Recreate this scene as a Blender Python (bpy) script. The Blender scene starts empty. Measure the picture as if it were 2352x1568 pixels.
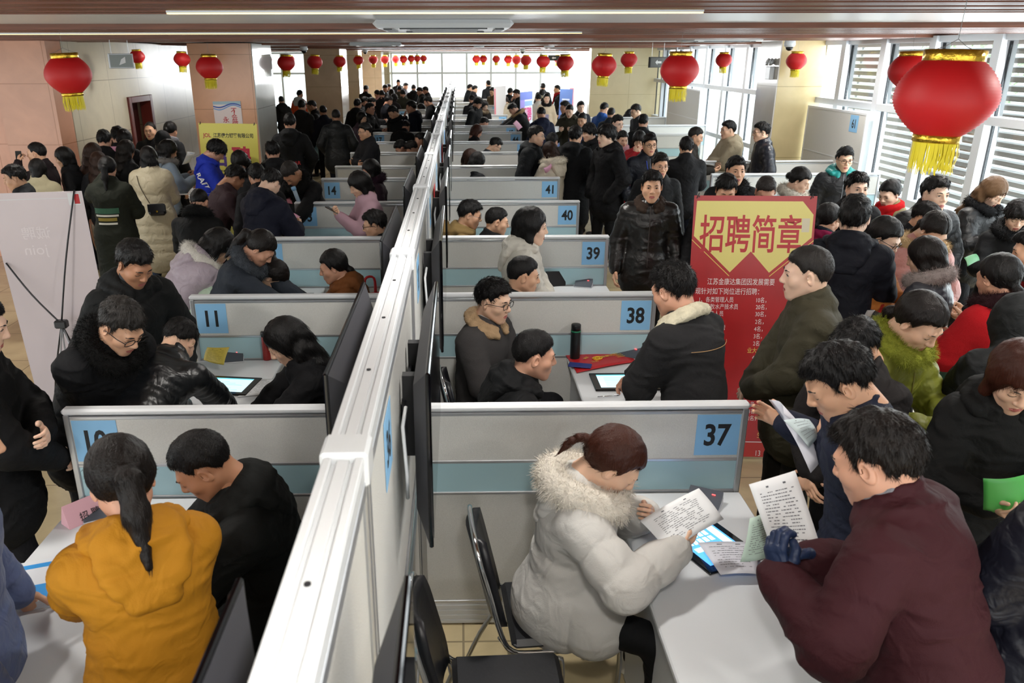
import bpy, math, random
import numpy as np
from mathutils import Vector, Matrix

# ------------------------------------------------------------------ camera, sky, light, exposure
SC = bpy.context.scene
COL = SC.collection
CAMZ = 2.66516
FPX, PITCH, YAW, ROLL, CX, CY = 1856.31, .365912, .0170736, -.0025827, 1088.6, 840.08


def cam_axes():
    cp, sp, cy, sy = math.cos(PITCH), math.sin(PITCH), math.cos(YAW), math.sin(YAW)
    F = Vector((sy * cp, cy * cp, -sp)); R = Vector((cy, -sy, 0)); U = Vector((sy * sp, cy * sp, cp))
    r = R * math.cos(ROLL) + U * math.sin(ROLL); u = -R * math.sin(ROLL) + U * math.cos(ROLL)
    return r, u, F


_r, _u, _f = cam_axes()
cam_data = bpy.data.cameras.new('camera'); cam = bpy.data.objects.new('camera', cam_data); COL.objects.link(cam)
cam.matrix_world = Matrix(((_r.x, _u.x, -_f.x, 0), (_r.y, _u.y, -_f.y, 0), (_r.z, _u.z, -_f.z, CAMZ), (0, 0, 0, 1)))
cam_data.sensor_width = 36; cam_data.lens = FPX / 2352 * 36
cam_data.shift_x = (1176 - CX) / 2352; cam_data.shift_y = (CY - 784) / 2352
cam_data.clip_start = .05; cam_data.clip_end = 300
cam_data.dof.use_dof = True; cam_data.dof.focus_distance = 5.2; cam_data.dof.aperture_fstop = 5.0
SC.camera = cam

vs = SC.view_settings
vs.view_transform = 'Standard'; vs.look = 'None'; vs.gamma = 1; vs.use_curve_mapping = False; vs.exposure = 1.0
world = bpy.data.worlds.new('overcast_sky'); SC.world = world; world.use_nodes = True
wn = world.node_tree.nodes; wl = world.node_tree.links
bg = wn['Background']; bg.inputs['Strength'].default_value = 2.2
tc = wn.new('ShaderNodeTexCoord'); sep = wn.new('ShaderNodeSeparateXYZ'); cr = wn.new('ShaderNodeValToRGB')
wl.new(tc.outputs['Generated'], sep.inputs[0]); wl.new(sep.outputs['Z'], cr.inputs[0]); wl.new(cr.outputs[0], bg.inputs['Color'])
cr.color_ramp.elements[0].position = .0; cr.color_ramp.elements[0].color = (.62, .66, .66, 1)
cr.color_ramp.elements[1].position = .35; cr.color_ramp.elements[1].color = (.86, .93, 1.0, 1)


def area_lamp(name, loc, size, energy, color, aim=None, size_y=None):
    l = bpy.data.lights.new(name, 'AREA'); l.energy = energy; l.color = color
    l.shape = 'RECTANGLE' if size_y else 'DISK'; l.size = size
    if size_y: l.size_y = size_y
    o = bpy.data.objects.new(name, l); COL.objects.link(o); o.location = loc
    if aim: o.rotation_euler = (Vector(aim)).to_track_quat('-Z', 'Y').to_euler()
    return o


# daylight through the window walls (the openings themselves), ceiling lamps and added fill lamps come further down
area_lamp('daylight_side_window', (5.9, 9.5, 1.6), 11, 250, (.93, .97, 1), aim=(-1, 0, -.12), size_y=2.5)
area_lamp('daylight_far_window', (-.5, 34.7, 1.9), 9, 520, (.95, .98, 1), aim=(0, -1, -.1), size_y=2.0)
area_lamp('daylight_side_window_far', (5.9, 19.5, 1.6), 7, 160, (.93, .97, 1), aim=(-1, 0, -.1), size_y=2.5)
CEIL = 2.88


def ray(px, py):
    """direction of the sight line through a photo pixel"""
    return _f * FPX + _r * (px - CX) + _u * (CY - py)


def at_z(px, py, z):
    d = ray(px, py); return d * ((z - CAMZ) / d.z) + Vector((0, 0, CAMZ))


def at_y(px, py, y):
    d = ray(px, py); return d * (y / d.y) + Vector((0, 0, CAMZ))


def at_x(px, py, x):
    d = ray(px, py); return d * (x / d.x) + Vector((0, 0, CAMZ))


# ------------------------------------------------------------------ materials
MATS = {}


def srgb(c):
    if isinstance(c, str):
        c = c.lstrip('#'); c = [int(c[i:i + 2], 16) / 255 for i in (0, 2, 4)]
    return tuple((x / 12.92 if x <= .04045 else ((x + .055) / 1.055) ** 2.4) for x in c[:3]) + (1,)


def mat(name, col, rough=.5, metal=0, bump=0, bscale=60, stretch=None, var=0, vscale=8, emit=0, spec=.5, sheen=0, coat=0, trans=0, sss=0, alpha=1, bump2=0, b2scale=6):
    key = (name, str(col), rough, metal, bump, bscale, var, emit, trans, alpha, bump2)
    if key in MATS: return MATS[key]
    m = bpy.data.materials.new(name); m.use_nodes = True; nt = m.node_tree; b = nt.nodes['Principled BSDF']
    c = srgb(col) if not isinstance(col, tuple) or len(col) == 3 else col
    b.inputs['Base Color'].default_value = c; b.inputs['Roughness'].default_value = rough
    b.inputs['Metallic'].default_value = metal; b.inputs['Specular IOR Level'].default_value = spec
    if sheen: b.inputs['Sheen Weight'].default_value = sheen
    if coat: b.inputs['Coat Weight'].default_value = coat
    if trans: b.inputs['Transmission Weight'].default_value = trans
    if alpha < 1: b.inputs['Alpha'].default_value = alpha
    if sss:
        b.inputs['Subsurface Weight'].default_value = sss; b.inputs['Subsurface Radius'].default_value = (.012, .004, .002); b.inputs['Subsurface Scale'].default_value = 1
    if emit:
        b.inputs['Emission Color'].default_value = c; b.inputs['Emission Strength'].default_value = emit
    N, L = nt.nodes, nt.links
    geo = None
    if bump or var or bump2:
        tcn = N.new('ShaderNodeTexCoord'); mp = N.new('ShaderNodeMapping'); L.new(tcn.outputs['Object'], mp.inputs[0])
        if stretch: mp.inputs['Scale'].default_value = stretch
        geo = mp
    last = None
    if bump:
        n = N.new('ShaderNodeTexNoise'); n.inputs['Scale'].default_value = bscale; n.inputs['Detail'].default_value = 3; L.new(geo.outputs[0], n.inputs['Vector'])
        bm = N.new('ShaderNodeBump'); bm.inputs['Strength'].default_value = bump; bm.inputs['Distance'].default_value = .01
        L.new(n.outputs[0], bm.inputs['Height']); last = bm
    if bump2:
        n = N.new('ShaderNodeTexNoise'); n.inputs['Scale'].default_value = b2scale; n.inputs['Detail'].default_value = 2; n.inputs['Distortion'].default_value = 1.2; L.new(geo.outputs[0], n.inputs['Vector'])
        bm = N.new('ShaderNodeBump'); bm.inputs['Strength'].default_value = bump2; bm.inputs['Distance'].default_value = .03
        L.new(n.outputs[0], bm.inputs['Height'])
        if last: L.new(last.outputs[0], bm.inputs['Normal'])
        last = bm
    if last: L.new(last.outputs[0], b.inputs['Normal'])
    if var:
        n = N.new('ShaderNodeTexNoise'); n.inputs['Scale'].default_value = vscale; n.inputs['Detail'].default_value = 4; L.new(geo.outputs[0], n.inputs['Vector'])
        r = N.new('ShaderNodeValToRGB'); r.color_ramp.elements[0].position = .3; r.color_ramp.elements[1].position = .7
        r.color_ramp.elements[0].color = tuple(x * (1 - var) for x in c[:3]) + (1,); r.color_ramp.elements[1].color = tuple(min(1, x * (1 + var)) for x in c[:3]) + (1,)
        L.new(n.outputs[0], r.inputs[0]); L.new(r.outputs[0], b.inputs['Base Color'])
    MATS[key] = m
    return m


# ------------------------------------------------------------------ object helpers
def tag(o, label=None, cat=None, group=None, kind=None):
    if label: o['label'] = label
    if cat: o['category'] = cat
    if group: o['group'] = group
    if kind: o['kind'] = kind
    return o


def empty(name, loc, label, cat, group=None, rz=0):
    o = bpy.data.objects.new(name, None); COL.objects.link(o); o.location = loc; o.rotation_euler = (0, 0, rz); o.empty_display_size = .1
    return tag(o, label, cat, group)


def link_mesh(name, verts, faces, m, parent=None, smooth=False, mats=None, fm=None, loc=None, rot=None):
    me = bpy.data.meshes.new(name)
    me.from_pydata([tuple(v) for v in verts] if not isinstance(verts, np.ndarray) else verts.tolist(), [], faces if not isinstance(faces, np.ndarray) else faces.tolist())
    for x in (mats or [m]): me.materials.append(x)
    if fm is not None: me.polygons.foreach_set('material_index', np.asarray(fm, dtype=np.int32))
    if smooth: me.polygons.foreach_set('use_smooth', np.ones(len(me.polygons), dtype=bool))
    me.update()
    o = bpy.data.objects.new(name, me); COL.objects.link(o)
    if parent: o.parent = parent
    if loc is not None: o.location = loc
    if rot is not None: o.rotation_euler = rot
    return o


class MB:
    """collects shapes of one part, then links them as one mesh"""
    def __init__(s): s.v = []; s.f = []; s.m = []; s.cur = 0

    def add(s, vs_, fs):
        n = len(s.v); s.v += [tuple(v) for v in vs_]; s.f += [tuple(i + n for i in f) for f in fs]; s.m += [s.cur] * len(fs); return s

    def box(s, lo, hi, ch=0, M=None):
        x0, y0, z0 = lo; x1, y1, z1 = hi
        if ch <= 0:
            v = [(x, y, z) for z in (z0, z1) for y in (y0, y1) for x in (x0, x1)]
            f = [(0, 2, 3, 1), (4, 5, 7, 6), (0, 1, 5, 4), (2, 6, 7, 3), (0, 4, 6, 2), (1, 3, 7, 5)]
        else:
            c = min(ch, (x1 - x0) / 2.01, (y1 - y0) / 2.01, (z1 - z0) / 2.01)
            v = []; f = []
            def vid(sx, sy, sz, ax):
                return ((sx * 2 + sy) * 2 + sz) * 3 + ax
            for sx in (0, 1):
                for sy in (0, 1):
                    for sz in (0, 1):
                        X, Y, Z = (x0, x1)[sx], (y0, y1)[sy], (z0, z1)[sz]
                        ix, iy, iz = X + (c, -c)[sx], Y + (c, -c)[sy], Z + (c, -c)[sz]
                        v += [(X, iy, iz), (ix, Y, iz), (ix, iy, Z)]
            for sgn in (0, 1):
                a = [vid(sgn, 0, 0, 0), vid(sgn, 1, 0, 0), vid(sgn, 1, 1, 0), vid(sgn, 0, 1, 0)]; f.append(a if sgn else a[::-1])
                a = [vid(0, sgn, 0, 1), vid(0, sgn, 1, 1), vid(1, sgn, 1, 1), vid(1, sgn, 0, 1)]; f.append(a if sgn else a[::-1])
                a = [vid(0, 0, sgn, 2), vid(1, 0, sgn, 2), vid(1, 1, sgn, 2), vid(0, 1, sgn, 2)]; f.append(a if sgn else a[::-1])
            for a in (0, 1):
                for b in (0, 1):
                    f.append([vid(a, b, 0, 0), vid(a, b, 1, 0), vid(a, b, 1, 1), vid(a, b, 0, 1)][::(1 if a == b else -1)])
                    f.append([vid(a, 0, b, 0), vid(a, 0, b, 2), vid(a, 1, b, 2), vid(a, 1, b, 0)][::(1 if a == b else -1)])
                    f.append([vid(0, a, b, 1), vid(1, a, b, 1), vid(1, a, b, 2), vid(0, a, b, 2)][::(1 if a != b else -1)])
            for sx in (0, 1):
                for sy in (0, 1):
                    for sz in (0, 1):
                        t = [vid(sx, sy, sz, 0), vid(sx, sy, sz, 1), vid(sx, sy, sz, 2)]
                        f.append(t if (sx + sy + sz) % 2 else t[::-1])
        if M is not None: v = [tuple(M @ Vector(p)) for p in v]
        return s.add(v, f)

    def tube(s, pts, r, n=8, cap=True, closed=False):
        pts = [Vector(p) for p in pts]; rs = r if isinstance(r, (list, tuple)) else [r] * len(pts)
        v = []; f = []; up = None; m = len(pts)
        for i, p in enumerate(pts):
            if closed: d = (pts[(i + 1) % m] - pts[i - 1])
            else: d = (pts[min(i + 1, m - 1)] - pts[max(i - 1, 0)])
            d = d.normalized() if d.length > 1e-9 else Vector((0, 0, 1))
            if up is None: up = Vector((0, 0, 1)) if abs(d.z) < .9 else Vector((1, 0, 0))
            a = (up - d * up.dot(d)).normalized(); b = d.cross(a); up = a
            for k in range(n):
                t = 2 * math.pi * k / n; v.append(p + (a * math.cos(t) + b * math.sin(t)) * rs[i])
        for i in range(m if closed else m - 1):
            j = (i + 1) % m
            for k in range(n):
                f.append((i * n + k, i * n + (k + 1) % n, j * n + (k + 1) % n, j * n + k))
        if cap and not closed: f += [tuple(range(n))[::-1], tuple((m - 1) * n + k for k in range(n))]
        return s.add(v, f)

    def lathe(s, prof, n=24, c=(0, 0, 0), M=None):
        v = []; f = []
        for r, z in prof:
            for k in range(n):
                t = 2 * math.pi * k / n; v.append(Vector((c[0] + r * math.cos(t), c[1] + r * math.sin(t), c[2] + z)))
        for i in range(len(prof) - 1):
            for k in range(n): f.append((i * n + k, i * n + (k + 1) % n, (i + 1) * n + (k + 1) % n, (i + 1) * n + k))
        f.append(tuple(range(n))[::-1]); f.append(tuple((len(prof) - 1) * n + k for k in range(n)))
        if M is not None: v = [M @ p for p in v]
        return s.add(v, f)

    def quad(s, a, b, c, d): return s.add([a, b, c, d], [(0, 1, 2, 3)])

    def build(s, name, m, parent=None, smooth=False, **k):
        mm = m if isinstance(m, list) else [m]
        return link_mesh(name, s.v, s.f, None, parent, smooth, mats=mm, fm=s.m, **k)


_txt_cache = {}


def text_arrays(txt, size=1, bold=0, ex=.0, sx=1, italic=0):
    k = (txt, size, bold, ex, sx, italic)
    if k in _txt_cache: return _txt_cache[k]
    cu = bpy.data.curves.new('t', 'FONT'); cu.body = txt; cu.size = size; cu.offset = bold; cu.extrude = ex; cu.resolution_u = 3; cu.shear = italic
    cu.align_x = 'CENTER'; cu.align_y = 'CENTER'
    o = bpy.data.objects.new('t', cu); COL.objects.link(o)
    dg = bpy.context.evaluated_depsgraph_get(); e = o.evaluated_get(dg); me = e.to_mesh()
    v = np.empty(len(me.vertices) * 3); me.vertices.foreach_get('co', v); v = v.reshape(-1, 3).copy(); v[:, 0] *= sx
    f = [tuple(p.vertices) for p in me.polygons]
    e.to_mesh_clear(); bpy.data.objects.remove(o); bpy.data.curves.remove(cu)
    _txt_cache[k] = (v, f)
    return v, f


def text_part(name, txt, m, parent, M, size=1, bold=0, sx=1, fit=None, italic=0, ex=.0006, label=None, fh=None):
    """lettering as a thin mesh; fit=(w,h) scales the block to that size; M maps its XY plane"""
    v, f = text_arrays(txt, size, bold, 0, sx, italic); v = v.copy()
    if not len(v): return None
    lo, hi = v.min(0), v.max(0); v -= (lo + hi) / 2
    if fit:
        w, h = hi[0] - lo[0], hi[1] - lo[1]
        v[:, 0] *= fit[0] / w; v[:, 1] *= fit[1] / h
    if fh: v *= fh / (hi[1] - lo[1]); v[:, 0] *= .82
    o = link_mesh(name, [M @ Vector(p) for p in v], f, m, parent)
    if label: o['label'] = label
    return o


def frame(origin, xdir, ydir):
    x = Vector(xdir).normalized(); y = Vector(ydir); y = (y - x * y.dot(x)).normalized(); z = x.cross(y)
    o = Vector(origin)
    return Matrix(((x.x, y.x, z.x, o.x), (x.y, y.y, z.y, o.y), (x.z, y.z, z.z, o.z), (0, 0, 0, 1)))
# ------------------------------------------------------------------ large structure
def struct(name, mb, m, **k):
    o = mb.build(name, m, **k); o['kind'] = 'structure'; return o


M_white = mat('white_lacquer', '#d2d5d8', .35, bump=.02)
M_alu = mat('satin_aluminium', '#b9bcc0', .35, .75)
M_fabric = mat('grey_panel_fabric', '#cbcbc7', .85, bump=.25, bscale=260, var=.07, vscale=300)
M_teal = mat('teal_frosted_glass', '#a6c6ce', .25, bump=.02, spec=.4)
M_black = mat('black_plastic', '#1c1c1f', .42)
M_gloss = mat('gloss_black', '#060608', .08)
M_chrome = mat('chrome', '#d8dadc', .12, 1)
M_gold = mat('gold_foil', '#c9a53a', .22, .9, bump=.35, bscale=45)
M_blue = mat('pale_blue_sign', '#86bbe4', .55)
M_ink = mat('black_ink', '#15171c', .6)
M_wood = mat('red_brown_wood_slat', '#6e3d26', .4, stretch=(1, 14, 14), var=.25, vscale=3)
M_ceil = mat('white_ceiling_panel', '#ececee', .35)
M_marble_c = mat('cream_marble', '#cfc5ad', .16, var=.06, vscale=2.2)
M_marble_o = mat('orange_beige_marble', '#d6a284', .2, var=.07, vscale=2.0)
M_marble_t = mat('tan_marble', '#b9a487', .22, var=.06, vscale=2.4)
M_paper = mat('white_paper', '#e8eaec', .7)
M_pink = mat('pink_paper', '#e0a2bf', .7)


def tile_mat(name, c, line, w, h, rough, var, mortar=.006, plane='xy'):
    m = bpy.data.materials.new(name); m.use_nodes = True; nt = m.node_tree; b = nt.nodes['Principled BSDF']; N, L = nt.nodes, nt.links
    tcn = N.new('ShaderNodeTexCoord'); sp = N.new('ShaderNodeSeparateXYZ'); cb = N.new('ShaderNodeCombineXYZ'); L.new(tcn.outputs['Object'], sp.inputs[0])
    L.new(sp.outputs[plane[0].upper()], cb.inputs[0]); L.new(sp.outputs[plane[1].upper()], cb.inputs[1])
    br = N.new('ShaderNodeTexBrick'); br.offset = 0; br.inputs['Scale'].default_value = 1; br.inputs['Brick Width'].default_value = w; br.inputs['Row Height'].default_value = h
    br.inputs['Mortar Size'].default_value = mortar; br.inputs['Mortar Smooth'].default_value = .2; L.new(cb.outputs[0], br.inputs['Vector'])
    cc = srgb(c); lc = srgb(line)
    br.inputs['Color1'].default_value = cc; br.inputs['Color2'].default_value = tuple(x * .95 for x in cc[:3]) + (1,); br.inputs['Mortar'].default_value = lc
    n = N.new('ShaderNodeTexNoise'); n.inputs['Scale'].default_value = 2.3; n.inputs['Detail'].default_value = 8; n.inputs['Distortion'].default_value = 1.5; L.new(tcn.outputs['Object'], n.inputs['Vector'])
    r = N.new('ShaderNodeValToRGB'); r.color_ramp.elements[0].position = .35; r.color_ramp.elements[1].position = .65
    r.color_ramp.elements[0].color = (1 - var,) * 3 + (1,); r.color_ramp.elements[1].color = (1, 1, 1, 1); L.new(n.outputs[0], r.inputs[0])
    mx = N.new('ShaderNodeMixRGB'); mx.blend_type = 'MULTIPLY'; mx.inputs[0].default_value = 1; L.new(br.outputs[0], mx.inputs[1]); L.new(r.outputs[0], mx.inputs[2])
    L.new(mx.outputs[0], b.inputs['Base Color']); b.inputs['Roughness'].default_value = rough
    return m


M_floor = tile_mat('cream_floor_tile', '#c6b58f', '#8f8268', .8, .8, .14, .16)
W_cream = tile_mat('cream_marble_wall', '#cbc3ad', '#8f8873', 1.2, .78, .3, .08, plane='yz')
W_creamf = tile_mat('cream_marble_face', '#c8bca0', '#97896f', 1.2, .9, .2, .08, plane='xz')
W_orange = tile_mat('orange_marble_face', '#d9a184', '#b8805f', .9, .78, .2, .1, plane='xz')
W_tan = tile_mat('tan_marble_face', '#b79f84', '#93805f', 1.2, .9, .22, .08, plane='xz')

XW = 5.8          # window wall on the right
YF = 45.0         # far glass wall
struct('floor', MB().box((-12, -3.5, -.08), (XW + .3, YF + .5, 0)), M_floor)
# ceiling: white panels with slatted wooden bands across the hall
cb = MB().box((-12, -3.5, CEIL + .02), (XW + .3, YF + .5, CEIL + .12))
struct('ceiling', cb, M_ceil)
bands = [(-2.2, -.4), (1.2, 4.3), (6.7, 8.5), (10.4, 12.3), (15.8, 18), (21.5, 24), (28, 31), (36, 39)]
k = 0
for y0, y1 in bands:
    k += 1
    m = MB(); y = y0; n = 0
    while y < y1 - .05:
        d = .016 if n % 3 else .006
        m.box((-11.9, y, CEIL - d), (XW + .2, min(y + .095, y1), CEIL + .0195)); y += .107; n += 1
    m.box((-11.9, y0 - .03, CEIL - .02), (XW + .2, y0 - .003, CEIL + .0195)).box((-11.9, y1 + .003, CEIL - .02), (XW + .2, y1 + .03, CEIL + .0195))
    struct('trim_%d' % k, m, M_wood)
M_led = mat('warm_light_strip', (1, .72, .3, 1), emit=1.1)
for (x0, x1, y, w) in ((-1.35, 1.15, 4.12, .022), (-4.6, 1.1, 7.75, .009)):
    st = empty('light_strip', ((x0 + x1) / 2, y, CEIL - .024), 'warm glowing linear light strip set along the wooden ceiling slats, ' + ('nearest one' if y < 5 else 'second one'), 'light strip')
    MB().box((-(x1 - x0) / 2, -w, 0.0), ((x1 - x0) / 2, w, .03)).build('housing', M_alu, st)
    MB().box((-(x1 - x0) / 2, -w * .6, -.006), ((x1 - x0) / 2, w * .6, -.001)).build('diffuser', M_led, st)

# left side: marble walls, pillars, doorway
XL = -5.35
wl_ = MB().box((XL - .3, 11.8, 0), (XL, 13.8, CEIL)).box((XL - .3, 14.86, 0), (XL, 17.6, CEIL)).box((XL - .3, 13.8, 2.06), (XL, 14.86, CEIL))
struct('wall_left', wl_, W_cream)
struct('wall_left_near', MB().box((-12, 11.5, 0), (-6.1, 11.795, CEIL)), W_orange)
struct('wall_left_pier', MB().box((-6.08, 11.35, 0), (-5.35, 11.78, CEIL)), W_orange)
d_ = MB()
for a in ((13.8, 13.91), (14.75, 14.86)): d_.box((XL - .16, a[0], 0), (XL + .035, a[1], 2.06), .008)
d_.box((XL - .16, 13.91, 1.96), (XL + .035, 14.75, 2.06), .008)
dr = struct('door_1', d_, mat('mahogany', '#5c1f17', .35, stretch=(8, 8, 1), var=.2, vscale=4))
lf = MB().box((XL - .26, 13.92, .01), (XL - .2, 14.74, 1.95)); lf.box((XL - .2, 14.05, .25), (XL - .19, 14.6, .95), .004).box((XL - .2, 14.05, 1.1), (XL - .19, 14.6, 1.82), .004)
lfo = lf.build('door_leaf', mat('dark_mahogany', '#371311', .4), dr)
MB().tube([(XL - .19, 14.65, 1.0), (XL - .14, 14.65, 1.0), (XL - .14, 14.55, 1.0)], .011).build('door_handle', M_chrome, lfo, smooth=True)
struct('pillar_left_1', MB().box((-4.66, 15.0, 0), (-3.57, 16.5, CEIL)), W_orange if False else tile_mat('pillar_marble', '#cf9f80', '#a67d60', 1.2, .9, .2, .08, plane='xz'))
struct('pillar_left_2', MB().box((-4.66, 26.1, 0), (-3.57, 27.7, CEIL)), W_tan)
struct('pillar_left_3', MB().box((-4.4, 31.2, 0), (-3.6, 32.2, CEIL)), W_creamf)
struct('pillar_left_4', MB().box((-4.15, 37, 0), (-3.3, 38.2, CEIL)), W_tan)
struct('wall_far_left', MB().box((-4.6, YF - 1.2, 0), (-3.5, YF + .2, CEIL)), W_creamf)
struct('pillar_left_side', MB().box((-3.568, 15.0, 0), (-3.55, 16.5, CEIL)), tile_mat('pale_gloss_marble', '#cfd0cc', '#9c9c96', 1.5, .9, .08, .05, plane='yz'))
struct('wall_left_outer', MB().box((-12.3, 10.9, 0), (-12, YF, CEIL)), W_cream)
# right side: pillar, beige end wall
struct('pillar_right', MB().box((5.07, 13.5, 0), (XW - .02, 14.4, CEIL)), tile_mat('gold_beige_marble', '#cdbb8e', '#a39468', 1.2, 1.1, .22, .1, plane='xz'))
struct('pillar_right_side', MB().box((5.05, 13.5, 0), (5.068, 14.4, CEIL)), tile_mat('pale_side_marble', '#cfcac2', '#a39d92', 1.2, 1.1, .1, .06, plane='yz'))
struct('wall_right_end', MB().box((3.85, 25, 0), (XW + .2, 25.4, CEIL)), tile_mat('end_wall_marble', '#cdbd97', '#b09f78', 1.25, .8, .3, .05, plane='xz'))

# glass walls
M_glass = bpy.data.materials.new('window_glass'); M_glass.use_nodes = True
nt = M_glass.node_tree; nt.nodes.clear(); _o = nt.nodes.new('ShaderNodeOutputMaterial'); _t = nt.nodes.new('ShaderNodeBsdfTransparent'); _g = nt.nodes.new('ShaderNodeBsdfGlossy'); _m = nt.nodes.new('ShaderNodeMixShader')
_g.inputs['Roughness'].default_value = .02; _m.inputs[0].default_value = .06; _t.inputs[0].default_value = (.95, .98, .98, 1)
nt.links.new(_t.outputs[0], _m.inputs[1]); nt.links.new(_g.outputs[0], _m.inputs[2]); nt.links.new(_m.outputs[0], _o.inputs[0])
M_mull = mat('white_window_frame', '#c3c7cc', .4)
M_gask = mat('black_gasket', '#22262b', .6)
mulls = [1.0, 2.7, 4.4, 6.0, 7.55, 9.1, 10.35, 11.55, 12.75, 13.9]
nwin = 0
def window_bay(y0, y1, hz=(2.0, .9)):
    global nwin
    nwin += 1
    f = MB(); w = .07
    f.box((XW - .1, y0 - w, 0), (XW + .08, y0 + w, CEIL))
    for z in hz: f.box((XW - .1, y0 + w, z - .045), (XW + .06, y1 - w, z + .045), .004)
    f.box((XW - .06, y0 + w, 0), (XW + .06, y1 - w, .12)).box((XW - .06, y0 + w, CEIL - .07), (XW + .06, y1 - w, CEIL))
    o = struct('window_%d' % nwin, f, M_mull)
    g = MB(); 
    zs = sorted([.12, CEIL - .07] + [z for z in hz])
    for a, b in zip(zs[:-1], zs[1:]): g.box((XW, y0 + w + .012, a + .045), (XW + .008, y1 - w - .012, b - .045))
    g.build('pane', M_glass, o)
    q = MB()
    for yy in (y0 + w + .005, y1 - w - .005): q.box((XW - .012, yy - .006, .1), (XW + .02, yy + .006, CEIL - .08))
    q.build('gasket', M_gask, o)
for a, b in zip(mulls[:-1], mulls[1:]): window_bay(a, b)
ys = [13.9, 15.6, 17.0, 18.4, 19.8, 21.2, 22.6, 24.0, 25.0]
for a, b in zip(ys[:-1], ys[1:]): window_bay(a, b, (2.0, 1.0))
# far glass wall
xs = [-12, -10.6, -9.2, -7.8, -6.4, -5.0, -3.5, -2.15, -.86, .43, 1.7, 3.0, 4.3, 5.8]
for x0, x1 in zip(xs[:-1], xs[1:]):
    nwin += 1; f = MB()
    f.box((x0 - .05, YF - .05, 0), (x0 + .05, YF + .07, CEIL))
    for z in (1.84, .06, CEIL - .05): f.box((x0 + .05, YF - .04, z - .05), (x1 - .05, YF + .05, z + .05))
    o = struct('window_%d' % nwin, f, M_mull)
    MB().box((x0 + .055, YF, .11), (x1 - .055, YF + .01, 1.79)).box((x0 + .055, YF, 1.89), (x1 - .055, YF + .01, CEIL - .1)).build('pane', M_glass, o)
# sunshade louvres outside the near windows, building behind
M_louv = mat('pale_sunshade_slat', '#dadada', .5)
lv = empty('sunshade_louvre', (XW + .75, 6, 0), 'outdoor sunshade of close horizontal pale slats beyond the side windows', 'sunshade')
m = MB(); mc = MB(); z = .05
while z < 3.3:
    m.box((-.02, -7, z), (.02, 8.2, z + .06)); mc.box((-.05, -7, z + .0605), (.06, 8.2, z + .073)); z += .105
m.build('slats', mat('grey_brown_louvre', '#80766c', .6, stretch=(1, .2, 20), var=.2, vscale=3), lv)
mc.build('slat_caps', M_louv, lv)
m = MB()
for y in (-7, -4.4, -1.8, .8, 3.4, 5.9, 8.2): m.tube([(.13, y, 0), (.13, y, 3.4)], .022)
m.build('posts', M_alu, lv)
M_outw = mat('brown_striped_wall', '#7d6e62', .8, stretch=(1, .3, 30), var=.35, vscale=3)
ow = empty('outside_building', (XW + 5.5, 3, 0), 'brown building wall seen between the sunshade slats outdoors', 'building')
MB().box((0, -12, -1), (.4, 11, 2.6)).build('facade', M_outw, ow)
M_leaf = mat('leaves', '#9fb58c', .7, var=.4, vscale=30)
tr = empty('garden_tree', (XW + 5.5, 18.5, 0), 'leafy green tree standing outdoors beyond the side windows', 'tree')
rnd = random.Random(5); m = MB()
for i in range(900):
    a, b, r = rnd.uniform(0, 6.3), rnd.gauss(0, .8), rnd.uniform(.5, 1.6)
    c = Vector((math.cos(a) * r, math.sin(a) * r, 2.6 + b)); s_ = rnd.uniform(.05, .12)
    d1 = Vector((rnd.gauss(0, 1), rnd.gauss(0, 1), rnd.gauss(0, 1))).normalized() * s_; d2 = d1.orthogonal().normalized() * s_ * .5
    m.quad(c - d1, c - d2, c + d1, c + d2)
m.build('foliage', M_leaf, tr); MB().tube([(0, 0, -.5), (.1, 0, 1.2), (0, .1, 2.6)], [.14, .1, .05]).build('trunk', mat('bark', '#5b4a3a', .9), tr)
struct('outside_ground', MB().box((XW + .32, -10, -.3), (40, 60, -.1)), mat('pale_paving', '#b8b5ad', .9))

# ------------------------------------------------------------------ ceiling fixtures
M_lamp = mat('lamp_diffuser', (1, .98, .95, 1), emit=5)
DL = [(.43, 7.0, 'largest, over the partition row'), (.35, 11.9, 'second over the partition row'), (.5, 21, 'third over the partition row'), (.6, 29, 'small far one over the partition row'),
      (-4.2, 8.6, 'beside the big lantern at the marble pier'), (-3.9, 13.0, 'near the doorway wall'), (4.75, 8.0, 'above the near side windows'), (4.9, 11.2, 'in front of the marble pillar by the windows'),
      (4.3, 6.2, 'close to the blurred big lantern'), (2.2, 21, 'over the far aisle'), (-2.2, 22, 'over the far crowd'), (2.4, 29, 'deep over the far aisle')]
lamp0 = None
for i, (x, y, w) in enumerate(DL):
    lab = 'round white recessed ceiling light, ' + w
    if lamp0 is None:
        lamp0 = t = empty('ceiling_light', (x, y, CEIL), lab, 'ceiling light', 'recessed ceiling lights')
        MB().lathe([(.125, .018), (.13, -.006), (.112, -.012), (.105, -.004)], 32).build('ring', M_white, t, smooth=True)
        MB().lathe([(.104, 0.0), (.104, -.006), (.0, -.007)], 32).build('diffuser', M_lamp, t)
    else:
        t = lamp0.copy(); COL.objects.link(t); t.location = (x, y, CEIL); t['label'] = lab
        for ch in lamp0.children:
            c = ch.copy(); COL.objects.link(c); c.parent = t
    area_lamp('bulb_and_fill_light', (x, y, CEIL - .03), .22, 16, (1, .96, .9))
for i, (x, y) in enumerate(((.2, 3.2), (-2.6, 3.2), (2.9, 3.2), (.2, .4), (-2.6, .4), (2.9, .4), (.2, -1.6), (-2.6, -1.6), (2.9, -1.6))):  # added fill lamps without fixtures, out of view above and behind the camera
    area_lamp('bulb_and_fill_light', (x, y, CEIL - .03), .22, 16, (1, .96, .9))

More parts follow.
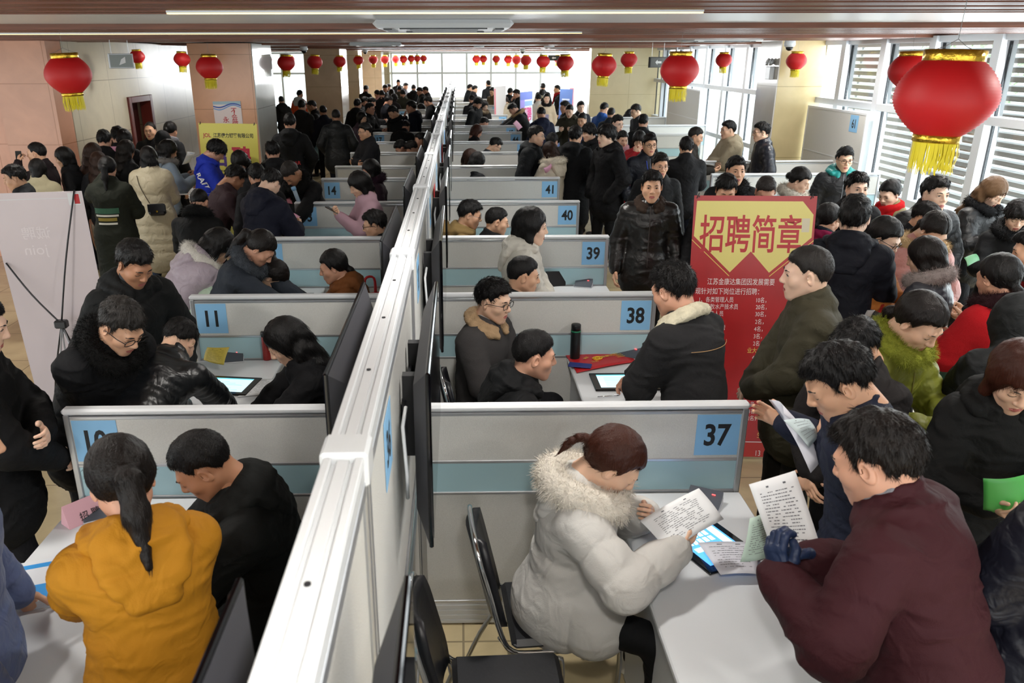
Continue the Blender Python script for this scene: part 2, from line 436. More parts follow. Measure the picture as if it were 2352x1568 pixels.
def cassette(x, y, lab):
    t = empty('air_conditioner', (x, y, CEIL), lab, 'air conditioner', 'ceiling air conditioners')
    MB().box((-.48, -.48, -.035), (.48, .48, .018), .03).build('cover', M_white, t)
    m = MB()
    for a in range(4): m.box((-.3, .36, -.042), (.3, .42, -.0355), M=Matrix.Rotation(a * math.pi / 2, 4, 'Z'))
    m.build('air_slots', M_black, t)
    m = MB()
    for k in range(12): m.box((-.24, -.24 + k * .042, -.044), (.24, -.22 + k * .042, -.0355))
    m.build('grille', mat('grey_grille', '#9a9c9e', .5), t)
cassette(-1.5, 16.2, 'white square air conditioner set in the ceiling above the left booths')
cassette(3.6, 12.0, 'white square air conditioner set in the ceiling by the side windows')
cassette(-.1, 6.4, 'pale square air conditioner with grille nearest in the ceiling')
cassette(2.6, 22, 'white square air conditioner far over the aisle')


def dome(x, y, lab):
    t = empty('security_camera', (x, y, CEIL - .02), lab, 'security camera', 'dome cameras')
    MB().lathe([(.075, .02), (.085, -.05), (.07, -.075), (.05, -.08)], 24).build('housing', M_white, t, smooth=True)
    MB().lathe([(.055, -.081), (.05, -.11), (.025, -.13), (0, -.135)], 24).build('dome', M_gloss, t, smooth=True)
dome(-3.3, 18.6, 'white dome camera with dark lens above the second left lantern row gap')
dome(-2.9, 27, 'small far white dome camera above the left booths')
dome(4.95, 12.9, 'white dome camera hanging beside the emergency lamp on the right pillar')
dome(2.0, 27, 'tiny dome camera above the far aisle')


def exit_sign(x, y, z, rz, w, lab, face):
    t = empty('exit_sign', (x, y, z), lab, 'sign', rz=rz)
    MB().box((-w / 2, -.02, -.09), (w / 2, .02, .09), .004).build('box', M_black if face == 'dark' else M_alu, t)
    MB().box((-w / 2 + .015, -.026, -.075), (w / 2 - .015, -.021, .075)).build('face', mat('grey_sign_face', '#8e9694', .3) if face != 'dark' else mat('dark_sign_face', '#262c2c', .3), t)
    MB().tube([(-w * .35, 0, .09), (-w * .35, 0, CEIL - z)], .004, 6).tube([(w * .35, 0, .09), (w * .35, 0, CEIL - z)], .004, 6).build('hanger', M_alu, t)
    a = MB(); 
    if face == 'dark': a.add([(-.07, -.0275, 0), (-.02, -.0275, .045), (-.02, -.0275, .018), (.07, -.0275, .018), (.07, -.0275, -.018), (-.02, -.0275, -.018), (-.02, -.0275, -.045)], [(0, 6, 5, 4, 3, 2, 1)])
    else:
        a.add([(.0, -.0275, .02), (.05, -.0275, .05), (.05, -.0275, -.02), (-.03, -.0275, -.05)], [(0, 3, 2, 1)])
    a.build('pictogram', M_paper, t)
p = at_y(278, 140, 11.2); exit_sign(p.x, p.y, p.z, .5, .3, 'small hanging sign box with grey face near the left doorway', 'grey')
p = at_y(1510, 143, 15.5); exit_sign(p.x, p.y, p.z, .45, .38, 'black hanging exit sign half behind the second right lantern', 'dark')
p = at_y(1272, 133, 30); exit_sign(p.x, p.y, p.z, 0, .4, 'far dark exit sign hanging between red lanterns', 'dark')
el = empty('emergency_lamp', (5.03, 13.75, 2.42), 'white twin-head emergency lamp on the side of the right marble pillar', 'emergency lamp')
MB().box((-.06, -.11, -.12), (.015, .11, .08), .01).build('box', M_white, el)
for y in (-.07, .07): MB().lathe([(.02, -.03), (.055, .0), (.06, .03), (.0, .035)], 20, M=Matrix.Translation((-.03, y, .14)) @ Matrix.Rotation(-1.2, 4, 'Y')).build('lamp_head', M_alu, el, smooth=True)

# ------------------------------------------------------------------ lanterns
def lantern_mesh():
    body = MB(); n = 32; prof = []
    for i in range(25):
        t = i / 24; z = .115 - .27 * t
        # wide globe narrowing towards the lower collar
        r = .1 + .083 * math.sin(math.pi * min(1, t / .93)) ** .62 if t < .93 else .1
        if t > .5: r = .183 - (.183 - .082) * ((t - .5) / .5) ** 1.75
        if t <= .5: r = .183 - (.183 - .105) * ((.5 - t) / .5) ** 2.1
        prof.append((r, z))
    P2 = []
    for i, (r, z) in enumerate(prof):
        P2.append((r, z)); 
        if i < 24: P2.append(((r + prof[i + 1][0]) / 2 - .0036, (z + prof[i + 1][1]) / 2))
    body.lathe(P2, 48)
    return body, prof
M_lred = bpy.data.materials.new('red_lantern_paper'); M_lred.use_nodes = True
_b = M_lred.node_tree.nodes['Principled BSDF']; _b.inputs['Base Color'].default_value = srgb('#c01015'); _b.inputs['Roughness'].default_value = .55
_b.inputs['Transmission Weight'].default_value = 0; _b.inputs['Subsurface Weight'].default_value = .12; _b.inputs['Subsurface Radius'].default_value = (.1, .02, .01)
M_tas = mat('yellow_tassel', '#e0cf1c', .6)
M_str = mat('grey_thread', '#8a8a88', .8)


def make_lantern(loc, lab, group, sc=1.0, rz=0.0, tilt=(0, 0)):
    t = empty('red_lantern', loc, lab, 'lantern', group, rz); t.scale = (sc,) * 3; t.rotation_euler = (tilt[0], tilt[1], rz)
    b, prof = lantern_mesh(); b.build('lantern_shade', M_lred, t, smooth=True)
    MB().lathe([(.103, .108), (.106, .112), (.107, .15), (.103, .153), (.09, .15), (.09, .11)], 40).build('upper_collar', M_gold, t, smooth=True)
    MB().lathe([(.08, -.15), (.085, -.154), (.085, -.178), (.08, -.181), (.072, -.17)], 40).build('lower_collar', M_gold, t, smooth=True)
    m = MB(); r = random.Random(3)
    for i in range(120):
        a = 2 * math.pi * i / 120 + r.uniform(-.02, .02); rr = .079; L = r.uniform(.1, .13); w = .0028; sw = r.uniform(-.008, .008)
        ca, sa = math.cos(a), math.sin(a); ta = Vector((-sa, ca, 0)) * w
        p0 = Vector((ca * rr, sa * rr, -.172)); p1 = Vector((ca * (rr + sw), sa * (rr + sw), -.172 - L * .5)) + Vector((sw, 0, 0)); p2 = Vector((ca * (rr + sw * .5), sa * (rr - sw), -.172 - L))
        m.quad(p0 - ta, p0 + ta, p1 + ta, p1 - ta); m.quad(p1 - ta, p1 + ta, p2 + ta * .6, p2 - ta * .6)
    m.build('tassel', M_tas, t)
    zt = (CEIL - loc[2] - .01) / sc
    MB().tube([(-.1, 0, .15), (-.05, 0, .165), (0, 0, .19), (.05, 0, .165), (.1, 0, .15)], .0014, 6).tube([(0, 0, .188), (0, 0, zt)], .0012, 6).build('hanging_wire', M_str, t)
    return t
LZ = 2.55
LAN = [((1.85, 3.2, 2.53), 'large near red lantern with gold collars and yellow tassel beside the side windows', 1.0),
       ((2.09, 8.1, LZ), 'red lantern hanging second along the right aisle, in front of the far side windows', 1.0),
       ((2.1, 12.4, LZ), 'red lantern hanging third along the right aisle', 1.0), ((2.18, 17.6, LZ), 'red lantern hanging fourth along the right aisle', 1.0),
       ((2.22, 22.6, LZ), 'red lantern hanging fifth along the right aisle', 1.0), ((2.15, 27.5, LZ), 'red lantern hanging sixth along the right aisle', 1.0), ((2.15, 32, LZ), 'red lantern hanging seventh along the right aisle', 1.0),
       ((2.1, 36.4, LZ), 'red lantern hanging eighth along the right aisle', 1.0), ((1.75, 40, LZ), 'red lantern hanging ninth along the right aisle', 1.0), ((1.1, 38, LZ), 'small far red lantern left of the right aisle row', .95), ((.75, 36, LZ), 'leftmost far red lantern left of the right aisle row', .95),
       ((-3.2, 7.1, 2.56), 'largest red lantern of the left row before the orange marble pier', 1.0), ((-3.42, 11.9, LZ), 'red lantern in front of the marble pillar with the poster', 1.0),
       ((-3.36, 16.9, LZ), 'red lantern third in the left row beside the glossy pillar side', .95), ((-3.25, 19.6, LZ), 'red lantern before the tan pillar of the left row', .95), ((-3.4, 24.8, LZ), 'red lantern fifth in the left row at the right edge of the tan pillar', 1.0),
       ((-3.3, 28.6, LZ), 'red lantern sixth in the left row', .95), ((-3.1, 31.5, LZ), 'red lantern seventh in the left row', .95), ((-2.8, 33, LZ), 'red lantern eighth in the left row', .95), ((-2.5, 34.5, LZ), 'red lantern ninth in the left row', .95), ((-2.35, 37, LZ), 'red lantern tenth in the left row', .95),
       ((-2.1, 38.5, LZ), 'red lantern eleventh in the left row', .9), ((-1.9, 40, LZ), 'red lantern twelfth in the left row', .9), ((-1.65, 41, LZ), 'last far red lantern of the left row', .9),
       ((5.0, 16.2, LZ), 'small red lantern in front of the far side windows', .85), ((5.2, 13.2, LZ), 'red lantern in front of the marble pillar on the right', .85), ((4.1, 7.75, LZ), 'red lantern half hidden behind the large near lantern', 1.0),
       ((-4.7, 12.75, LZ), 'small red lantern before the cream wall left of the doorway', .6), ((-4.45, 14.0, LZ), 'red lantern partly behind the left edge of the poster pillar', .72),
       ((-6.6, 30, LZ), 'tiny red lantern behind the glossy pillar side, left one', .9), ((-6.1, 31.5, LZ), 'tiny red lantern behind the glossy pillar side, right one', .9),
       ((2.95, 14.9, LZ), 'red lantern half behind the third right aisle lantern', .8), ((3.9, 34, LZ), 'small far red lantern left of the beige end wall', .95)]
L0 = None
for i, (loc, lab, sc) in enumerate(LAN):
    if L0 is None or sc == 1.0 and i in (1,):
        t = make_lantern(loc, lab, 'red lanterns hanging from the ceiling', sc, rz=i * .7, tilt=(.0, .0))
        L0 = t
        if i == 0: t.rotation_euler = (0, math.radians(2), .3)
        continue
    t = L0.copy(); COL.objects.link(t); t.location = (loc[0], loc[1], CEIL - .005 - (CEIL - LZ) * sc); t['label'] = lab; t.scale = (sc,) * 3
    t.rotation_euler = (math.radians(random.Random(i).uniform(-3, 3)), math.radians(random.Random(i + 9).uniform(-3, 3)), i * .9)
    for ch in L0.children:
        c = ch.copy(); COL.objects.link(c); c.parent = t
# ------------------------------------------------------------------ booths
XPR, XPL = 1.305, -1.785          # outer ends of the low panels
PR0, PL0 = -.2, -.285             # faces of the tall central partition
PH = 1.2
PY = [1.53, 3.345, 5.175, 7.0, 8.83, 10.66, 11.9, 13.65, 15.4, 17.4, 19.05, 20.9, 22.65, 25.1, 27.1, 29.0, 31.1, 33.3]
NR = {1: '37', 2: '38', 3: '39', 4: '40', 5: '41', 8: '43', 9: '44', 10: '45', 11: '46', 12: '47', 13: '48', 14: '49', 15: '50', 7: '42', 0: '36'}
NLf = {1: '10', 2: '11', 3: '12', 4: '13', 5: '14', 9: '17', 11: '19', 13: '20', 0: '9'}


def number_sign(parent, txt, M, w=.2, h=.205, fit=None, fx=None):
    """pale blue card with numerals; M maps card plane (centre) """
    v = [(-w / 2, -h / 2, 0), (w / 2, -h / 2, 0), (w / 2, h / 2, 0), (-w / 2, h / 2, 0)]
    s_ = MB().box((-w / 2, -h / 2, 0), (w / 2, h / 2, .0015), M=M).build('number_sign', M_blue, parent)
    s_['label'] = 'pale blue number card reading ' + txt
    text_part('numerals', txt, M_ink, s_, M @ Matrix.Translation((0, 0, .0022)), .16, bold=.0042, fit=None, fh=h * .55)
    return s_


def panel(x0, x1, y, num=None, side='R', lab='', h=PH, grp='low booth panels'):
    t = empty('booth_panel', ((x0 + x1) / 2, y, 0), lab, 'partition', grp)
    ox = (x0 + x1) / 2; a, b = x0 - ox, x1 - ox; T = .022
    f = MB(); f.box((a, -T, 0), (a + .028, T, h - .03), .004).box((b - .028, -T, 0), (b, T, h - .03), .004)
    for z in (h - .045, .915, .75, .14): f.box((a + .028, -T * .9, z - .008), (b - .028, T * .9, z + .008), .003)
    f.build('frame', M_alu, t)
    c = MB().box((a - .003, -T * 1.25, h - .03), (b + .003, T * 1.25, h), .01).build('top_cap', M_white, t)
    MB().box((a + .028, -T * .7, .923), (b - .028, T * .7, h - .053)).build('upper_fabric', M_fabric, t)
    MB().box((a + .028, -T * .6, .758), (b - .028, T * .6, .907)).build('glass_strip', M_teal, t)
    MB().box((a + .028, -T * .7, .148), (b - .028, T * .7, .742)).build('lower_fabric', M_fabric, t)
    k = MB().box((a + .028, -T * .8, .01), (b - .028, T * .8, .132))
    for q in range(4): k.box((a + .028, -T * .95, .02 + q * .03), (b - .028, -T * .8, .03 + q * .03))
    k.build('kick_plate', M_white, t)
    if num:
        xs_ = b - .028 - .104 if side == 'R' else a + .028 + .104
        number_sign(t, num, frame((xs_, -T * .7 - .0012, h - .055 - .104), (1, 0, 0), (0, 0, 1)))
    return t


RW = ['out of frame below the girl in white', 'behind the girl in the white coat', 'behind the young man in grey shearling', 'behind the standing woman in white', 'behind two seated men', 'left of the black hooded coat seen from behind',
      'without number just beyond the one lettered forty-one', 'without visible card behind two bent women', 'left of the man in puffy black coat', 'just beyond the seated youth in grey hood', 'behind a brown haired head', 'below the bending fur hooded person', 'behind the couple', 'just beyond the couple', 'beside the pink striped sign', 'below the man in ochre coat', 'last but one of the right row', 'last of the right row by the far windows']
LW = ['out of frame left of the woman in yellow', 'behind the woman in yellow', 'behind the long haired writing woman', 'behind the woman in rust brown', 'behind the pale pink coat', 'behind the woman in plum fur collar', 'without number just beyond the pink coat woman', 'behind the folded arms man', 'behind the two bent heads', 'with blue card below the heavy man in black', 'just beyond the bending black sweater',
      'left of the phoning man', 'far left, above the phoning man', 'far left, level with the olive brown coat', 'far left, behind a brown haired top', 'far left, fifth from the windows', 'far left, last but one', 'very last one of the left row by the far windows']
for i, y in enumerate(PY):
    n = NR.get(i); panel(-.2, XPR, y, n, 'R', 'low grey booth panel ' + ('numbered ' + n + ' ' if n and i < 9 else '') + RW[i], grp='low booth panels right of the tall partition')
    n = NLf.get(i); panel(XPL, -.285, y, n, 'L', 'low grey booth panel ' + ('numbered ' + n + ' ' if n and i < 6 else '') + LW[i], grp='low booth panels left of the tall partition')


# tall central partition, bay by bay
XC = -.2425
def bay(y0, y1, i, numR=None, lab=''):
    t = empty('partition_bay', (XC, y0, 0), lab, 'partition', 'bays of the tall white partition'); L = y1 - y0; H = 1.9; T = .0425
    m = MB().box((-T * .6, .012, .0), (T * .6, L - .012, H - .05)); m.build('core', mat('white_board', '#d4d6d6', .5), t)
    f = MB()
    for yy in (.004, L - .044): f.box((-T, yy, 0), (T, yy + .04, H - .045), .004)
    for z in (.06, .75, .915, H - .075): f.box((-T, .044, z - .018), (T, L - .044, z + .018), .003)
    f.build('frame', M_alu, t)
    for sx in (-1, 1):
        x = sorted((sx * T * .61, sx * T * .8))
        MB().box((x[0], .05, .935), (x[1], L - .05, H - .095)).box((x[0], .05, .08), (x[1], L - .05, .73)).build('fabric', M_fabric, t)
        MB().box((x[0], .05, .77), (x[1], L - .05, .895)).build('glass_strip', M_teal, t)
    c = MB().box((-T * .98, .05, H - .055), (T * .98, L - .05, H - .012), .004)
    c.box((-T * .98, .05, H - .012), (-T * .55, L - .05, H), .003).box((T * .55, .05, H - .012), (T * .98, L - .05, H), .003).box((-T * .3, .05, H - .012), (T * .3, L - .05, H - .004), .002)
    c.build('top_rail', M_white, t)
    sc_ = MB()
    for q in (.25, .5, .75): sc_.lathe([(.006, H - .0045), (.006, H - .001), (0, H - .001)], 10, c=(0, L * q, 0))
    sc_.build('screws', M_ink, t)
    MB().box((-T * 1.18, -.05, H - .075), (T * 1.18, .05, H + .008), .008).build('joint_cover', M_white, t)
    if numR:
        number_sign(t, numR, frame((T * .83, .52 if i else 1.25, H - .25), (0, 1, 0), (0, 0, 1)))
    return t


bays = [-.35] + PY + [34.9]
for i in range(len(bays) - 1):
    num = {0: '36', 1: '36', 2: '37', 3: '38', 4: '39', 5: '40'}.get(i)
    bay(bays[i], bays[i + 1], i, num, 'tall white partition bay with grooved top rail, ' + ('nearest the viewpoint' if i == 0 else '%s from the near end' % ['', 'second', 'third', 'fourth', 'fifth', 'sixth', 'seventh', 'eighth', 'ninth', 'tenth', 'eleventh', 'twelfth', 'thirteenth', 'fourteenth', 'fifteenth', 'sixteenth', 'seventeenth', 'eighteenth', 'nineteenth'][i]))

# red posters on the right face of the partition
for (y, w, h, z, c, lb) in ((6.3, .3, .42, 1.5, '#d8363b', 'red poster on the partition face above the man in dark hooded jacket'), (9.6, .35, .5, 1.45, '#d8363b', 'narrow red poster on the partition face beyond the two seated men'), (11.2, .3, .45, 1.5, '#4a8fd0', 'blue notice on the partition face behind booth 41'), (14.5, .4, .5, 1.45, '#c8464b', 'far red notice on the partition face')):
    if h: tag(MB().box((PR0 + .0, y, z - h / 2), (PR0 + .004, y + w, z + h / 2)).build('wall_poster', mat('poster' + c, c, .5)), lb, 'poster')

# ---- television screens on brackets
def tv(x, y0, side, lab, grp):
    t = empty('television', (x, y0, 1.2), lab, 'television', grp); L, H = 1.04, .6; s_ = side
    # local: screen plane at x=0, body towards the partition
    m = MB().box((min(0, s_ * -.014), 0, 0), (max(0, s_ * -.014), L, H), .004); m.build('bezel', M_gloss, t)
    MB().box((min(s_ * .0006, s_ * .002), .015, .03), (max(s_ * .0006, s_ * .002), L - .015, H - .015)).build('screen', mat('dark_screen', '#0b0d12', .06), t)
    b = MB(); x0, x1 = -s_ * .0145, -s_ * .058
    v = [(x0, .01, .01), (x0, L - .01, .01), (x0, L - .01, H - .008), (x0, .01, H - .008), (x1, .13, .07), (x1, L - .13, .07), (x1, L - .13, H - .09), (x1, .13, H - .09)]
    f = [(0, 1, 5, 4), (1, 2, 6, 5), (2, 3, 7, 6), (3, 0, 4, 7), (4, 5, 6, 7)]
    if s_ < 0: f = [q[::-1] for q in f]
    b.add(v, f); b.build('back_shell', mat('tv_shell', '#34343a', .5), t)
    d = MB(); wall = (PR0 - x) if s_ > 0 else (PL0 - x)
    lo, hi = sorted((wall, x1)); 
    d.box((lo, L * .32, .16), (hi, L * .36, .46)).box((lo, L * .64, .16), (hi, L * .68, .46)).box((lo if s_ > 0 else hi - .012, L * .28, .25), (lo + .012 if s_ > 0 else hi, L * .72, .37))
    d.build('bracket', M_black, t)
    pts = [(wall * .55 + x1 * .45, L * .16, .42), (wall * .7 + x1 * .3, L * .1, .38), (wall * .5 + x1 * .5, L * .08, .22), (wall * .6 + x1 * .4, L * .14, .1)]
    MB().tube(pts, .006, 8).build('cable', M_white, t, smooth=True)
    p_ = MB()
    for q in range(3): p_.box((min(x1, x1 - s_ * .004), .2 + q * .05, .1), (max(x1, x1 - s_ * .004), .225 + q * .05, .125))
    p_.build('sockets', mat('socket', '#8d8d55', .5), t)
    return t


TVY = [.18, 2.2, 4.02, 5.85, 7.68, 9.5, 12.3, 14.1, 15.9, 18.0, 19.8, 21.5, 23.7, 25.9]
w_ = ['nearest, cut off below', 'left of the girl in white', 'left of the youth in shearling', 'left of the woman in white jacket', 'left of the two seated men', 'sixth from the near end', 'seventh from the near end', 'left of two bent women', 'left of the grey hood youth', 'tenth from the near end', 'eleventh from the near end', 'twelfth from the near end', 'last but one', 'last visible']
for i, y in enumerate(TVY):
    tv(-.092, y, 1, 'thin black television, right face of tall partition, ' + w_[i], 'televisions on the right of the tall partition')
w_ = ['nearest, cut off below', 'right of the black hooded man', 'right of the writing woman', 'right of the rust brown coat', 'right of the seated man in glasses', 'right of the plum coat', 'seventh from the near end', 'right of two bent heads', 'ninth from near', 'tenth from near', 'eleventh from near', 'twelfth from near', 'last but one', 'last visible']
for i, y in enumerate(TVY):
    tv(-.405, y, -1, 'black television seen from behind, left of tall partition, ' + w_[i], 'televisions on the left of the tall partition')

# ---- desks
def desk(x0, x1, y0, y1, lab, grp):
    t = empty('desk', ((x0 + x1) / 2, (y0 + y1) / 2, 0), lab, 'desk', grp); a, b = (x1 - x0) / 2, (y1 - y0) / 2
    MB().box((-a, -b, .722), (a, b, .75), .006).build('desktop', M_white, t)
    MB().box((-a + .03, -b + .02, .02), (-a + .05 if x0 > 0 else -a + .05, b - .02, .72)).build('modesty_panel', mat('desk_side', '#c4c7cb', .45), t) if x0 > 0 else MB().box((a - .05, -b + .02, .02), (a - .03, b - .02, .72)).build('modesty_panel', mat('desk_side', '#c4c7cb', .45), t)
    for s_ in (-1, 1): MB().box((-a + .06, s_ * (b - .03) - .012, 0), (a - .06, s_ * (b - .03) + .012, .72)).build('end_panel', mat('desk_side', '#c4c7cb', .45), t)
    return t


desk(.7, XPR, PY[0] + .03, PY[1] - .03, 'long white desk of booth 37 in front of the girl in white', 'white booth desks on the right')
for i in range(1, 6):
    if i < 5: desk(.72, XPR, PY[i] + .03, PY[i + 1] - .03, 'white booth desk ' + ['', 'with red bag and thermos', 'with black handbag', 'before two seated men', 'of the booth beyond the two seated men'][i], 'white booth desks on the right')
for i in range(0, 5):
    desk(XPL, -1.2, PY[i] + .03, PY[i + 1] - .03, 'white booth desk ' + ['beside the woman in yellow', 'of the writing long haired woman', 'of the woman in rust brown coat', 'below the pink coat woman', 'below the plum coat woman'][i], 'white booth desks on the left')
for i in (7, 8, 9, 10, 11):
    desk(.72, XPR, PY[i] + .03, PY[i + 1] - .03, 'white booth desk far down the right row, ' + ['nearest', 'second', 'third', 'fourth', 'fifth'][i - 7] + ' of the far five', 'white booth desks on the right')
    desk(XPL, -1.2, PY[i] + .03, PY[i + 1] - .03, 'white booth desk far down the left row, ' + ['nearest', 'second', 'third', 'fourth', 'fifth'][i - 7] + ' of the far five', 'white booth desks on the left')

# ---- right hand booth row by the windows
for (x0, x1, y, n, lb) in ((3.35, 5.62, 10.9, None, 'low white booth panel behind the woman with white fur collar'), (2.95, 5.62, 12.3, '1', 'low booth panel with blue number card beside the man in black coat'), (2.5, 4.9, 16.8, None, 'low white booth panel before the grey chair'),
                          (3.0, 5.62, 19, None, 'pale low panel under the far side windows'), (3.1, 5.3, 21.5, None, 'far low panel before the beige end wall')):
    panel(x0, x1, y, n, 'L', lb, grp='low booth panels by the side windows')
def side_panel(y0, y1, num, lb):
    t = empty('tall_panel', (5.6, y0, 0), lb, 'partition'); L = y1 - y0; H = 1.92
    f = MB().box((-.02, 0, 0), (.02, .03, H)).box((-.02, L - .03, 0), (.02, L, H)).box((-.02, .03, H - .03), (.02, L - .03, H)).box((-.02, .03, 1.245), (.02, L - .03, 1.26)).box((-.02, .03, 0), (.02, L - .03, .1))
    f.build('frame', M_white, t); MB().box((-.015, .03, 1.26), (.015, L - .03, H - .03)).box((-.015, .03, .1), (.015, L - .03, 1.245)).build('fabric', M_fabric, t)
    if num: number_sign(t, num, frame((-.0165, .35, 1.76), (0, -1, 0), (0, 0, 1)), .25, .23)
side_panel(11.45, 13.45, '61', 'tall grey panel numbered 61 standing by the side windows'); side_panel(19.6, 22.6, None, 'tall grey panel in front of the far side windows')
desk(2.95, 3.6, 12.35, 14.1, 'white desk of the window side booths', 'white booth desks by the windows'); desk(3.35, 3.95, 9.3, 10.85, 'white desk behind the red banner crowd', 'white booth desks by the windows')

# ---- chairs
def make_chair(loc, rz, lab):
    t = empty('office_chair', loc, lab, 'chair', 'black padded chairs with chrome frames', rz)   # faces +Y local
    MB().box((-.21, -.2, .43), (.21, .22, .475), .02).build('seat', mat('black_vinyl', '#16171c', .38, bump=.05), t, smooth=False)
    b = MB(); v = []; f = []; nx, nz = 8, 10
    for s_ in (0, 1):
        for i in range(nx + 1):
            for j in range(nz + 1):
                u = i / nx * 2 - 1; w = j / nz; hw = .2 * (1 - .12 * w) * (1 - .25 * max(0, w - .7) ** 2 / .09) * (1 - .3 * max(0, .2 - w) ** 2 / .04)
                v.append((u * hw, -.235 - .09 * w - .03 * (1 - u * u) + (.028 if s_ else 0) - (.012 * (1 - u ** 4) * (0 if s_ else 1)), .5 + .4 * w))
    def id_(s_, i, j): return (s_ * (nx + 1) + i) * (nz + 1) + j
    for i in range(nx):
        for j in range(nz):
            f.append((id_(0, i, j), id_(0, i + 1, j), id_(0, i + 1, j + 1), id_(0, i, j + 1))); f.append((id_(1, i, j), id_(1, i, j + 1), id_(1, i + 1, j + 1), id_(1, i + 1, j)))
    for j in range(nz): f += [(id_(0, 0, j), id_(0, 0, j + 1), id_(1, 0, j + 1), id_(1, 0, j)), (id_(0, nx, j), id_(1, nx, j), id_(1, nx, j + 1), id_(0, nx, j + 1))]
    for i in range(nx): f += [(id_(0, i, 0), id_(1, i, 0), id_(1, i + 1, 0), id_(0, i + 1, 0)), (id_(0, i, nz), id_(0, i + 1, nz), id_(1, i + 1, nz), id_(1, i, nz))]
    b.add(v, f); b.build('backrest', mat('black_vinyl', '#16171c', .38, bump=.05), t, smooth=True)
    # chrome tube frame: loop round the backrest, seat rails, crossed legs
    fr = MB(); pts = []
    for k in range(25):
        a = math.pi * k / 24; pts.append((math.cos(a) * .19, -.33 + .0 * a, .8 + math.sin(a) * .11))
    loop = [(.215, .2, .0), (.215, .235, .2), (.215, .24, .40), (.215, .19, .425), (.215, -.1, .425), (.215, -.2, .44), (.215, -.245, .52), (.205, -.29, .7), (.19, -.325, .83), (.14, -.34, .9), (0, -.345, .915)]
    loop = loop + [(-x, y, z) for x, y, z in loop[::-1][1:]]
    fr.tube(smooth_path(loop, 3), .011, 10); fr.build('tube_frame', M_chrome, t, smooth=True)
    for s_ in (1, -1):
        MB().tube(smooth_path([(s_ * .2, -.25, .5), (s_ * .2, -.2, .38), (s_ * .2, -.29, .2), (s_ * .2, -.36, .02), (s_ * .2, -.3, .008), (s_ * .2, .1, .008)], 3), .011, 10).build('leg', M_chrome, t, smooth=True)
    return t


def smooth_path(pts, n=4, closed=False):
    P = [Vector(p) for p in pts]; out = []; m = len(P)
    for i in range(m if closed else m - 1):
        if closed: a, b, c, d = P[i - 1], P[i], P[(i + 1) % m], P[(i + 2) % m]
        else: a, b, c, d = P[max(i - 1, 0)], P[i], P[i + 1], P[min(i + 2, m - 1)]
        for k in range(n):
            t = k / n
            out.append(.5 * ((2 * b) + (c - a) * t + (2 * a - 5 * b + 4 * c - d) * t * t + (3 * b - a - 3 * c + d) * t ** 3))
    if not closed: out.append(P[-1])
    return out


make_chair((.38, 2.84, 0), math.radians(-86), 'black chair with chrome frame under the girl in the white coat')
make_chair((.16, 2.36, 0), math.radians(-88), 'empty black chair with chrome frame nearest the tall partition')
make_chair((.22, 4.5, 0), math.radians(-84), 'black chair under the young man in grey shearling')
make_chair((.5, 4.15, 0), math.radians(-84), 'black chair under the man in the black hood in booth 38')
make_chair((.5, 6.0, 0), math.radians(-84), 'black chair in booth 39 under the short haired man')
make_chair((.2, 7.75, 0), math.radians(-84), 'black chair in booth 40 under the man in the checked jacket')
make_chair((.42, 7.6, 0), math.radians(-84), 'black chair in booth 40 under the man seen behind panel 39')
make_chair((-.9, 4.25, 0), math.radians(86), 'black chair under the long haired woman in booth 11')
make_chair((-.75, 6.1, 0), math.radians(86), 'black chair under the woman in the brown coat in booth 12')
make_chair((-.65, 7.7, 0), math.radians(86), 'black chair under the man in glasses in booth 13')
p = at_z(1530, 352, .72); make_chair((p.x, p.y, 0), math.radians(160), 'lone grey-black chair back in the open area before the window booths')
# ------------------------------------------------------------------ smooth solid modelling (distance fields -> mesh)
F32 = np.float32


def nv(v): v = np.asarray(v, float); n = np.linalg.norm(v); return v / n if n > 1e-9 else v


class Cap:
    """rounded cone from a to b; sq=(dir, s) flattens it along dir by s; q=(spacing, amp) gives padded bands"""
    def __init__(s, a, b, r1, r2=None, k=.02, sq=None, q=None, op='u', qd=None):
        s.a, s.b = np.asarray(a, float), np.asarray(b, float); s.r1, s.r2 = r1, r1 if r2 is None else r2; s.k = k; s.sq = sq; s.q = q; s.op = op
        R = max(s.r1, s.r2) + (q[1] if q else 0) + .005
        s.lo = np.minimum(s.a, s.b) - R; s.hi = np.maximum(s.a, s.b) + R
        if sq is not None: s.n = nv(sq[0]); s.s = sq[1]

    def d(s, X, Y, Z):
        ab = s.b - s.a; L2 = float(ab @ ab) + 1e-12
        x, y, z = X - s.a[0], Y - s.a[1], Z - s.a[2]
        t = np.clip((x * ab[0] + y * ab[1] + z * ab[2]) / L2, 0, 1)
        x = x - ab[0] * t; y = y - ab[1] * t; z = z - ab[2] * t
        if s.sq is not None:
            dn = (x * s.n[0] + y * s.n[1] + z * s.n[2]) * (s.s - 1)
            x = x + dn * s.n[0]; y = y + dn * s.n[1]; z = z + dn * s.n[2]
        r = s.r1 + (s.r2 - s.r1) * t
        if s.q:
            ph = t * (math.sqrt(L2) / s.q[0]) * math.pi + .4
            r = r + s.q[1] * (np.abs(np.sin(ph)) ** .45 - .8)
        return np.sqrt(x * x + y * y + z * z) - r


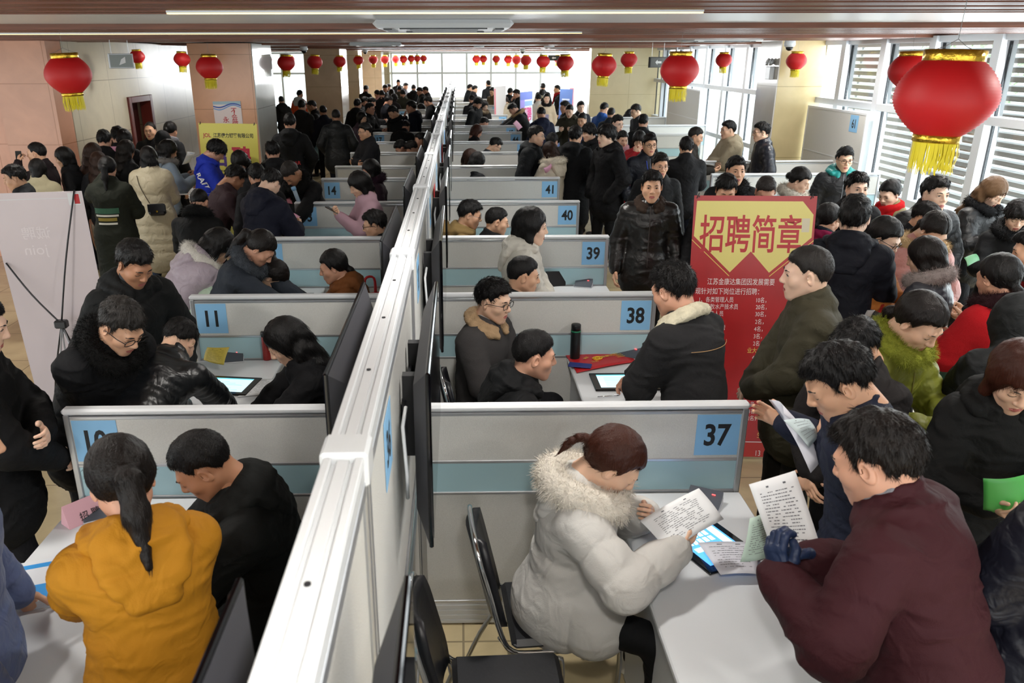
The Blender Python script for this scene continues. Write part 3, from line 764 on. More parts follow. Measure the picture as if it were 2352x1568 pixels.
class Ell:
    def __init__(s, c, r, k=.02, R=None, op='u'):
        s.c = np.asarray(c, float); s.r = np.asarray(r, float); s.k = k; s.R = R; s.op = op
        m = max(s.r) if R is not None else s.r
        s.lo = s.c - m; s.hi = s.c + m

    def d(s, X, Y, Z):
        x, y, z = X - s.c[0], Y - s.c[1], Z - s.c[2]
        if s.R is not None:
            R = s.R; x, y, z = R[0][0] * x + R[1][0] * y + R[2][0] * z, R[0][1] * x + R[1][1] * y + R[2][1] * z, R[0][2] * x + R[1][2] * y + R[2][2] * z
        q = np.sqrt((x / s.r[0]) ** 2 + (y / s.r[1]) ** 2 + (z / s.r[2]) ** 2)
        g = np.sqrt((x / s.r[0] ** 2) ** 2 + (y / s.r[1] ** 2) ** 2 + (z / s.r[2] ** 2) ** 2) + 1e-9
        return q * (q - 1) / g


class Cut:
    """keeps only where fn(X,Y,Z) <= 0"""
    def __init__(s, fn, k=.004): s.fn = fn; s.op = 'i'; s.k = k; s.lo = None


def smin(a, b, k):
    h = np.maximum(k - np.abs(a - b), 0) / k
    return np.minimum(a, b) - h * h * k * .25


def fold_noise(X, Y, Z, seed=0, f=1.0):
    r = np.random.RandomState(seed); o = 0
    wx = .035 * np.sin(Y * 21 * f + Z * 9 + r.rand() * 6) + .02 * np.sin(Z * 33 * f + X * 17 + r.rand() * 6)
    for i in range(3):
        kx, ky, kz = r.uniform(-16, 16) * f, r.uniform(-16, 16) * f, r.uniform(22, 46) * f
        s_ = np.sin(kx * X + ky * Y + kz * (Z + wx) + r.rand() * 6)
        o = o + (1 - np.abs(s_)) ** 2 * (.5 if i else .7)
    return o - .55


def sdf_mesh(prims, h, disp=None, lo=None, hi=None):
    P = [p for p in prims if p.lo is not None and p.op == 'u']
    lo = np.min([p.lo for p in P], 0) - 2.2 * h if lo is None else np.asarray(lo); hi = np.max([p.hi for p in P], 0) + 2.2 * h if hi is None else np.asarray(hi)
    n = np.maximum(np.ceil((hi - lo) / h).astype(int) + 1, 3)
    ax = [lo[i] + np.arange(n[i]) * h for i in range(3)]
    F = np.full(n, .5, F32)
    for p in prims:
        if p.lo is None:
            X, Y, Z = np.ix_(*ax); g = p.fn(X.astype(F32), Y.astype(F32), Z.astype(F32)); F = -smin(-F, -np.broadcast_to(g, F.shape).astype(F32), p.k); continue
        pad = p.k + 2.5 * h
        i0 = np.maximum(((p.lo - pad - lo) / h).astype(int), 0); i1 = np.minimum(((p.hi + pad - lo) / h).astype(int) + 2, n)
        if (i1 <= i0).any(): continue
        sl = tuple(slice(a, b) for a, b in zip(i0, i1))
        X = ax[0][sl[0]].astype(F32)[:, None, None]; Y = ax[1][sl[1]].astype(F32)[None, :, None]; Z = ax[2][sl[2]].astype(F32)[None, None, :]
        g = p.d(X, Y, Z).astype(F32)
        if p.op == 'u': F[sl] = smin(F[sl], g, p.k)
        else: F[sl] = -smin(-F[sl], g, p.k)
    if disp is not None:
        idx = np.nonzero(np.abs(F) < .05)
        F[idx] += disp(ax[0][idx[0]], ax[1][idx[1]], ax[2][idx[2]]).astype(F32)
    F[0] = F[-1] = .5; F[:, 0] = F[:, -1] = .5; F[:, :, 0] = F[:, :, -1] = .5
    return surface_nets(F, lo, h)


def surface_nets(F, lo, h):
    S = F < 0
    c = np.zeros(tuple(np.array(F.shape) - 1), np.int8)
    for dx in (0, 1):
        for dy in (0, 1):
            for dz in (0, 1):
                c += S[dx:F.shape[0] - 1 + dx, dy:F.shape[1] - 1 + dy, dz:F.shape[2] - 1 + dz]
    I = np.nonzero((c > 0) & (c < 8)); n = len(I[0])
    cid = np.full(c.shape, -1, np.int32); cid[I] = np.arange(n)
    co = [(dx, dy, dz) for dx in (0, 1) for dy in (0, 1) for dz in (0, 1)]
    V = {o: F[I[0] + o[0], I[1] + o[1], I[2] + o[2]] for o in co}
    acc = np.zeros((n, 3)); cnt = np.zeros(n)
    for o in co:
        for a in range(3):
            if o[a] == 0:
                p = list(o); p[a] = 1; p = tuple(p)
                va, vb = V[o], V[p]; m = (va < 0) != (vb < 0)
                t = np.where(m, va / np.where(m, va - vb, 1), 0)
                pos = np.tile(np.array(o, float), (n, 1)); pos[:, a] += t
                acc += pos * m[:, None]; cnt += m
    verts = lo + (np.stack(I, 1) + acc / cnt[:, None]) * h
    faces = []
    for a in range(3):
        b, d = (a + 1) % 3, (a + 2) % 3
        sl0 = [slice(None)] * 3; sl1 = [slice(None)] * 3; sl0[a] = slice(0, -1); sl1[a] = slice(1, None)
        s0, s1 = S[tuple(sl0)], S[tuple(sl1)]
        J = np.array(np.nonzero(s0 != s1))
        ok = (J[b] > 0) & (J[d] > 0) & (J[b] < F.shape[b] - 1) & (J[d] < F.shape[d] - 1); J = J[:, ok]
        ins = s0[tuple(J)]
        def g(db, dd):
            K = J.copy(); K[b] += db; K[d] += dd; return cid[tuple(K)]
        q = np.stack([g(-1, -1), g(0, -1), g(0, 0), g(-1, 0)], 1)
        q[~ins] = q[~ins][:, ::-1]; faces.append(q)
    return verts, np.concatenate(faces)


def vnormals(v, f):
    n = np.zeros_like(v); fn = np.cross(v[f[:, 2]] - v[f[:, 0]], v[f[:, 3]] - v[f[:, 1]])
    for k in range(4): np.add.at(n, f[:, k], fn)
    return n / (np.linalg.norm(n, axis=1)[:, None] + 1e-12)


def fast_mesh(name, v, f, mats, parent=None, fm=None, smooth=True):
    """f: (n,4) int array"""
    me = bpy.data.meshes.new(name); nf = len(f)
    me.vertices.add(len(v)); me.vertices.foreach_set('co', np.asarray(v, F32).ravel())
    me.loops.add(nf * 4); me.loops.foreach_set('vertex_index', np.asarray(f, np.int32).ravel())
    me.polygons.add(nf); me.polygons.foreach_set('loop_start', np.arange(nf, dtype=np.int32) * 4); me.polygons.foreach_set('loop_total', np.full(nf, 4, np.int32))
    for x in (mats if isinstance(mats, list) else [mats]): me.materials.append(x)
    if fm is not None: me.polygons.foreach_set('material_index', np.asarray(fm, np.int32))
    me.polygons.foreach_set('use_smooth', np.full(nf, smooth)); me.update(calc_edges=True)
    o = bpy.data.objects.new(name, me); COL.objects.link(o)
    if parent: o.parent = parent
    return o


def strands(root, d0, length, width, rs, segs=4, lift=.3, grav=0.0, curl=0.0, hug=None):
    """thin tapering ribbons: root (n,3), d0 start direction, returns verts, quads"""
    n = len(root); P = [root]; d = d0.copy(); L = (length * rs.uniform(.7, 1.15, n))[:, None] / segs
    side = np.cross(d0, rs.normal(size=(n, 3))); side /= np.linalg.norm(side, axis=1)[:, None] + 1e-9
    for i in range(segs):
        d = d + np.array([0, 0, -grav]) + curl * rs.normal(size=(n, 3)); d /= np.linalg.norm(d, axis=1)[:, None] + 1e-9
        q = P[-1] + d * L
        if hug is not None: q, d = hug(q, d)
        P.append(q)
    w = np.linspace(1, .25, segs + 1); V = []
    for i in range(segs + 1): V += [P[i] - side * width * w[i] / 2, P[i] + side * width * w[i] / 2]
    V = np.stack(V, 1).reshape(-1, 3); m = 2 * (segs + 1); base = np.arange(n)[:, None] * m; F = []
    for i in range(segs): F.append(base + np.array([2 * i, 2 * i + 1, 2 * i + 3, 2 * i + 2]))
    return V, np.concatenate(F)


def cat_parts(parts):
    V, F, M, n = [], [], [], 0
    for v, f, m in parts:
        V.append(v); F.append(np.asarray(f) + n); M.append(np.full(len(f), m)); n += len(v)
    return np.concatenate(V), np.concatenate(F), np.concatenate(M)


# ------------------------------------------------------------------ head (face towards +Y, origin at eye height centre)
def head_prims(female=False, wide=1.0, eyes='open'):
    P = [Ell((0, -.018, .028), (.074, .093, .088), .01), Ell((0, .022, -.03), (.061 * wide, .068, .078), .03),
         Cap((-.046 * wide, .0, -.05), (-.016, .06, -.098), .022, .017, .03), Cap((.046 * wide, .0, -.05), (.016, .06, -.098), .022, .017, .03),
         Ell((0, .068, -.1), (.02, .017, .016), .02), Ell((-.036, .052, -.026), (.028 * wide, .028, .026), .02), Ell((.036, .052, -.026), (.028 * wide, .028, .026), .02),
         Cap((-.03, .0745, .02), (.03, .0745, .02), .0135, .0135, .022), Ell((0, .07, -.062), (.03, .022, .028), .02),
         Cap((0, .086, .012), (0, .103, -.022), .0065, .0095, .012), Ell((0, .1, -.028), (.0115, .0115, .009), .01),
         Ell((-.0125, .092, -.031), (.0075, .0105, .007), .006), Ell((.0125, .092, -.031), (.0075, .0105, .007), .006),
         Ell((-.032, .093, .0045), (.0165, .011, .0115), .01, op='s'), Ell((.032, .093, .0045), (.0165, .011, .0115), .01, op='s')]
    for s in (-1, 1):
        P.append(Ell((s * .032, .0715, .003), (.0155, .0142, .0125), .004))
        if eyes == 'open': P.append(Ell((s * .032, .0885, .0035), (.0128, .010, .0042), .002, op='s'))
        R = Matrix.Rotation(s * -.35, 3, 'Z') @ Matrix.Rotation(-.2, 3, 'X')
        P.append(Ell((s * .0775, -.006, -.008), (.0065, .017, .031), .006, R=R)); P.append(Ell((s * .083, -.001, -.004), (.006, .0095, .018), .004, R=R, op='s'))
    P += [Cap((-.019, .082, -.0605), (.0, .0885, -.059), .0042, .0055, .004), Cap((.019, .082, -.0605), (.0, .0885, -.059), .0042, .0055, .004),
          Cap((-.016, .083, -.0705), (.016, .083, -.0705), .0068, .0068, .005), Cap((0, .087, -.0705), (0, .0885, -.0705), .0072, .0072, .006),
          Cap((-.022, .09, -.0653), (.022, .09, -.0653), .0018, .0018, .002, op='s'),
          Cap((0, -.03, -.05), (0, -.05, -.15), .052, .05, .03)]
    return P


def eval_sdf(prims, pts):
    X, Y, Z = pts[:, 0], pts[:, 1], pts[:, 2]; F = np.full(len(pts), .5)
    for p in prims:
        g = p.d(X, Y, Z); F = smin(F, g, p.k) if p.op == 'u' else -smin(-F, g, p.k)
    return F


def on_face(prims, x, z, off=.0008):
    y = np.linspace(.14, .02, 400); d = eval_sdf(prims, np.stack([np.full(400, x), y, np.full(400, z)], 1)); i = np.argmax(d < 0); return (x, y[i] + off, z)


_heads = {}
SKIN, LIP, BROW, WHITE, IRIS = range(5)


def head_arrays(h, female, eyes):
    k = (h, female, eyes)
    if k in _heads: return _heads[k]
    P = head_prims(female, .95 if female else 1.0, eyes)
    v, f = sdf_mesh(P, h); c = v[f].mean(1)
    fm = np.zeros(len(f), int)
    lip = ((c[:, 0] / .022) ** 2 + ((c[:, 2] + .066) / .0105) ** 2 < 1) & (c[:, 1] > .078)
    fm[lip] = LIP; parts = [(v, f, 0)]
    m = MB()
    th = .0022 if female else .0034
    for s in (-1, 1):
        pts = [on_face(P, s * x, z) for x, z in ((.014, .0215), (.024, .0245), (.034, .0262), (.046, .0215))]
        m.tube(smooth_path(pts, 3), [th * .7] * 3 + [th] * 4 + [th * .5] * 3, 6)
        if eyes == 'open': pts = [(s * .0185, .083, .0022), (s * .024, .0862, .0066), (s * .032, .0868, .0082), (s * .040, .084, .0066), (s * .0455, .0785, .0026)]
        else: pts = [(s * .0185, .083, -.001), (s * .025, .0865, -.0045), (s * .032, .0868, -.0058), (s * .040, .0842, -.0044), (s * .0455, .0795, -.0005)]
        if eyes != 'open': pts = [on_face(P, q[0], q[2], .0004) for q in pts]
        m.tube(smooth_path(pts, 3), .0013, 5)
    v2 = np.array([tuple(p) for p in m.v]); f2 = [q for q in m.f if len(q) == 4]; parts.append((v2, np.array(f2), BROW))
    if eyes == 'open':
        for s in (-1, 1):
            e = MB().lathe([(.0122 * math.sin(a), .0122 * math.cos(a)) for a in np.linspace(.02, math.pi - .02, 11)], 16, M=Matrix.Translation((s * .032, .0718, .0035)) @ Matrix.Rotation(math.radians(-90), 4, 'X'))
            parts.append((np.array([tuple(p) for p in e.v]), np.array([q for q in e.f if len(q) == 4]), WHITE))
            e = MB().lathe([(.0058, .0112), (.0052, .0122), (.003, .01285), (.0005, .013)], 14, M=Matrix.Translation((s * .0315, .0718, .0035)) @ Matrix.Rotation(math.radians(-90), 4, 'X'))
            parts.append((np.array([tuple(p) for p in e.v]), np.array([q for q in e.f if len(q) == 4]), IRIS))
    V, F, M = cat_parts(parts); M[:len(f)] = fm
    _heads[k] = (V, F, M)
    return _heads[k]


# ---- hair
def hairline(style):
    # y (back..front) -> lowest z of hair
    if style in ('short', 'spiky', 'crop', 'part', 'bald'): ys = [-.13, -.09, -.06, -.03, .0, .02, .045, .065, .085, .11]; zs = [-.045, -.05, -.045, .01, .034, .006, .034, .06, .074, .08]
    elif style == 'fringe': ys = [-.13, -.09, -.06, -.03, .0, .02, .045, .065, .085, .11]; zs = [-.06, -.065, -.06, -.03, -.02, -.03, .005, .028, .03, .03]
    elif style in ('bob', 'bobf'): ys = [-.13, -.09, -.03, .0, .03, .05, .065, .085, .11]; zs = [-.12, -.12, -.115, -.1, -.09, -.02, .035 if style == 'bobf' else .04, .04 if style == 'bobf' else .07, .07]
    elif style in ('long',): ys = [-.13, -.09, -.03, .0, .03, .05, .065, .085, .11]; zs = [-.14, -.14, -.14, -.12, -.08, -.01, .04, .068, .075]
    else: ys = [-.13, -.09, -.06, -.03, .0, .02, .045, .065, .085, .11]; zs = [-.07, -.075, -.07, -.03, .018, .0, .035, .058, .07, .074]  # tied back
    if style == 'bald': zs = [-.055, -.062, -.06, -.02, .012, -.01, .05, .09, .16, .17]
    return np.array(ys), np.array(zs)


_hair = {}


def hair_arrays(style, h, n, seed=0):
    k = (style, h, n, seed)
    if k in _hair: return _hair[k]
    rs = np.random.RandomState(seed + 7); ys, zs = hairline(style)
    thick = {'crop': .006, 'bald': .003, 'short': .0075, 'part': .008, 'spiky': .006, 'fringe': .017, 'bob': .02, 'bobf': .02, 'long': .018}.get(style, .015)
    P = [Ell((0, -.02, .03), (.075 + thick, .093 + thick, .088 + thick), .01)]
    if style in ('crop',): P = [Ell((0, -.018, .029), (.0785, .0985, .0935), .01), Ell((0, -.002, .074), (.056, .07, .044), .03)]
    if style in ('short', 'part', 'fringe', 'spiky'): P.append(Ell((0, .005, .078), (.06, .078, .046), .03))
    if style in ('part',): P.append(Ell((.02, .05, .088), (.04, .035, .022), .02))
    if style in ('fringe',): P.append(Cap((-.045, .066, .055), (.045, .066, .055), .022, .022, .03))
    if style in ('bob', 'bobf', 'long'):
        for s in (-1, 1): P.append(Cap((s * .07, -.01, .02), (s * .074, -.005, -.09), .03, .03, .03, sq=((1, 0, 0), 1.3)))
        P.append(Cap((0, -.07, 0), (0, -.065, -.08), .07, .065, .03))
    P2 = []
    TMP = 0 if style in ('long', 'bob', 'bobf', 'fringe') else 1.3 if seed % 3 else .9
    cutf = lambda X, Y, Z: (np.interp(Y + 0 * X + 0 * Z, ys, zs) + .0025 * np.sin(X * 260 + Y * 90) + .002 * np.sin(X * 130 - Y * 310) + TMP * np.maximum(np.abs(X + 0 * Y) - .032, 0) * np.clip((Y - .02) / .035, 0, 1) - Z) * .7 + 0 * X
    if style == 'long':
        for s in (-1, 1): P2.append(Cap((s * .06, -.03, -.08), (s * .075, -.03, -.28), .04, .025, .03, sq=((0, 1, 0), 1.3)))
        P2 += [Cap((0, -.075, -.03), (0, -.085, -.33), .07, .05, .03, sq=((0, 1, 0), 1.4)), Cap((-.045, -.06, -.05), (-.05, -.07, -.3), .04, .035, .03), Cap((.045, -.06, -.05), (.05, -.07, -.3), .04, .035, .03)]
    if style == 'pony': P2 += [Cap((0, -.105, .02), (0, -.145, -.005), .026, .026, .02), Cap((0, -.145, -.005), (0, -.14, -.1), .034, .034, .02), Cap((0, -.14, -.1), (0, -.13, -.24), .034, .01, .02)]
    if style == 'lowpony': P2 += [Cap((0, -.09, -.04), (0, -.115, -.07), .024, .022, .02), Cap((0, -.115, -.07), (0, -.12, -.2), .024, .01, .02)]
    if style == 'bun': P2 += [Ell((0, -.12, .06), (.034, .03, .032), .015)]
    if style == 'lowbun': P2 += [Ell((0, -.118, -.01), (.036, .03, .034), .015)]
    if style == 'braid': P2 += [Cap((0, -.095, .0), (0, -.13, -.005), .02, .018, .01), Ell((0, -.145, -.02), (.017, .017, .015), .006), Ell((.004, -.155, -.045), (.015, .016, .015), .006), Ell((-.004, -.155, -.07), (.014, .015, .015), .006), Cap((0, -.155, -.08), (0, -.15, -.12), .012, .004, .006)]
    prims = P + [Cut(cutf, .01)] + P2
    amp = (.0035 if style in ('short', 'part', 'spiky', 'fringe') else .0016) if style not in ('crop', 'bald') else .0012
    # fine grooves along the combing direction, clumps, parting and waves
    cl = .0055 if style in ('short', 'part', 'spiky', 'fringe') else .0025; part = .0055 if style in ('long', 'bob', 'pony', 'bun', 'lowpony', 'lowbun', 'part') else 0; px_ = .02 if style in ('part',) else .004 * (seed - 1); wav = .006 if style == 'long' else .002 if style == 'bob' else 0
    def disp(X, Y, Z):
        a = np.arctan2(X, -(Y + .02)); return amp * (np.sin(a * 38 + 3 * np.sin(Z * 40)) * .35 + np.sin(a * 71 + Z * 25) * .25 + .3 * np.sin(Z * 60 + X * 50)) + cl * np.sin(X * 95 + 2 * np.sin(Y * 60) + seed) * np.sin(Y * 85 + seed * 2) * np.sin(Z * 75 + 1) + part * np.exp(-(((X - px_) / .0045) ** 2)) * (Z > .06) * (Y > -.03) + wav * np.sin(Z * 55 + X * 25 + 2 * np.sin(Y * 30)) * np.clip((.03 - Z) * 20, 0, 1)
    v, f = sdf_mesh(prims, h, disp); N = vnormals(v, f)
    parts = [(v, f, 0)]
    if n:
        lm = np.interp(v[:, 1], ys, zs)
        w = np.ones(len(v)); w[(v[:, 2] < lm - .0) & (N[:, 2] < -.3)] = 0; w /= w.sum()
        idx = rs.choice(len(v), n, p=w); r = v[idx] - N[idx] * .002; nn = N[idx]
        crown = np.array([.005, -.06, .125]); flow = r - crown
        if style in ('pony', 'bun', 'lowpony', 'lowbun', 'braid'):
            tgt = {'pony': (0, -.11, .03), 'bun': (0, -.11, .06)}.get(style, (0, -.1, -.03)); flow = np.array(tgt) - r
            low = (r[:, 1] < -.115) | (r[:, 2] < -.09); flow[low] = (0, -.05, -1)
        elif style in ('spiky',): flow = flow + np.array([0, .04, .05])
        elif style in ('part',): flow = flow + np.array([.05, -.02, 0])
        elif style in ('fringe',): flow = flow + np.array([0, .02, -.03])
        elif style == 'short':
            fr_ = (r[:, 1] > .045) & (r[:, 2] > .05); flow[fr_] = flow[fr_] * .5 + np.array([[.07, .05, -.03], [-.04, .06, .02], [-.05, .05, -.07]][seed % 3])
        else: flow = flow + np.array([0, 0, -.05])
        flow = flow / (np.linalg.norm(flow, axis=1)[:, None] + 1e-9)
        flow = flow - nn * (flow * nn).sum(1)[:, None] * (.75 if style == 'spiky' else .96); flow /= np.linalg.norm(flow, axis=1)[:, None] + 1e-9
        flow += rs.normal(size=flow.shape) * (.05 if style in ('pony', 'bun', 'lowpony', 'lowbun', 'braid', 'long', 'bob', 'bobf') else .11) + nn * {'crop': .2, 'spiky': .2, 'bald': .12, 'pony': -.02, 'bun': -.02, 'lowpony': -.02, 'lowbun': -.02, 'braid': -.02, 'long': .0, 'bob': .0, 'bobf': .0}.get(style, .05)
        Lh = {'crop': .013, 'bald': .006, 'spiky': .022, 'short': .026, 'part': .035, 'fringe': .035, 'long': .07, 'bob': .04, 'bobf': .04}.get(style, .028)
        if style in ('long', 'bob', 'bobf'): flow[:, 2] -= .35; flow = flow - nn * .12
        sv, sf = strands(r, flow, Lh, .0016 if h < .006 else .003, rs, 3, grav=.1 if style not in ('spiky', 'crop') else 0)
        parts.append((sv, sf, 0))
    V, F, M = cat_parts(parts); _hair[k] = (V, F); return _hair[k]


# ---- hand: wrist at origin, fingers +Y, palm facing -Z, thumb towards +X (right hand seen from above: thumb on the left is mirrored later)
_hands = {}


def hand_arrays(pose, h):
    k = (pose, h)
    if k in _hands: return _hands[k]
    curl = {'relax': (.35, .5, .4), 'grip': (.55, .9, .6), 'fist': (1.3, 1.6, 1.0), 'flat': (.08, .12, .1), 'pinch': (.5, .8, .5)}[pose]
    P = [Cap((0, -.03, 0), (0, .012, 0), .023, .025, .01, sq=((0, 0, 1), 1.35)), Cap((-.016, .02, 0), (-.02, .078, .002), .017, .0145, .016, sq=((0, 0, 1), 1.15)), Cap((.014, .02, 0), (.017, .08, .002), .018, .0145, .016, sq=((0, 0, 1), 1.15)), Cap((0, .02, 0), (0, .082, .003), .017, .0145, .016, sq=((0, 0, 1), 1.15))]
    fing = [(.026, .084, (.040, .024, .019), .0092, -.10), (.0087, .090, (.045, .027, .021), .0094, -.02), (-.0087, .087, (.042, .025, .02), .009, .05), (-.025, .078, (.033, .02, .017), .0078, .14)]
    for i, (x, y, ls, r, sp) in enumerate(fing):
        p = np.array([x, y, .002]); a = 0
        for j, l in enumerate(ls):
            a += curl[j] * (1 + .08 * i) * (.35 if (pose == 'pinch' and i == 0 and j > 1) else 1)
            d = np.array([-math.sin(sp) * math.cos(a), math.cos(sp) * math.cos(a), -math.sin(a)]); q = p + d * l
            P.append(Cap(p, q, r * (1 - .08 * j), r * (1 - .08 * (j + 1)), .004)); p = q
    if pose in ('grip', 'pinch', 'fist'): th = [(.022, .02, -.008), (.042, .045, -.022), (.046, .072, -.034), (.038, .094, -.04)]
    else: th = [(.022, .02, -.004), (.046, .042, -.012), (.058, .068, -.018), (.062, .09, -.024)]
    P.append(Cap(th[0], th[1], .017, .0125, .012)); P.append(Cap(th[1], th[2], .0115, .0105, .005)); P.append(Cap(th[2], th[3], .0105, .0085, .004))
    v, f = sdf_mesh(P, h); _hands[k] = (v, f)
    return _hands[k]
# ------------------------------------------------------------------ people
SKINS = ['#cfa183', '#c4937a', '#d9b095', '#b98a6c', '#e0bba3', '#a9795c']
HAIRC = {'k': '#0d0b0b', 'k2': '#15100e', 'b': '#2b1a12', 'rb': '#3a1c12', 'g': '#2a2624', 'bl': '#604832', 'gr': '#24211f'}


def hair_mat(c):
    m = mat('hair_' + c, HAIRC[c], .42, bump=.4, bscale=260, stretch=(1, 1, .2), spec=.22)
    return m


def skin_mats(i):
    c = SKINS[i % len(SKINS)]
    return [mat('skin_%d' % i, c, .5, sss=.12, bump=.03, bscale=180), mat('lips_%d' % i, '#a9615a', .45), mat('brow_hair', '#1d1614', .7), mat('eye_white', '#ddd8d2', .25), mat('iris', '#150d09', .12)]


def cloth(col, kind='cotton'):
    rgb = [int(col[i:i + 2], 16) for i in (1, 3, 5)]
    k = .6 if max(rgb) < 0x48 else .72 if max(rgb) < 0x70 else .9
    col = '#%02x%02x%02x' % tuple(int(c * k) for c in rgb)
    if kind == 'leather': return mat('leather_' + col, col, .32, bump=.1, bscale=140, bump2=.4, b2scale=8, spec=.5)
    if kind == 'nylon': return mat('nylon_' + col, col, .48, bump=.1, bscale=90, bump2=.5, b2scale=11, spec=.35)
    if kind == 'wool': return mat('wool_' + col, col, .92, bump=.5, bscale=300, bump2=.25, b2scale=6, spec=.2)
    if kind == 'fur': return mat('fur_' + col, col, .8, bump=.6, bscale=120, spec=.2, var=.12, vscale=25)
    if kind == 'denim': return mat('denim_' + col, col, .85, bump=.4, bscale=400, bump2=.3, b2scale=8)
    return mat('cotton_' + col, col, .75, bump=.18, bscale=240, bump2=.45, b2scale=9, spec=.22)


def V3(*a): return np.array(a, float)


def rot(v, axis, ang):
    return np.array(Matrix.Rotation(ang, 3, Vector(axis)) @ Vector(v))


def ik(S, T, l1, l2, hint):
    d = T - S; L = np.linalg.norm(d); mx = (l1 + l2) * .998
    if L > mx: T = S + d / L * mx; d = T - S; L = mx
    if L < .12: L = .12
    u = d / (np.linalg.norm(d) + 1e-9); h = hint - u * (hint @ u); h = nv(h)
    a = (l1 * l1 - l2 * l2 + L * L) / (2 * L); b = math.sqrt(max(l1 * l1 - a * a, 0))
    return S + u * a + h * b, T


def frame3(y, z):
    """columns x,y,z with y along given, z near given"""
    y = nv(y); z = nv(z - y * (z @ y)); x = np.cross(y, z); return np.stack([x, y, z], 1)


ARMS = {  # wrist relative to chest centre at shoulder height: x outward, y forward, z; elbow hint; hand pose; palm normal
    'down': ((.27, .06, -.50), (.3, -1, 0), 'relax', (-1, 0, 0)),
    'pocket': ((.21, .10, -.45), (1, -.8, 0), None, (-1, 0, 0)),
    'hold': ((.10, .33, -.24), (.6, -.2, -1), 'grip', (-.5, -.2, .8)),
    'read': ((.14, .30, -.16), (.6, -.2, -1), 'grip', (-.6, -.3, .6)),
    'phone': ((.05, .30, -.10), (.5, -.1, -1), 'grip', (-.4, -.5, .6)),
    'cross': ((-.07, .22, -.24), (1, .1, -.6), 'relax', (0, -1, 0)),
    'belly': ((.04, .24, -.40), (1, -.3, -.2), 'relax', (0, -1, 0)),
    'desk': ((.15, .40, -.36), (.8, -.3, -.5), 'relax', (0, 0, -1)),
    'reach': ((.12, .50, -.30), (.6, -.3, -.6), 'relax', (0, 0, -1)),
    'up': ((.10, .25, .12), (.8, .2, -1), 'grip', (-.6, -.6, .2)),
    'face': ((.04, .2, .02), (.8, .2, -1), 'relax', (-.3, -1, .2)),
    'back': ((.10, -.2, -.40), (1, -.6, 0), None, (0, 1, 0)),
}
RES = []


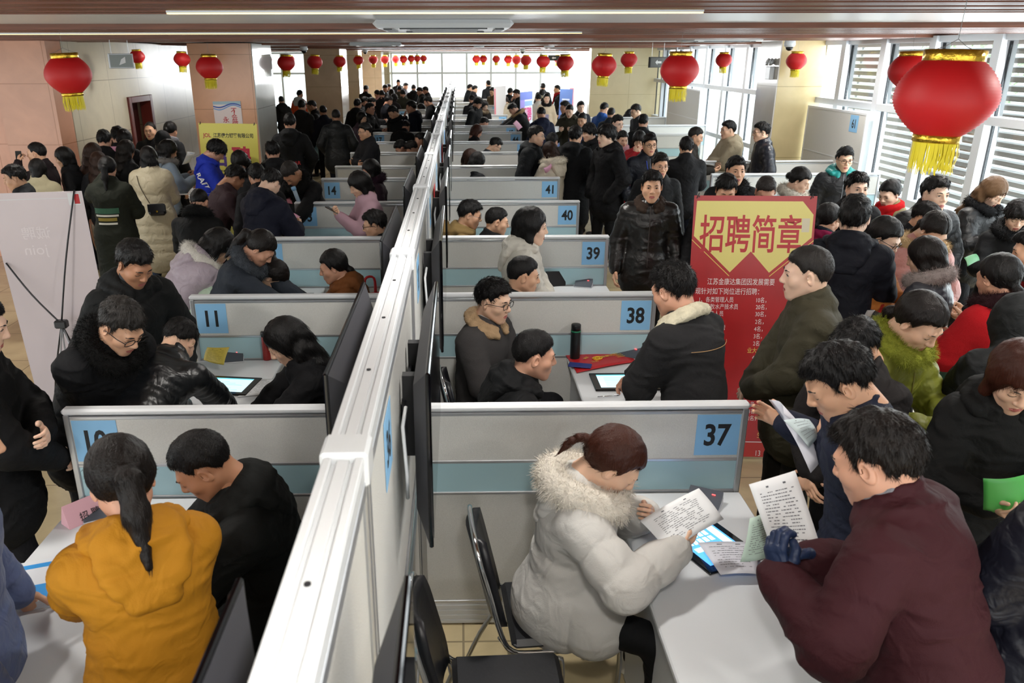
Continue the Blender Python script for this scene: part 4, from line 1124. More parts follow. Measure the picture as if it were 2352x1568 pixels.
def person(label, px, py, face, H=1.7, sit=False, lean=0, side=0, yaw=0, nod=12, roll=0, arms='down', armr=None, arml=None, coat='#1c1c20', ck='cotton', style='hip', th=.02, quilt=None,
           collar='stand', cc=None, fur=None, legs='#191a20', shoes='#1b1b1d', hair='short', hc='k', skin=0, female=False, glasses=None, scarf=None, shirt=None, eyes=None, fat=1.0, lod=None, z=None, hs=1.0,
           sleeve=None, zp=None, sitz=.47, belt=None, seed=None, glove=None, incol=None, furbig=None, legdir=0, xy=None, cutlegs=False):
    """one standing, leaning or seated person; px,py = head centre in the photo, face = world heading in degrees"""
    s = H / 1.70; seed = (int(px) * 7 + int(py) * 3) % 9973 if seed is None else seed; rs = np.random.RandomState(seed)
    # --- skeleton in local frame (+Y forward)
    L = math.radians(lean); sd = math.radians(side)
    hipz = (sitz + .09) if sit else .90 * s
    P0 = V3(0, 0, hipz)
    def up(a): return nv(V3(math.sin(sd), math.sin(a) * math.cos(sd), math.cos(a) * math.cos(sd)))
    u1, u2, u3 = up(L * .8), up(L), up(L * 1.05 + math.radians(9))
    waist = P0 + u1 * .15 * s; chest = waist + u2 * .21 * s; neck = chest + u3 * .17 * s
    R = V3(math.cos(sd), 0, -math.sin(sd)); shn = neck - u3 * .06 * s
    shw = (.158 if female else .178) * s * (1 + (fat - 1) * .5)
    SR, SL = shn + R * shw - u3 * .025, shn - R * shw - u3 * .025
    hdir = up(L * .55 + math.radians(14 + nod * .25)); head = neck + hdir * .152 * s
    nodr = math.radians(nod)
    HR = Matrix.Rotation(math.radians(-yaw) * -1, 3, 'Z') @ Matrix.Rotation(math.radians(roll), 3, 'Y') @ Matrix.Rotation(-nodr, 3, 'X')
    HM = np.array(HR)
    hz = head[2]
    a = math.radians(face - 90)
    W = at_z(px, py, hz if z is None else z)
    ca, sa = math.cos(a), math.sin(a)
    ox = W.x - (head[0] * ca - head[1] * sa); oy = W.y - (head[0] * sa + head[1] * ca)
    dz = 0 if z is None else z - hz
    if xy is not None: ox, oy = xy
    loc = (ox, oy, 0)
    depth = (W - Vector((0, 0, CAMZ))).length
    if lod is None: lod = 0 if depth < 4.4 else 1 if depth < 7.5 else 2 if depth < 13 else 3
    hC = (.0095, .013, .018, .026)[lod]; hH = (.0025, .0032, .005, .009)[lod]; hh = (.004, .005, .006, .009)[lod]; ns = (5600, 3600, 2200, 800)[lod]
    def to_local(P):
        x, y = P[0] - ox, P[1] - oy; return V3(x * ca + y * sa, -x * sa + y * ca, P[2])
    # --- arms
    C = (SR + SL) / 2; l1, l2 = .28 * s, .255 * s; hands = []
    FW = V3(0, 1, 0); spec = [armr or arms, arml or arms]
    for i, sg in enumerate((1, -1)):
        sp = spec[i]; S = (SR, SL)[i]
        if isinstance(sp, str): off, hint, pose, pn = ARMS[sp]; T = C + V3(sg * off[0] * s, off[1] * s, off[2] * s); hint = V3(sg * hint[0], hint[1], hint[2]); pn = V3(sg * pn[0], pn[1], pn[2]); fd = None
        else:
            T = V3(*sp[0]) if len(sp) < 2 or sp[1] != 'w' else to_local(sp[0]); hint = V3(sg * .7, -.3, -.8); pose = 'relax'; pn = V3(-sg * .3, 0, -1); fd = None
            ex = sp[2] if len(sp) > 2 else {}
            if 'hint' in ex: hint = V3(*ex['hint'])
            if 'pose' in ex: pose = ex['pose']
            if 'pn' in ex: pn = V3(*ex['pn'])
            if 'fd' in ex: fd = V3(*ex['fd'])
        E, T2 = ik(S, T, l1, l2, hint); hands.append((S, E, T2, pose, pn, fd, sg))
    # --- legs
    legsP = []
    for sg in (1, -1):
        hp = P0 + V3(sg * .09 * s, 0, -.02)
        if sit:
            kd = rot(V3(sg * .12, .42 * s, .0), (0, 0, 1), math.radians(legdir)); kn = hp + kd; kn[2] = sitz + .07; an = V3(kn[0], kn[1] - .02 + (.06 if sg > 0 else -.06), .09)
        else:
            st = .07 * (1 if (seed % 2) * 2 - 1 == sg else -1) * (.6 if lean else 1)
            an = V3(sg * .1 * s, st + P0[1], .085); kn = (hp + an) / 2 + V3(0, .03, 0)
            if lean > 25: an[1] += .08
        legsP.append((hp, kn, an))
    t = cf = None
    # --- body mesh: head, neck, trunk, limbs and hands as one object
    V, Fq, M = head_arrays(hH, female, eyes or ('down' if nod > 24 else 'open'))
    hsc = s * hs * 1.05
    hV = (V * hsc) @ HM.T + head
    parts = [(hV, Fq, M)]
    nb = head + HM @ (V3(0, -.035, -.06) * hsc)
    bp = [Cap(nb, neck - u3 * .03, .054 * s, .062 * s, .02), Cap(P0, waist, .13 * s, .115 * s, .05, sq=(FW, 1.3)), Cap(waist, chest, .115 * s, .135 * s, .05, sq=(FW, 1.3)), Cap(SR - R * .05, SL + R * .05, .06 * s, .06 * s, .08), Cap(chest, neck - u3 * .03, .12 * s, .06 * s, .06, sq=(FW, 1.3))]
    for (hp, kn, an) in legsP:
        bp += [Cap(hp, kn, .078 * s, .052 * s, .03), Cap(kn, an, .05 * s, .035 * s, .02)]
        if not sit: bp += [Cap(an, an + V3(0, .1, -.045), .034 * s, .026 * s, .03)]
    for (S, E, T, *_r) in hands: bp += [Cap(S, E, .046 * s, .036 * s, .03), Cap(E, T, .037 * s, .026 * s, .02)]
    v, f = sdf_mesh(bp, max(hC * 1.3, .015)); parts.append((v, f, np.zeros(len(f), int)))
    HW = []
    for (S, E, T, pose, pn, fd, sg) in hands:
        if pose is None: HW.append(None); continue
        hv, hf = hand_arrays(pose, (.0032, .0045, .006, .009)[lod])
        fa = nv(T - E)
        if fd is not None: fa = nv(fd)
        Rm = frame3(fa, -pn)
        q = hv * s * (.94 if female else 1.0)
        # template: thumb +X, palm -Z ; right hand palm down has the thumb on the left (-X)
        flip = -1 if sg > 0 else 1
        q = q * V3(flip, 1, 1); ff = hf[:, ::-1] if flip < 0 else hf
        parts.append((q @ Rm.T + T + fa * .015, ff, np.zeros(len(ff), int))); HW.append(T + fa * .09)
    BV, BF, BM = cat_parts([(p[0], p[1], 0) for p in parts]); BM = np.concatenate([p[2] for p in parts])
    if dz: BV = BV + V3(0, 0, dz)
    gl_parts = [(p[0], p[1], 0) for p in parts[2:]] if glove else None
    body = fast_mesh('person', BV, BF, skin_mats(skin), None, BM)
    body.location = loc; body.rotation_euler = (0, 0, a)
    tag(body, label, 'person')
    if not sit and dz == 0: pass
    if glove:
        gv, gf, _x = cat_parts(gl_parts); N_ = vnormals(gv, gf); fast_mesh('gloves', gv + N_ * .005, gf, cloth(glove, 'nylon'), body)
    # --- hair
    if hair:
        hv, hf = hair_arrays(hair, hh, ns, seed % 3)
        fast_mesh('hair', (hv * hsc) @ HM.T + head + V3(0, 0, dz), hf, hair_mat(hc), body)
    def put(name, prims, h, m, disp=None, extra=None, lab=None, parent=None):
        v, f = sdf_mesh(prims, h, disp); ps = [(v, f, 0)]
        if extra: ps += extra(v, f)
        Vv, Ff, Mm = cat_parts(ps)
        o = fast_mesh(name, Vv + V3(0, 0, dz), Ff, m, parent or body, Mm if isinstance(m, list) else None)
        if lab: o['label'] = lab
        return o
    # --- trousers, shoes
    if not cutlegs and legs:
        tp = [Cap(P0 + V3(-.05, 0, .02), P0 + V3(.05, 0, .02), .1 * s * fat, .1 * s * fat, .05)]
        for (hp, kn, an) in legsP: tp += [Cap(hp, kn, .09 * s * fat, .068 * s, .04), Cap(kn, an + V3(0, 0, .02), .066 * s, .056 * s, .025)]
        put('trousers', tp, max(hC * 1.2, .014), cloth(legs), (lambda X, Y, Z: fold_noise(X, Y, Z, seed, 1.2) * .004))
        for (hp, kn, an) in legsP:
            put('shoe', [Cap(an + V3(0, -.03, -.04), an + V3(0, .13, -.052), .042, .034, .03, sq=((0, 0, 1), 1.05)), Cap(an + V3(0, -.01, .0), an + V3(0, -.01, -.03), .043, .045, .02)], max(hC, .011), mat('shoe_' + shoes, shoes, .4))
    # --- coat
    ft = fat; q = (quilt, .02 if lod < 2 else .014) if quilt else None
    x = th + .012
    cp = [Cap(P0 - u1 * .06 * s, waist, (.135 * ft + x) * s, (.128 * ft + x) * s, .05, sq=(FW, 1.22), q=q), Cap(waist, chest, (.128 * ft + x) * s, (.14 + x) * s, .06, sq=(FW, 1.22), q=q),
          Cap(SR - R * .045 - u3 * .03, SL + R * .045 - u3 * .03, (.05 + x * .8) * s, (.05 + x * .8) * s, .09), Cap(SR - R * .05, neck - u3 * .02 + R * .03, (.04 + x * .7) * s, (.042 + x * .6) * s, .05), Cap(SL + R * .05, neck - u3 * .02 - R * .03, (.04 + x * .7) * s, (.042 + x * .6) * s, .05), Cap(chest, neck - u3 * .05, (.125 + x) * s, (.065 + x * .8) * s, .06, sq=(FW, 1.2))]
    if style in ('thigh', 'long', 'knee'):
        ext = {'thigh': .16, 'knee': .36, 'long': .55}[style] * s
        if sit:
            for (hp, kn, an) in legsP: cp.append(Cap(hp, hp + (kn - hp) * min(1, ext / .42), .115 * s * ft + th, .105 * s + th, .08, q=q))
            cp.append(Cap(P0 + V3(0, -.03, -.02), P0 + V3(0, .05, -.03), .16 * s * ft + th * .5, .15 * s, .06))
        else: cp += [Cap(P0 - u1 * .03 + R * o_, P0 - V3(-R[0] * o_, 0, ext), (.14 * ft + x) * s, (.15 * ft + x) * s, .05, sq=(FW, 1.1), q=q) for o_ in (-.05, .05)]
    aq = (quilt * 1.05, .014) if quilt else None
    for (S, E, T, pose, pn, fd, sg) in hands:
        d = nv(T - E); cp += [Cap(S, E, (.05 + x * .9) * s, (.042 + x) * s, .035, q=aq), Cap(E, T - d * .02, (.042 + x) * s, (.03 + x * .85) * s, .025, q=aq), Cap(T - d * .03, T + d * (.012 if pose else .04), (.026 + x * .8) * s, (.026 + x * .75) * s, .008)]
    if style != 'long' and not sit and style == 'hip': cp.append(Cap(P0 - u1 * .09 * s - R * .05, P0 - u1 * .09 * s + R * .05, (.105 * ft + x) * s, (.105 * ft + x) * s, .03, sq=(FW, 1.1)))
    am = .0085 if not quilt else .0035
    if ck == 'wool': am = .004
    dsp = lambda X, Y, Z: -fold_noise(X, Y, Z, seed) * am
    # collar ring points
    def ring(r, dz_, back=0, k0=-.85, k1=.85, n=11, tilt=.0):
        out = []
        for i in range(n):
            t_ = (i / (n - 1) * (k1 - k0) + k0) * math.pi; o = V3(math.sin(t_) * r, -math.cos(t_) * r * 1.05, 0)
            b = (1 + math.cos(t_)) / 2
            out.append(neck + R * o[0] + nv(np.cross(u3, R)) * (-1 if np.cross(u3, R)[1] < 0 else 1) * o[1] + u3 * (dz_ + tilt * (b - .5)) + u3 * 0 - V3(0, back * b, 0))
        return out
    furP = []
    if collar in ('stand', 'lapel', 'high'):
        hi_ = .058 if collar == 'high' else .042
        rp = ring(.070 * s, hi_ * s, 0, tilt=.035); lowr = ring(.08 * s, -.02 * s, 0, tilt=.02)
        for p, p2, g_, g2 in zip(rp[:-1], rp[1:], lowr[:-1], lowr[1:]):
            cp.append(Cap(g_, g2, .03 + th * .3, .03 + th * .3, .03)); m1, m2 = (p + g_) / 2, (p2 + g2) / 2
            cp.append(Cap(m1, m2, .021 + th * .3, .021 + th * .3, .012)); cp.append(Cap(p, p2, .0165 + th * .3, .0165 + th * .3, .006))
    if collar == 'hood':
        rp = ring(.085 * s, .022 * s, .012, -.8, .8, 13, tilt=.03)
        hp_ = []
        for i, (p, p2) in enumerate(zip(rp[:-1], rp[1:])):
            b = math.sin(math.pi * (i + .5) / 12); rr = .024 + .016 * b; hp_.append(Cap(p, p2, rr, rr, .012)); hp_.append(Cap(p - u3 * .045, p2 - u3 * .045, rr + .008, rr + .008, .03))
        bk_ = np.cross(u3, R); bk_ = -bk_ if bk_[1] > 0 else bk_
        for o_, w_, r_, z_ in ((.1, .085, .05, .0), (.125, .095, .05, -.06), (.14, .08, .045, -.12), (.145, .045, .04, -.18)):
            hp_.append(Cap(neck + bk_ * o_ + u3 * z_ - R * w_, neck + bk_ * o_ + u3 * z_ + R * w_, r_ * .85, r_ * .85, .04))
        rp2 = ring(.135 * s, -.0, .01, -.66, .66, 11, tilt=-.02)
        for p, p2 in zip(rp2[:-1], rp2[1:]): hp_.append(Cap(p, p2, .03, .03, .014))
    if collar == 'hoodup':
        hb = head + HM @ V3(0, -.035, .015); cp += [Ell(hb, (.115 * s, .125 * s, .135 * s), .05), Cap(hb - V3(0, 0, .05), neck, .1, .09, .06)]
        hd = HM @ V3(0, 1, 0)
        cp.append(Ell(head + hd * .09 - V3(0, 0, .02), (.085, .1, .11), .01, op='s'))
    om = cloth(coat, ck)
    if sleeve:
        body_prims = [c for c in cp]
    jk = put('jacket', cp, hC, om, dsp)
    if collar == 'hood': put('hood', hp_, max(hC * .85, .009), cloth(cc or coat, ck), (lambda X, Y, Z: -fold_noise(X, Y, Z, seed + 5, 1.3) * .006), parent=jk)
    if incol:
        ip = ring(.066 * s, .062 * s, 0, tilt=.035); ip2 = ring(.07 * s, .02 * s, 0, tilt=.03)
        put('inner_collar', [Cap(a_, b_, .017, .017, .01) for a_, b_ in zip(ip[:-1], ip[1:])] + [Cap(a_, b_, .02, .02, .02) for a_, b_ in zip(ip2[:-1], ip2[1:])], max(hC * .7, .008), cloth(incol, 'wool'), parent=jk)
    # --- fur trim / fleece collar
    if fur or collar in ('fur', 'fleece'):
        fcol = fur or cc
        big = {'fur': .045, 'fleece': .024}.get(collar, .03)
        if collar == 'hood': rp = ring(.128 * s, .012, .05, -.78, .78, 13, tilt=.0); big = .04
        if furbig: big = furbig
        if collar == 'fleece': rp = ring(.092 * s, .016, 0.0, -.86, .86, 13, tilt=.05)
        elif collar != 'hood': rp = ring(.105 * s, .01, .01, -.88, .88, 13, tilt=.045)
        fp = [Cap(p, p2, big, big, .02) for p, p2 in zip(rp[:-1], rp[1:])]
        if collar == 'fleece': fp += [Cap(p - u3 * .03 + nv(p - neck) * .032, p2 - u3 * .03 + nv(p2 - neck) * .032, .022, .022, .02) for p, p2 in zip(rp[:-1], rp[1:])]
        nf = {'fur': (7000, 3500, 1200, 300), 'fleece': (3000, 1500, 500, 150)}.get(collar, (6000, 3000, 1000, 300))[lod]
        Lf = .034 if collar != 'fleece' else .008
        def ex(v, f):
            N = vnormals(v, f); i = rs.choice(len(v), nf); d = N[i] + rs.normal(size=(nf, 3)) * .35 + np.array([0, 0, -.15])
            d /= np.linalg.norm(d, axis=1)[:, None]
            sv, sf = strands(v[i] - N[i] * .004, d, Lf, .0019 if lod < 2 else .0045, rs, 3, grav=.12, curl=.15 if collar != 'fleece' else .6); return [(sv, sf, 0)]
        put('fur_trim' if collar != 'fleece' else 'fleece_collar', fp, max(hC * .8, .009), cloth(fcol, 'fur'), (lambda X, Y, Z: .004 * np.sin(X * 160 + Y * 90) * np.sin(Z * 150 + Y * 70)), ex, parent=jk)
    # --- shirt front, zip
    if shirt: put('shirt', [Cap(nb - V3(0, 0, .03), neck + FW * .012 - u3 * .01, .058 * s, .068 * s, .02), Cap(neck + FW * .03, chest + FW * (.085 + x * .5) * s, .045, .02, .04, sq=(FW, 1.5))], max(hC * .7, .008), cloth(shirt, 'wool'))
    if scarf:
        rp = ring(.09 * s, .02, 0, -1, 1, 15, tilt=.02); sp_ = [Cap(p, p2, .036, .036, .02) for p, p2 in zip(rp[:-1], rp[1:])]
        rp = ring(.098 * s, -.03, -.01, -1, 1, 15, tilt=.02); sp_ += [Cap(p, p2, .034, .034, .006) for p, p2 in zip(rp[:-1], rp[1:])]
        sp_ += [Cap(neck + FW * .12 - u3 * .04 + R * .03, chest + FW * .2 - u3 * .12 + R * .04, .045, .05, .02, sq=(FW, 1.9))]
        put('scarf', sp_, max(hC * .8, .009), cloth(scarf, 'wool'), (lambda X, Y, Z: .004 * np.sin(Z * 120 + X * 60 + Y * 40)))
    if zp:
        m = MB(); y_ = []
        for i in range(14):
            t_ = i / 13; p = (neck * (1 - t_) + P0 * t_) - u3 * .02; y_.append(p)
        d_all = eval_front(cp, y_)
        m.tube(d_all, .004, 6); o = m.build('zip', mat('zip_' + zp, zp, .4), jk, smooth=True)
        for vv in o.data.vertices: vv.co.z += dz
    if glasses:
        m = MB(); th_ = .0011 if glasses == 'thin' else .0019
        for s2 in (-1, 1):
            pts = []
            for i in range(16):
                t_ = 2 * math.pi * i / 16; cx_, cz_ = math.cos(t_), math.sin(t_); pts.append((s2 * .033 + .0235 * math.copysign(abs(cx_) ** .6, cx_), .0985 - .1 * abs(s2 * .033 + .0235 * cx_) ** 2 * 8, .0015 + .0165 * math.copysign(abs(cz_) ** .7, cz_)))
            m.tube(pts, th_, 6, closed=True); m.tube([(s2 * .0565, .0955, .006), (s2 * .073, .06, .006), (s2 * .0815, .0, .0), (s2 * .08, -.012, -.014)], th_, 6)
        m.tube([(-.0095, .0985, .004), (0, .102, .006), (.0095, .0985, .004)], th_, 6)
        vv = np.array([tuple(p) for p in m.v]); ff = np.array([f_ if len(f_) == 4 else f_[:4] for f_ in m.f])
        g = fast_mesh('glasses', (vv * hsc) @ HM.T + head + V3(0, 0, dz), ff, mat('glasses_metal', '#8d9096', .3, .9) if glasses == 'thin' else mat('glasses_black', '#101012', .3), body)
    info = dict(body=body, jacket=jk, hands=[None if w is None else to_world(w, ox, oy, ca, sa, dz) for w in HW], a=a, loc=loc, head=to_world(head, ox, oy, ca, sa, dz), depth=depth, neck=neck, chest=chest, cp=cp, HM=HM, headl=head, dz=dz, s=s, R=R, u3=u3, P0=P0, waist=waist)
    RES.append((label, [round(v_, 2) for v_ in info['head']], lod))
    return info


def to_world(p, ox, oy, ca, sa, dz): return Vector((ox + p[0] * ca - p[1] * sa, oy + p[0] * sa + p[1] * ca, p[2] + dz))


def surf(prims, o, d, tmax=.6):
    """first point on the solid looking from far along -d towards o"""
    t = np.linspace(tmax, -.1, 500); pts = o[None] + np.asarray(d)[None] * t[:, None]; F = eval_sdf([p for p in prims if p.lo is not None], pts); i = np.argmax(F < 0)
    return pts[i]


def eval_front(prims, pts): return [tuple(surf(prims, p, (0, 1, 0)) + V3(0, .002, 0)) for p in pts]


def decal_text(info, txt, m, centre, back, size, fitwh, name='print', rotz=0):
    """lettering printed on a jacket: centre (local x,z), wrapped on the cloth"""
    v, f = text_arrays(txt, .1, .002); v = v.copy(); lo, hi = v.min(0), v.max(0); v -= (lo + hi) / 2; v[:, 0] *= fitwh[0] / (hi[0] - lo[0]); v[:, 1] *= fitwh[1] / (hi[1] - lo[1])
    sg = -1 if back else 1; out = []
    c, s_ = math.cos(rotz), math.sin(rotz)
    for p in v:
        x_, z_ = p[0] * c - p[1] * s_, p[0] * s_ + p[1] * c
        q = surf(info['cp'], V3(centre[0] - sg * x_, centre[2] if len(centre) > 2 else 0, centre[1] + z_), (0, sg, 0)); out.append((q[0], q[1] + sg * .009, q[2] + info['dz']))
    return link_mesh(name, out, [q for q in f], m, info['jacket'])
# ------------------------------------------------------------------ the crowd
G = {}
BK, NV, CH = '#1b1c20', '#20263a', '#2e3034'
# --- booth 10 and its surroundings
G['yellow'] = person('woman in mustard yellow hooded coat with black ponytail, seen from behind beside booth 10', 280, 1104, 122, H=1.62, female=True, nod=28, lean=6, hair='pony', hc='k2', coat='#be811a', th=.035, collar='hood', style='knee', arms='desk', legs='#22242c', skin=1, hs=1.08, fat=1.1, shirt='#17171b')
G['hood10'] = person('man in black hooded coat with shaved temples looking down, beside the woman in yellow', 465, 1068, 196, sit=True, sitz=.52, lean=16, nod=38, hair='crop', coat='#1a1d1c', th=.035, collar='hood', style='thigh', arms='desk', skin=5, H=1.76, fat=1.12)
G['blueleft'] = person('person in slate blue padded coat cut by the left picture edge, hand lowered', -90, 1010, 20, H=1.72, lean=8, hair='short', coat='#5d6b93', ck='nylon', th=.035, arms='down', style='thigh', skin=0)
G['elbow'] = person('person in black coat at the left picture edge resting an elbow on panel 10', -48, 745, 20, H=1.74, lean=0, nod=20, hair='crop', coat='#15171a', th=.035, collar='stand', style='thigh', armr='belly', arml='cross', skin=4)
# --- booth 11
G['glassfur'] = person('older man in glasses and black coat with fur collar leaning over a desk', 280, 748, -30, H=1.74, lean=30, nod=38, hair='short', hc='gr', coat='#191b20', th=.03, collar='fur', fur='#141414', arml=(tuple(at_z(262, 885, .98)), 'w', dict(pose='grip')), armr=(tuple(at_z(235, 900, .98)), 'w', dict(pose='grip')), style='thigh', glasses='black', skin=0)
G['ribbed'] = person('man in black ribbed leather jacket bending over booth 11, back towards the viewer', 412, 785, 78, H=1.66, lean=56, nod=62, hair='short', coat='#1d2025', ck='leather', quilt=.045, collar='high', arms='desk', skin=2, incol='#5a5a5c', fat=1.08)
G['long11'] = person('woman with long black hair and black coat seated writing in booth 11', 655, 785, 196, sit=True, lean=16, nod=36, female=True, H=1.64, hair='long', coat='#16171b', th=.025, arms='desk', skin=2, hs=1.05)
G['stand11'] = person('man in dark hooded parka standing and looking down behind booth 11', 310, 605, -38, H=1.74, nod=34, lean=8, hair='short', coat='#1f2224', th=.035, collar='hood', style='thigh', arms='pocket', skin=5, shirt='#5a5c60')
G['lilac'] = person('woman in lilac grey padded coat with white fur hood leaning over booth 12', 505, 565, 22, H=1.62, lean=37, nod=42, female=True, hair='long', coat='#b3a6b2', ck='nylon', quilt=.085, th=.035, collar='hood', fur='#e6e2da', style='thigh', arms='reach', skin=2)
G['pony12'] = person('woman with ponytail and hairpins bending beside the lilac coat woman', 600, 570, -8, H=1.62, lean=28, nod=48, female=True, hair='pony', hc='k2', coat='#3b4450', collar='fur', fur='#59616a', arms='reach', skin=1)
G['mint'] = person('woman in pale mint green padded coat bent low over the desk of booth 12', 628, 635, -6, H=1.6, lean=62, nod=66, female=True, hair='bun', hc='k2', coat='#b4c8b2', ck='nylon', quilt=.07, th=.04, collar='hood', arms='reach', skin=2, z=1.16)
G['brown12'] = person('woman with tied black hair in rust brown coat seated in booth 12', 764, 612, 188, sit=True, lean=8, nod=18, female=True, H=1.62, hair='lowpony', coat='#7c4a24', th=.03, collar='hood', arms='desk', skin=1)
# --- booths 13, 14 and the queue left of them
G['navyprint'] = person('man in navy hooded coat with small white lettering on the back at booth 13', 622, 420, 62, H=1.72, lean=14, nod=45, hair='short', coat='#20253f', th=.035, collar='hood', arms='hold', style='thigh', skin=4)
G['maroonold'] = person('man in dull maroon jacket bending next to the navy coat man', 540, 408, 30, H=1.68, lean=20, nod=42, hair='short', coat='#4c363b', arms='belly', skin=5)
G['cropblack'] = person('boy with cropped hair in black furry jacket low in front of the maroon jacket man', 458, 465, 88, H=1.6, lean=22, nod=34, hair='crop', coat='#131417', collar='fur', fur='#131417', arms='hold', skin=1, z=1.4)
G['idtube'] = person('man in black furry coat leaning on panel 14 holding a clear card tube', 668, 398, -118, H=1.74, lean=30, nod=55, hair='crop', hc='g', coat='#1b1c1f', collar='fur', fur='#131313', arms='desk', skin=5)
person('dark haired head between the maroon and navy coats at booth 13', 590, 405, 118, H=1.66, lean=8, nod=20, hair='short', coat=BK, skin=5)
person('person with parted black hair behind the maroon jacket man', 550, 372, -100, H=1.62, nod=50, hair='long', female=True, coat=CH, skin=1)
G['bluehood'] = person('youth in bright blue hooded jacket with white sleeve lettering before the yellow banner', 497, 346, 12, H=1.72, lean=8, nod=42, hair='fringe', coat='#2439b8', th=.03, collar='hood', arms='hold', skin=1)
person('man in black hooded coat seen from behind, right of the yellow banner', 626, 348, 112, H=1.7, nod=10, hair='short', coat=BK, th=.035, collar='hood', style='thigh', skin=1)
G['redletters'] = person('tall man in black coat with small red letters on the back by the pale pillar', 666, 282, 92, H=1.84, nod=8, hair='short', coat='#17191f', th=.03, collar='hood', style='long', arms='pocket', skin=1)
G['greyhood'] = person('man in dark grey hooded coat from behind holding a light blue folder', 694, 244, 80, H=1.78, nod=8, hair='crop', coat='#3a3b3c', collar='hood', style='thigh', arms='down', skin=1)
person('man in black coat facing left beside the grey hooded man', 716, 244, 190, H=1.72, nod=20, hair='crop', coat=BK, style='long', collar='high', skin=5)
person('man in dark jacket before the tan pillar, partly hidden', 742, 256, 110, H=1.66, nod=10, hair='crop', coat=NV, skin=5)
G['bigdark'] = person('broad man in dark padded jacket seen from behind before the tan pillar', 772, 268, 96, H=1.72, nod=12, hair='crop', hc='gr', coat='#26282c', ck='nylon', quilt=.06, th=.035, style='thigh', legs='#1f2638', arms='pocket', skin=5, fat=1.15)
person('youth in grey, blue and orange jacket at the bright gap between pillars', 689, 217, 60, H=1.7, nod=10, hair='short', coat='#e0562a', th=.03, collar='hood', cc='#b9bcc0', skin=2)
person('person in knitted dark cap and grey hood at the bright gap between pillars', 646, 231, 110, H=1.62, nod=8, hair='crop', coat='#2c2d2e', collar='hood', skin=1)
G['crossed'] = person('man in glasses and dark navy coat with folded arms left of the booth row', 838, 302, -150, H=1.7, nod=8, hair='short', coat='#191c26', th=.03, collar='lapel', shirt='#8c9099', arms='cross', style='thigh', glasses='thin', skin=0)
G['pink14'] = person('woman with short black hair and pale pink coat holding a phone at booth 14', 824, 424, -160, H=1.6, lean=4, nod=30, female=True, hair='bobf', coat='#c7a3b0', ck='wool', th=.02, collar='lapel', shirt='#1c3530', arms='phone', skin=2)
person('woman in plum coat with fur collar behind the pink coat woman', 850, 390, -165, sit=False, H=1.56, female=True, nod=14, hair='bobf', coat='#35182a', collar='fur', fur='#3a1730', skin=1, z=1.36)
G['glass13'] = person('man in glasses seated in booth 13 next to the television', 860, 515, 182, sit=True, H=1.7, nod=14, hair='short', coat='#25272b', glasses='black', arms='desk', skin=0)
person('woman with curly black hair in mauve coat behind the folded arms man', 832, 272, -40, H=1.6, female=True, nod=10, hair='bob', coat='#6b5764', th=.025, skin=2)
person('young man in glasses talking behind the mauve coat woman', 850, 250, -20, H=1.7, nod=6, hair='short', coat=BK, glasses='thin', arms='hold', skin=1)
person('person in black coat from behind at the cream pillar edge', 822, 240, 70, H=1.72, nod=10, hair='short', coat=BK, th=.035, collar='hood', style='thigh', skin=1)
person('dark head just right of the black coat person at the cream pillar', 838, 234, 20, H=1.7, nod=20, hair='short', coat=CH, skin=1)
person('heavy man in black coat looking down left behind panel 17', 902, 258, -140, H=1.72, nod=35, hair='short', coat='#17181c', collar='fur', fur='#17181c', style='thigh', skin=0, fat=1.15)
person('man in navy hooded jacket with phone at his ear behind panel 17', 944, 246, 172, H=1.76, nod=10, hair='short', coat='#222a42', collar='hood', armr='face', skin=1)
G['omg'] = person('person in black sweater with white letters bending behind panel 17', 932, 292, 70, H=1.7, lean=38, nod=40, hair='short', coat='#101114', skin=1, z=1.3)
person('bent dark head in the booth behind the folded arms man, left one', 921, 340, 200, sit=True, nod=40, hair='short', coat=BK, skin=1)
person('bent dark head in the booth behind the folded arms man, right one', 946, 342, 190, sit=True, nod=40, hair='short', hc='k2', coat=CH, skin=1)
person('head of a person close to the television at panel 17', 966, 322, 190, sit=True, nod=10, hair='short', coat=BK, skin=1, z=1.3)
# --- crowd at the far left
far_left = [(786 + 55, 205, 60, '#1a1a1d', 'thin dark figure at the far pillar edge', 0), (866, 216, 150, '#c79a96', 'woman with black bun in pale pink coat and yellow bag strap far left', 1), (885, 203, -40, '#202024', 'dark coated man looking down by the far pillar, left of two', 0),
            (893, 201, -60, '#26262a', 'dark coated man by the far pillar, right of two', 0), (877, 218, 90, '#1d1a20', 'dark haired person behind the pale pink coat woman', 0), (899, 214, 120, '#201f25', 'black haired person in the middle of the far left crowd', 1),
            (893, 232, 30, '#20222f', 'person in dark navy coat leaning right in the far left crowd', 0), (918, 206, 80, '#5c5b4a', 'person in olive grey hood in the far left crowd', 0), (925, 216, 100, '#4d4b3d', 'man in olive brown coat from behind in the far left crowd', 0),
            (932, 198, -20, '#4c4850', 'pale faced person near the far windows, left crowd', 0), (950, 203, 90, '#1d1e24', 'dark hooded figure against the far windows', 0), (964, 210, 190, '#1e2026', 'man in glasses facing left against the far windows', 0),
            (977, 208, 185, '#23242c', 'man in dark coat bending left at the last booths', 0), (906, 226, 60, '#2c2328', 'person with brown black hair behind panel 19', 1), (854, 236, 20, '#191a1f', 'black haired person leaning over panel 18', 0), (915, 190, -90, '#3a3438', 'farthest small dark head of the left crowd', 0),
            (983, 236 - 2, 180, '#1f2026', 'dark figure bending behind the tall partition far left', 0), (966, 248, 180, '#2b1d18', 'top of a brown haired head behind a far left panel', 1)]
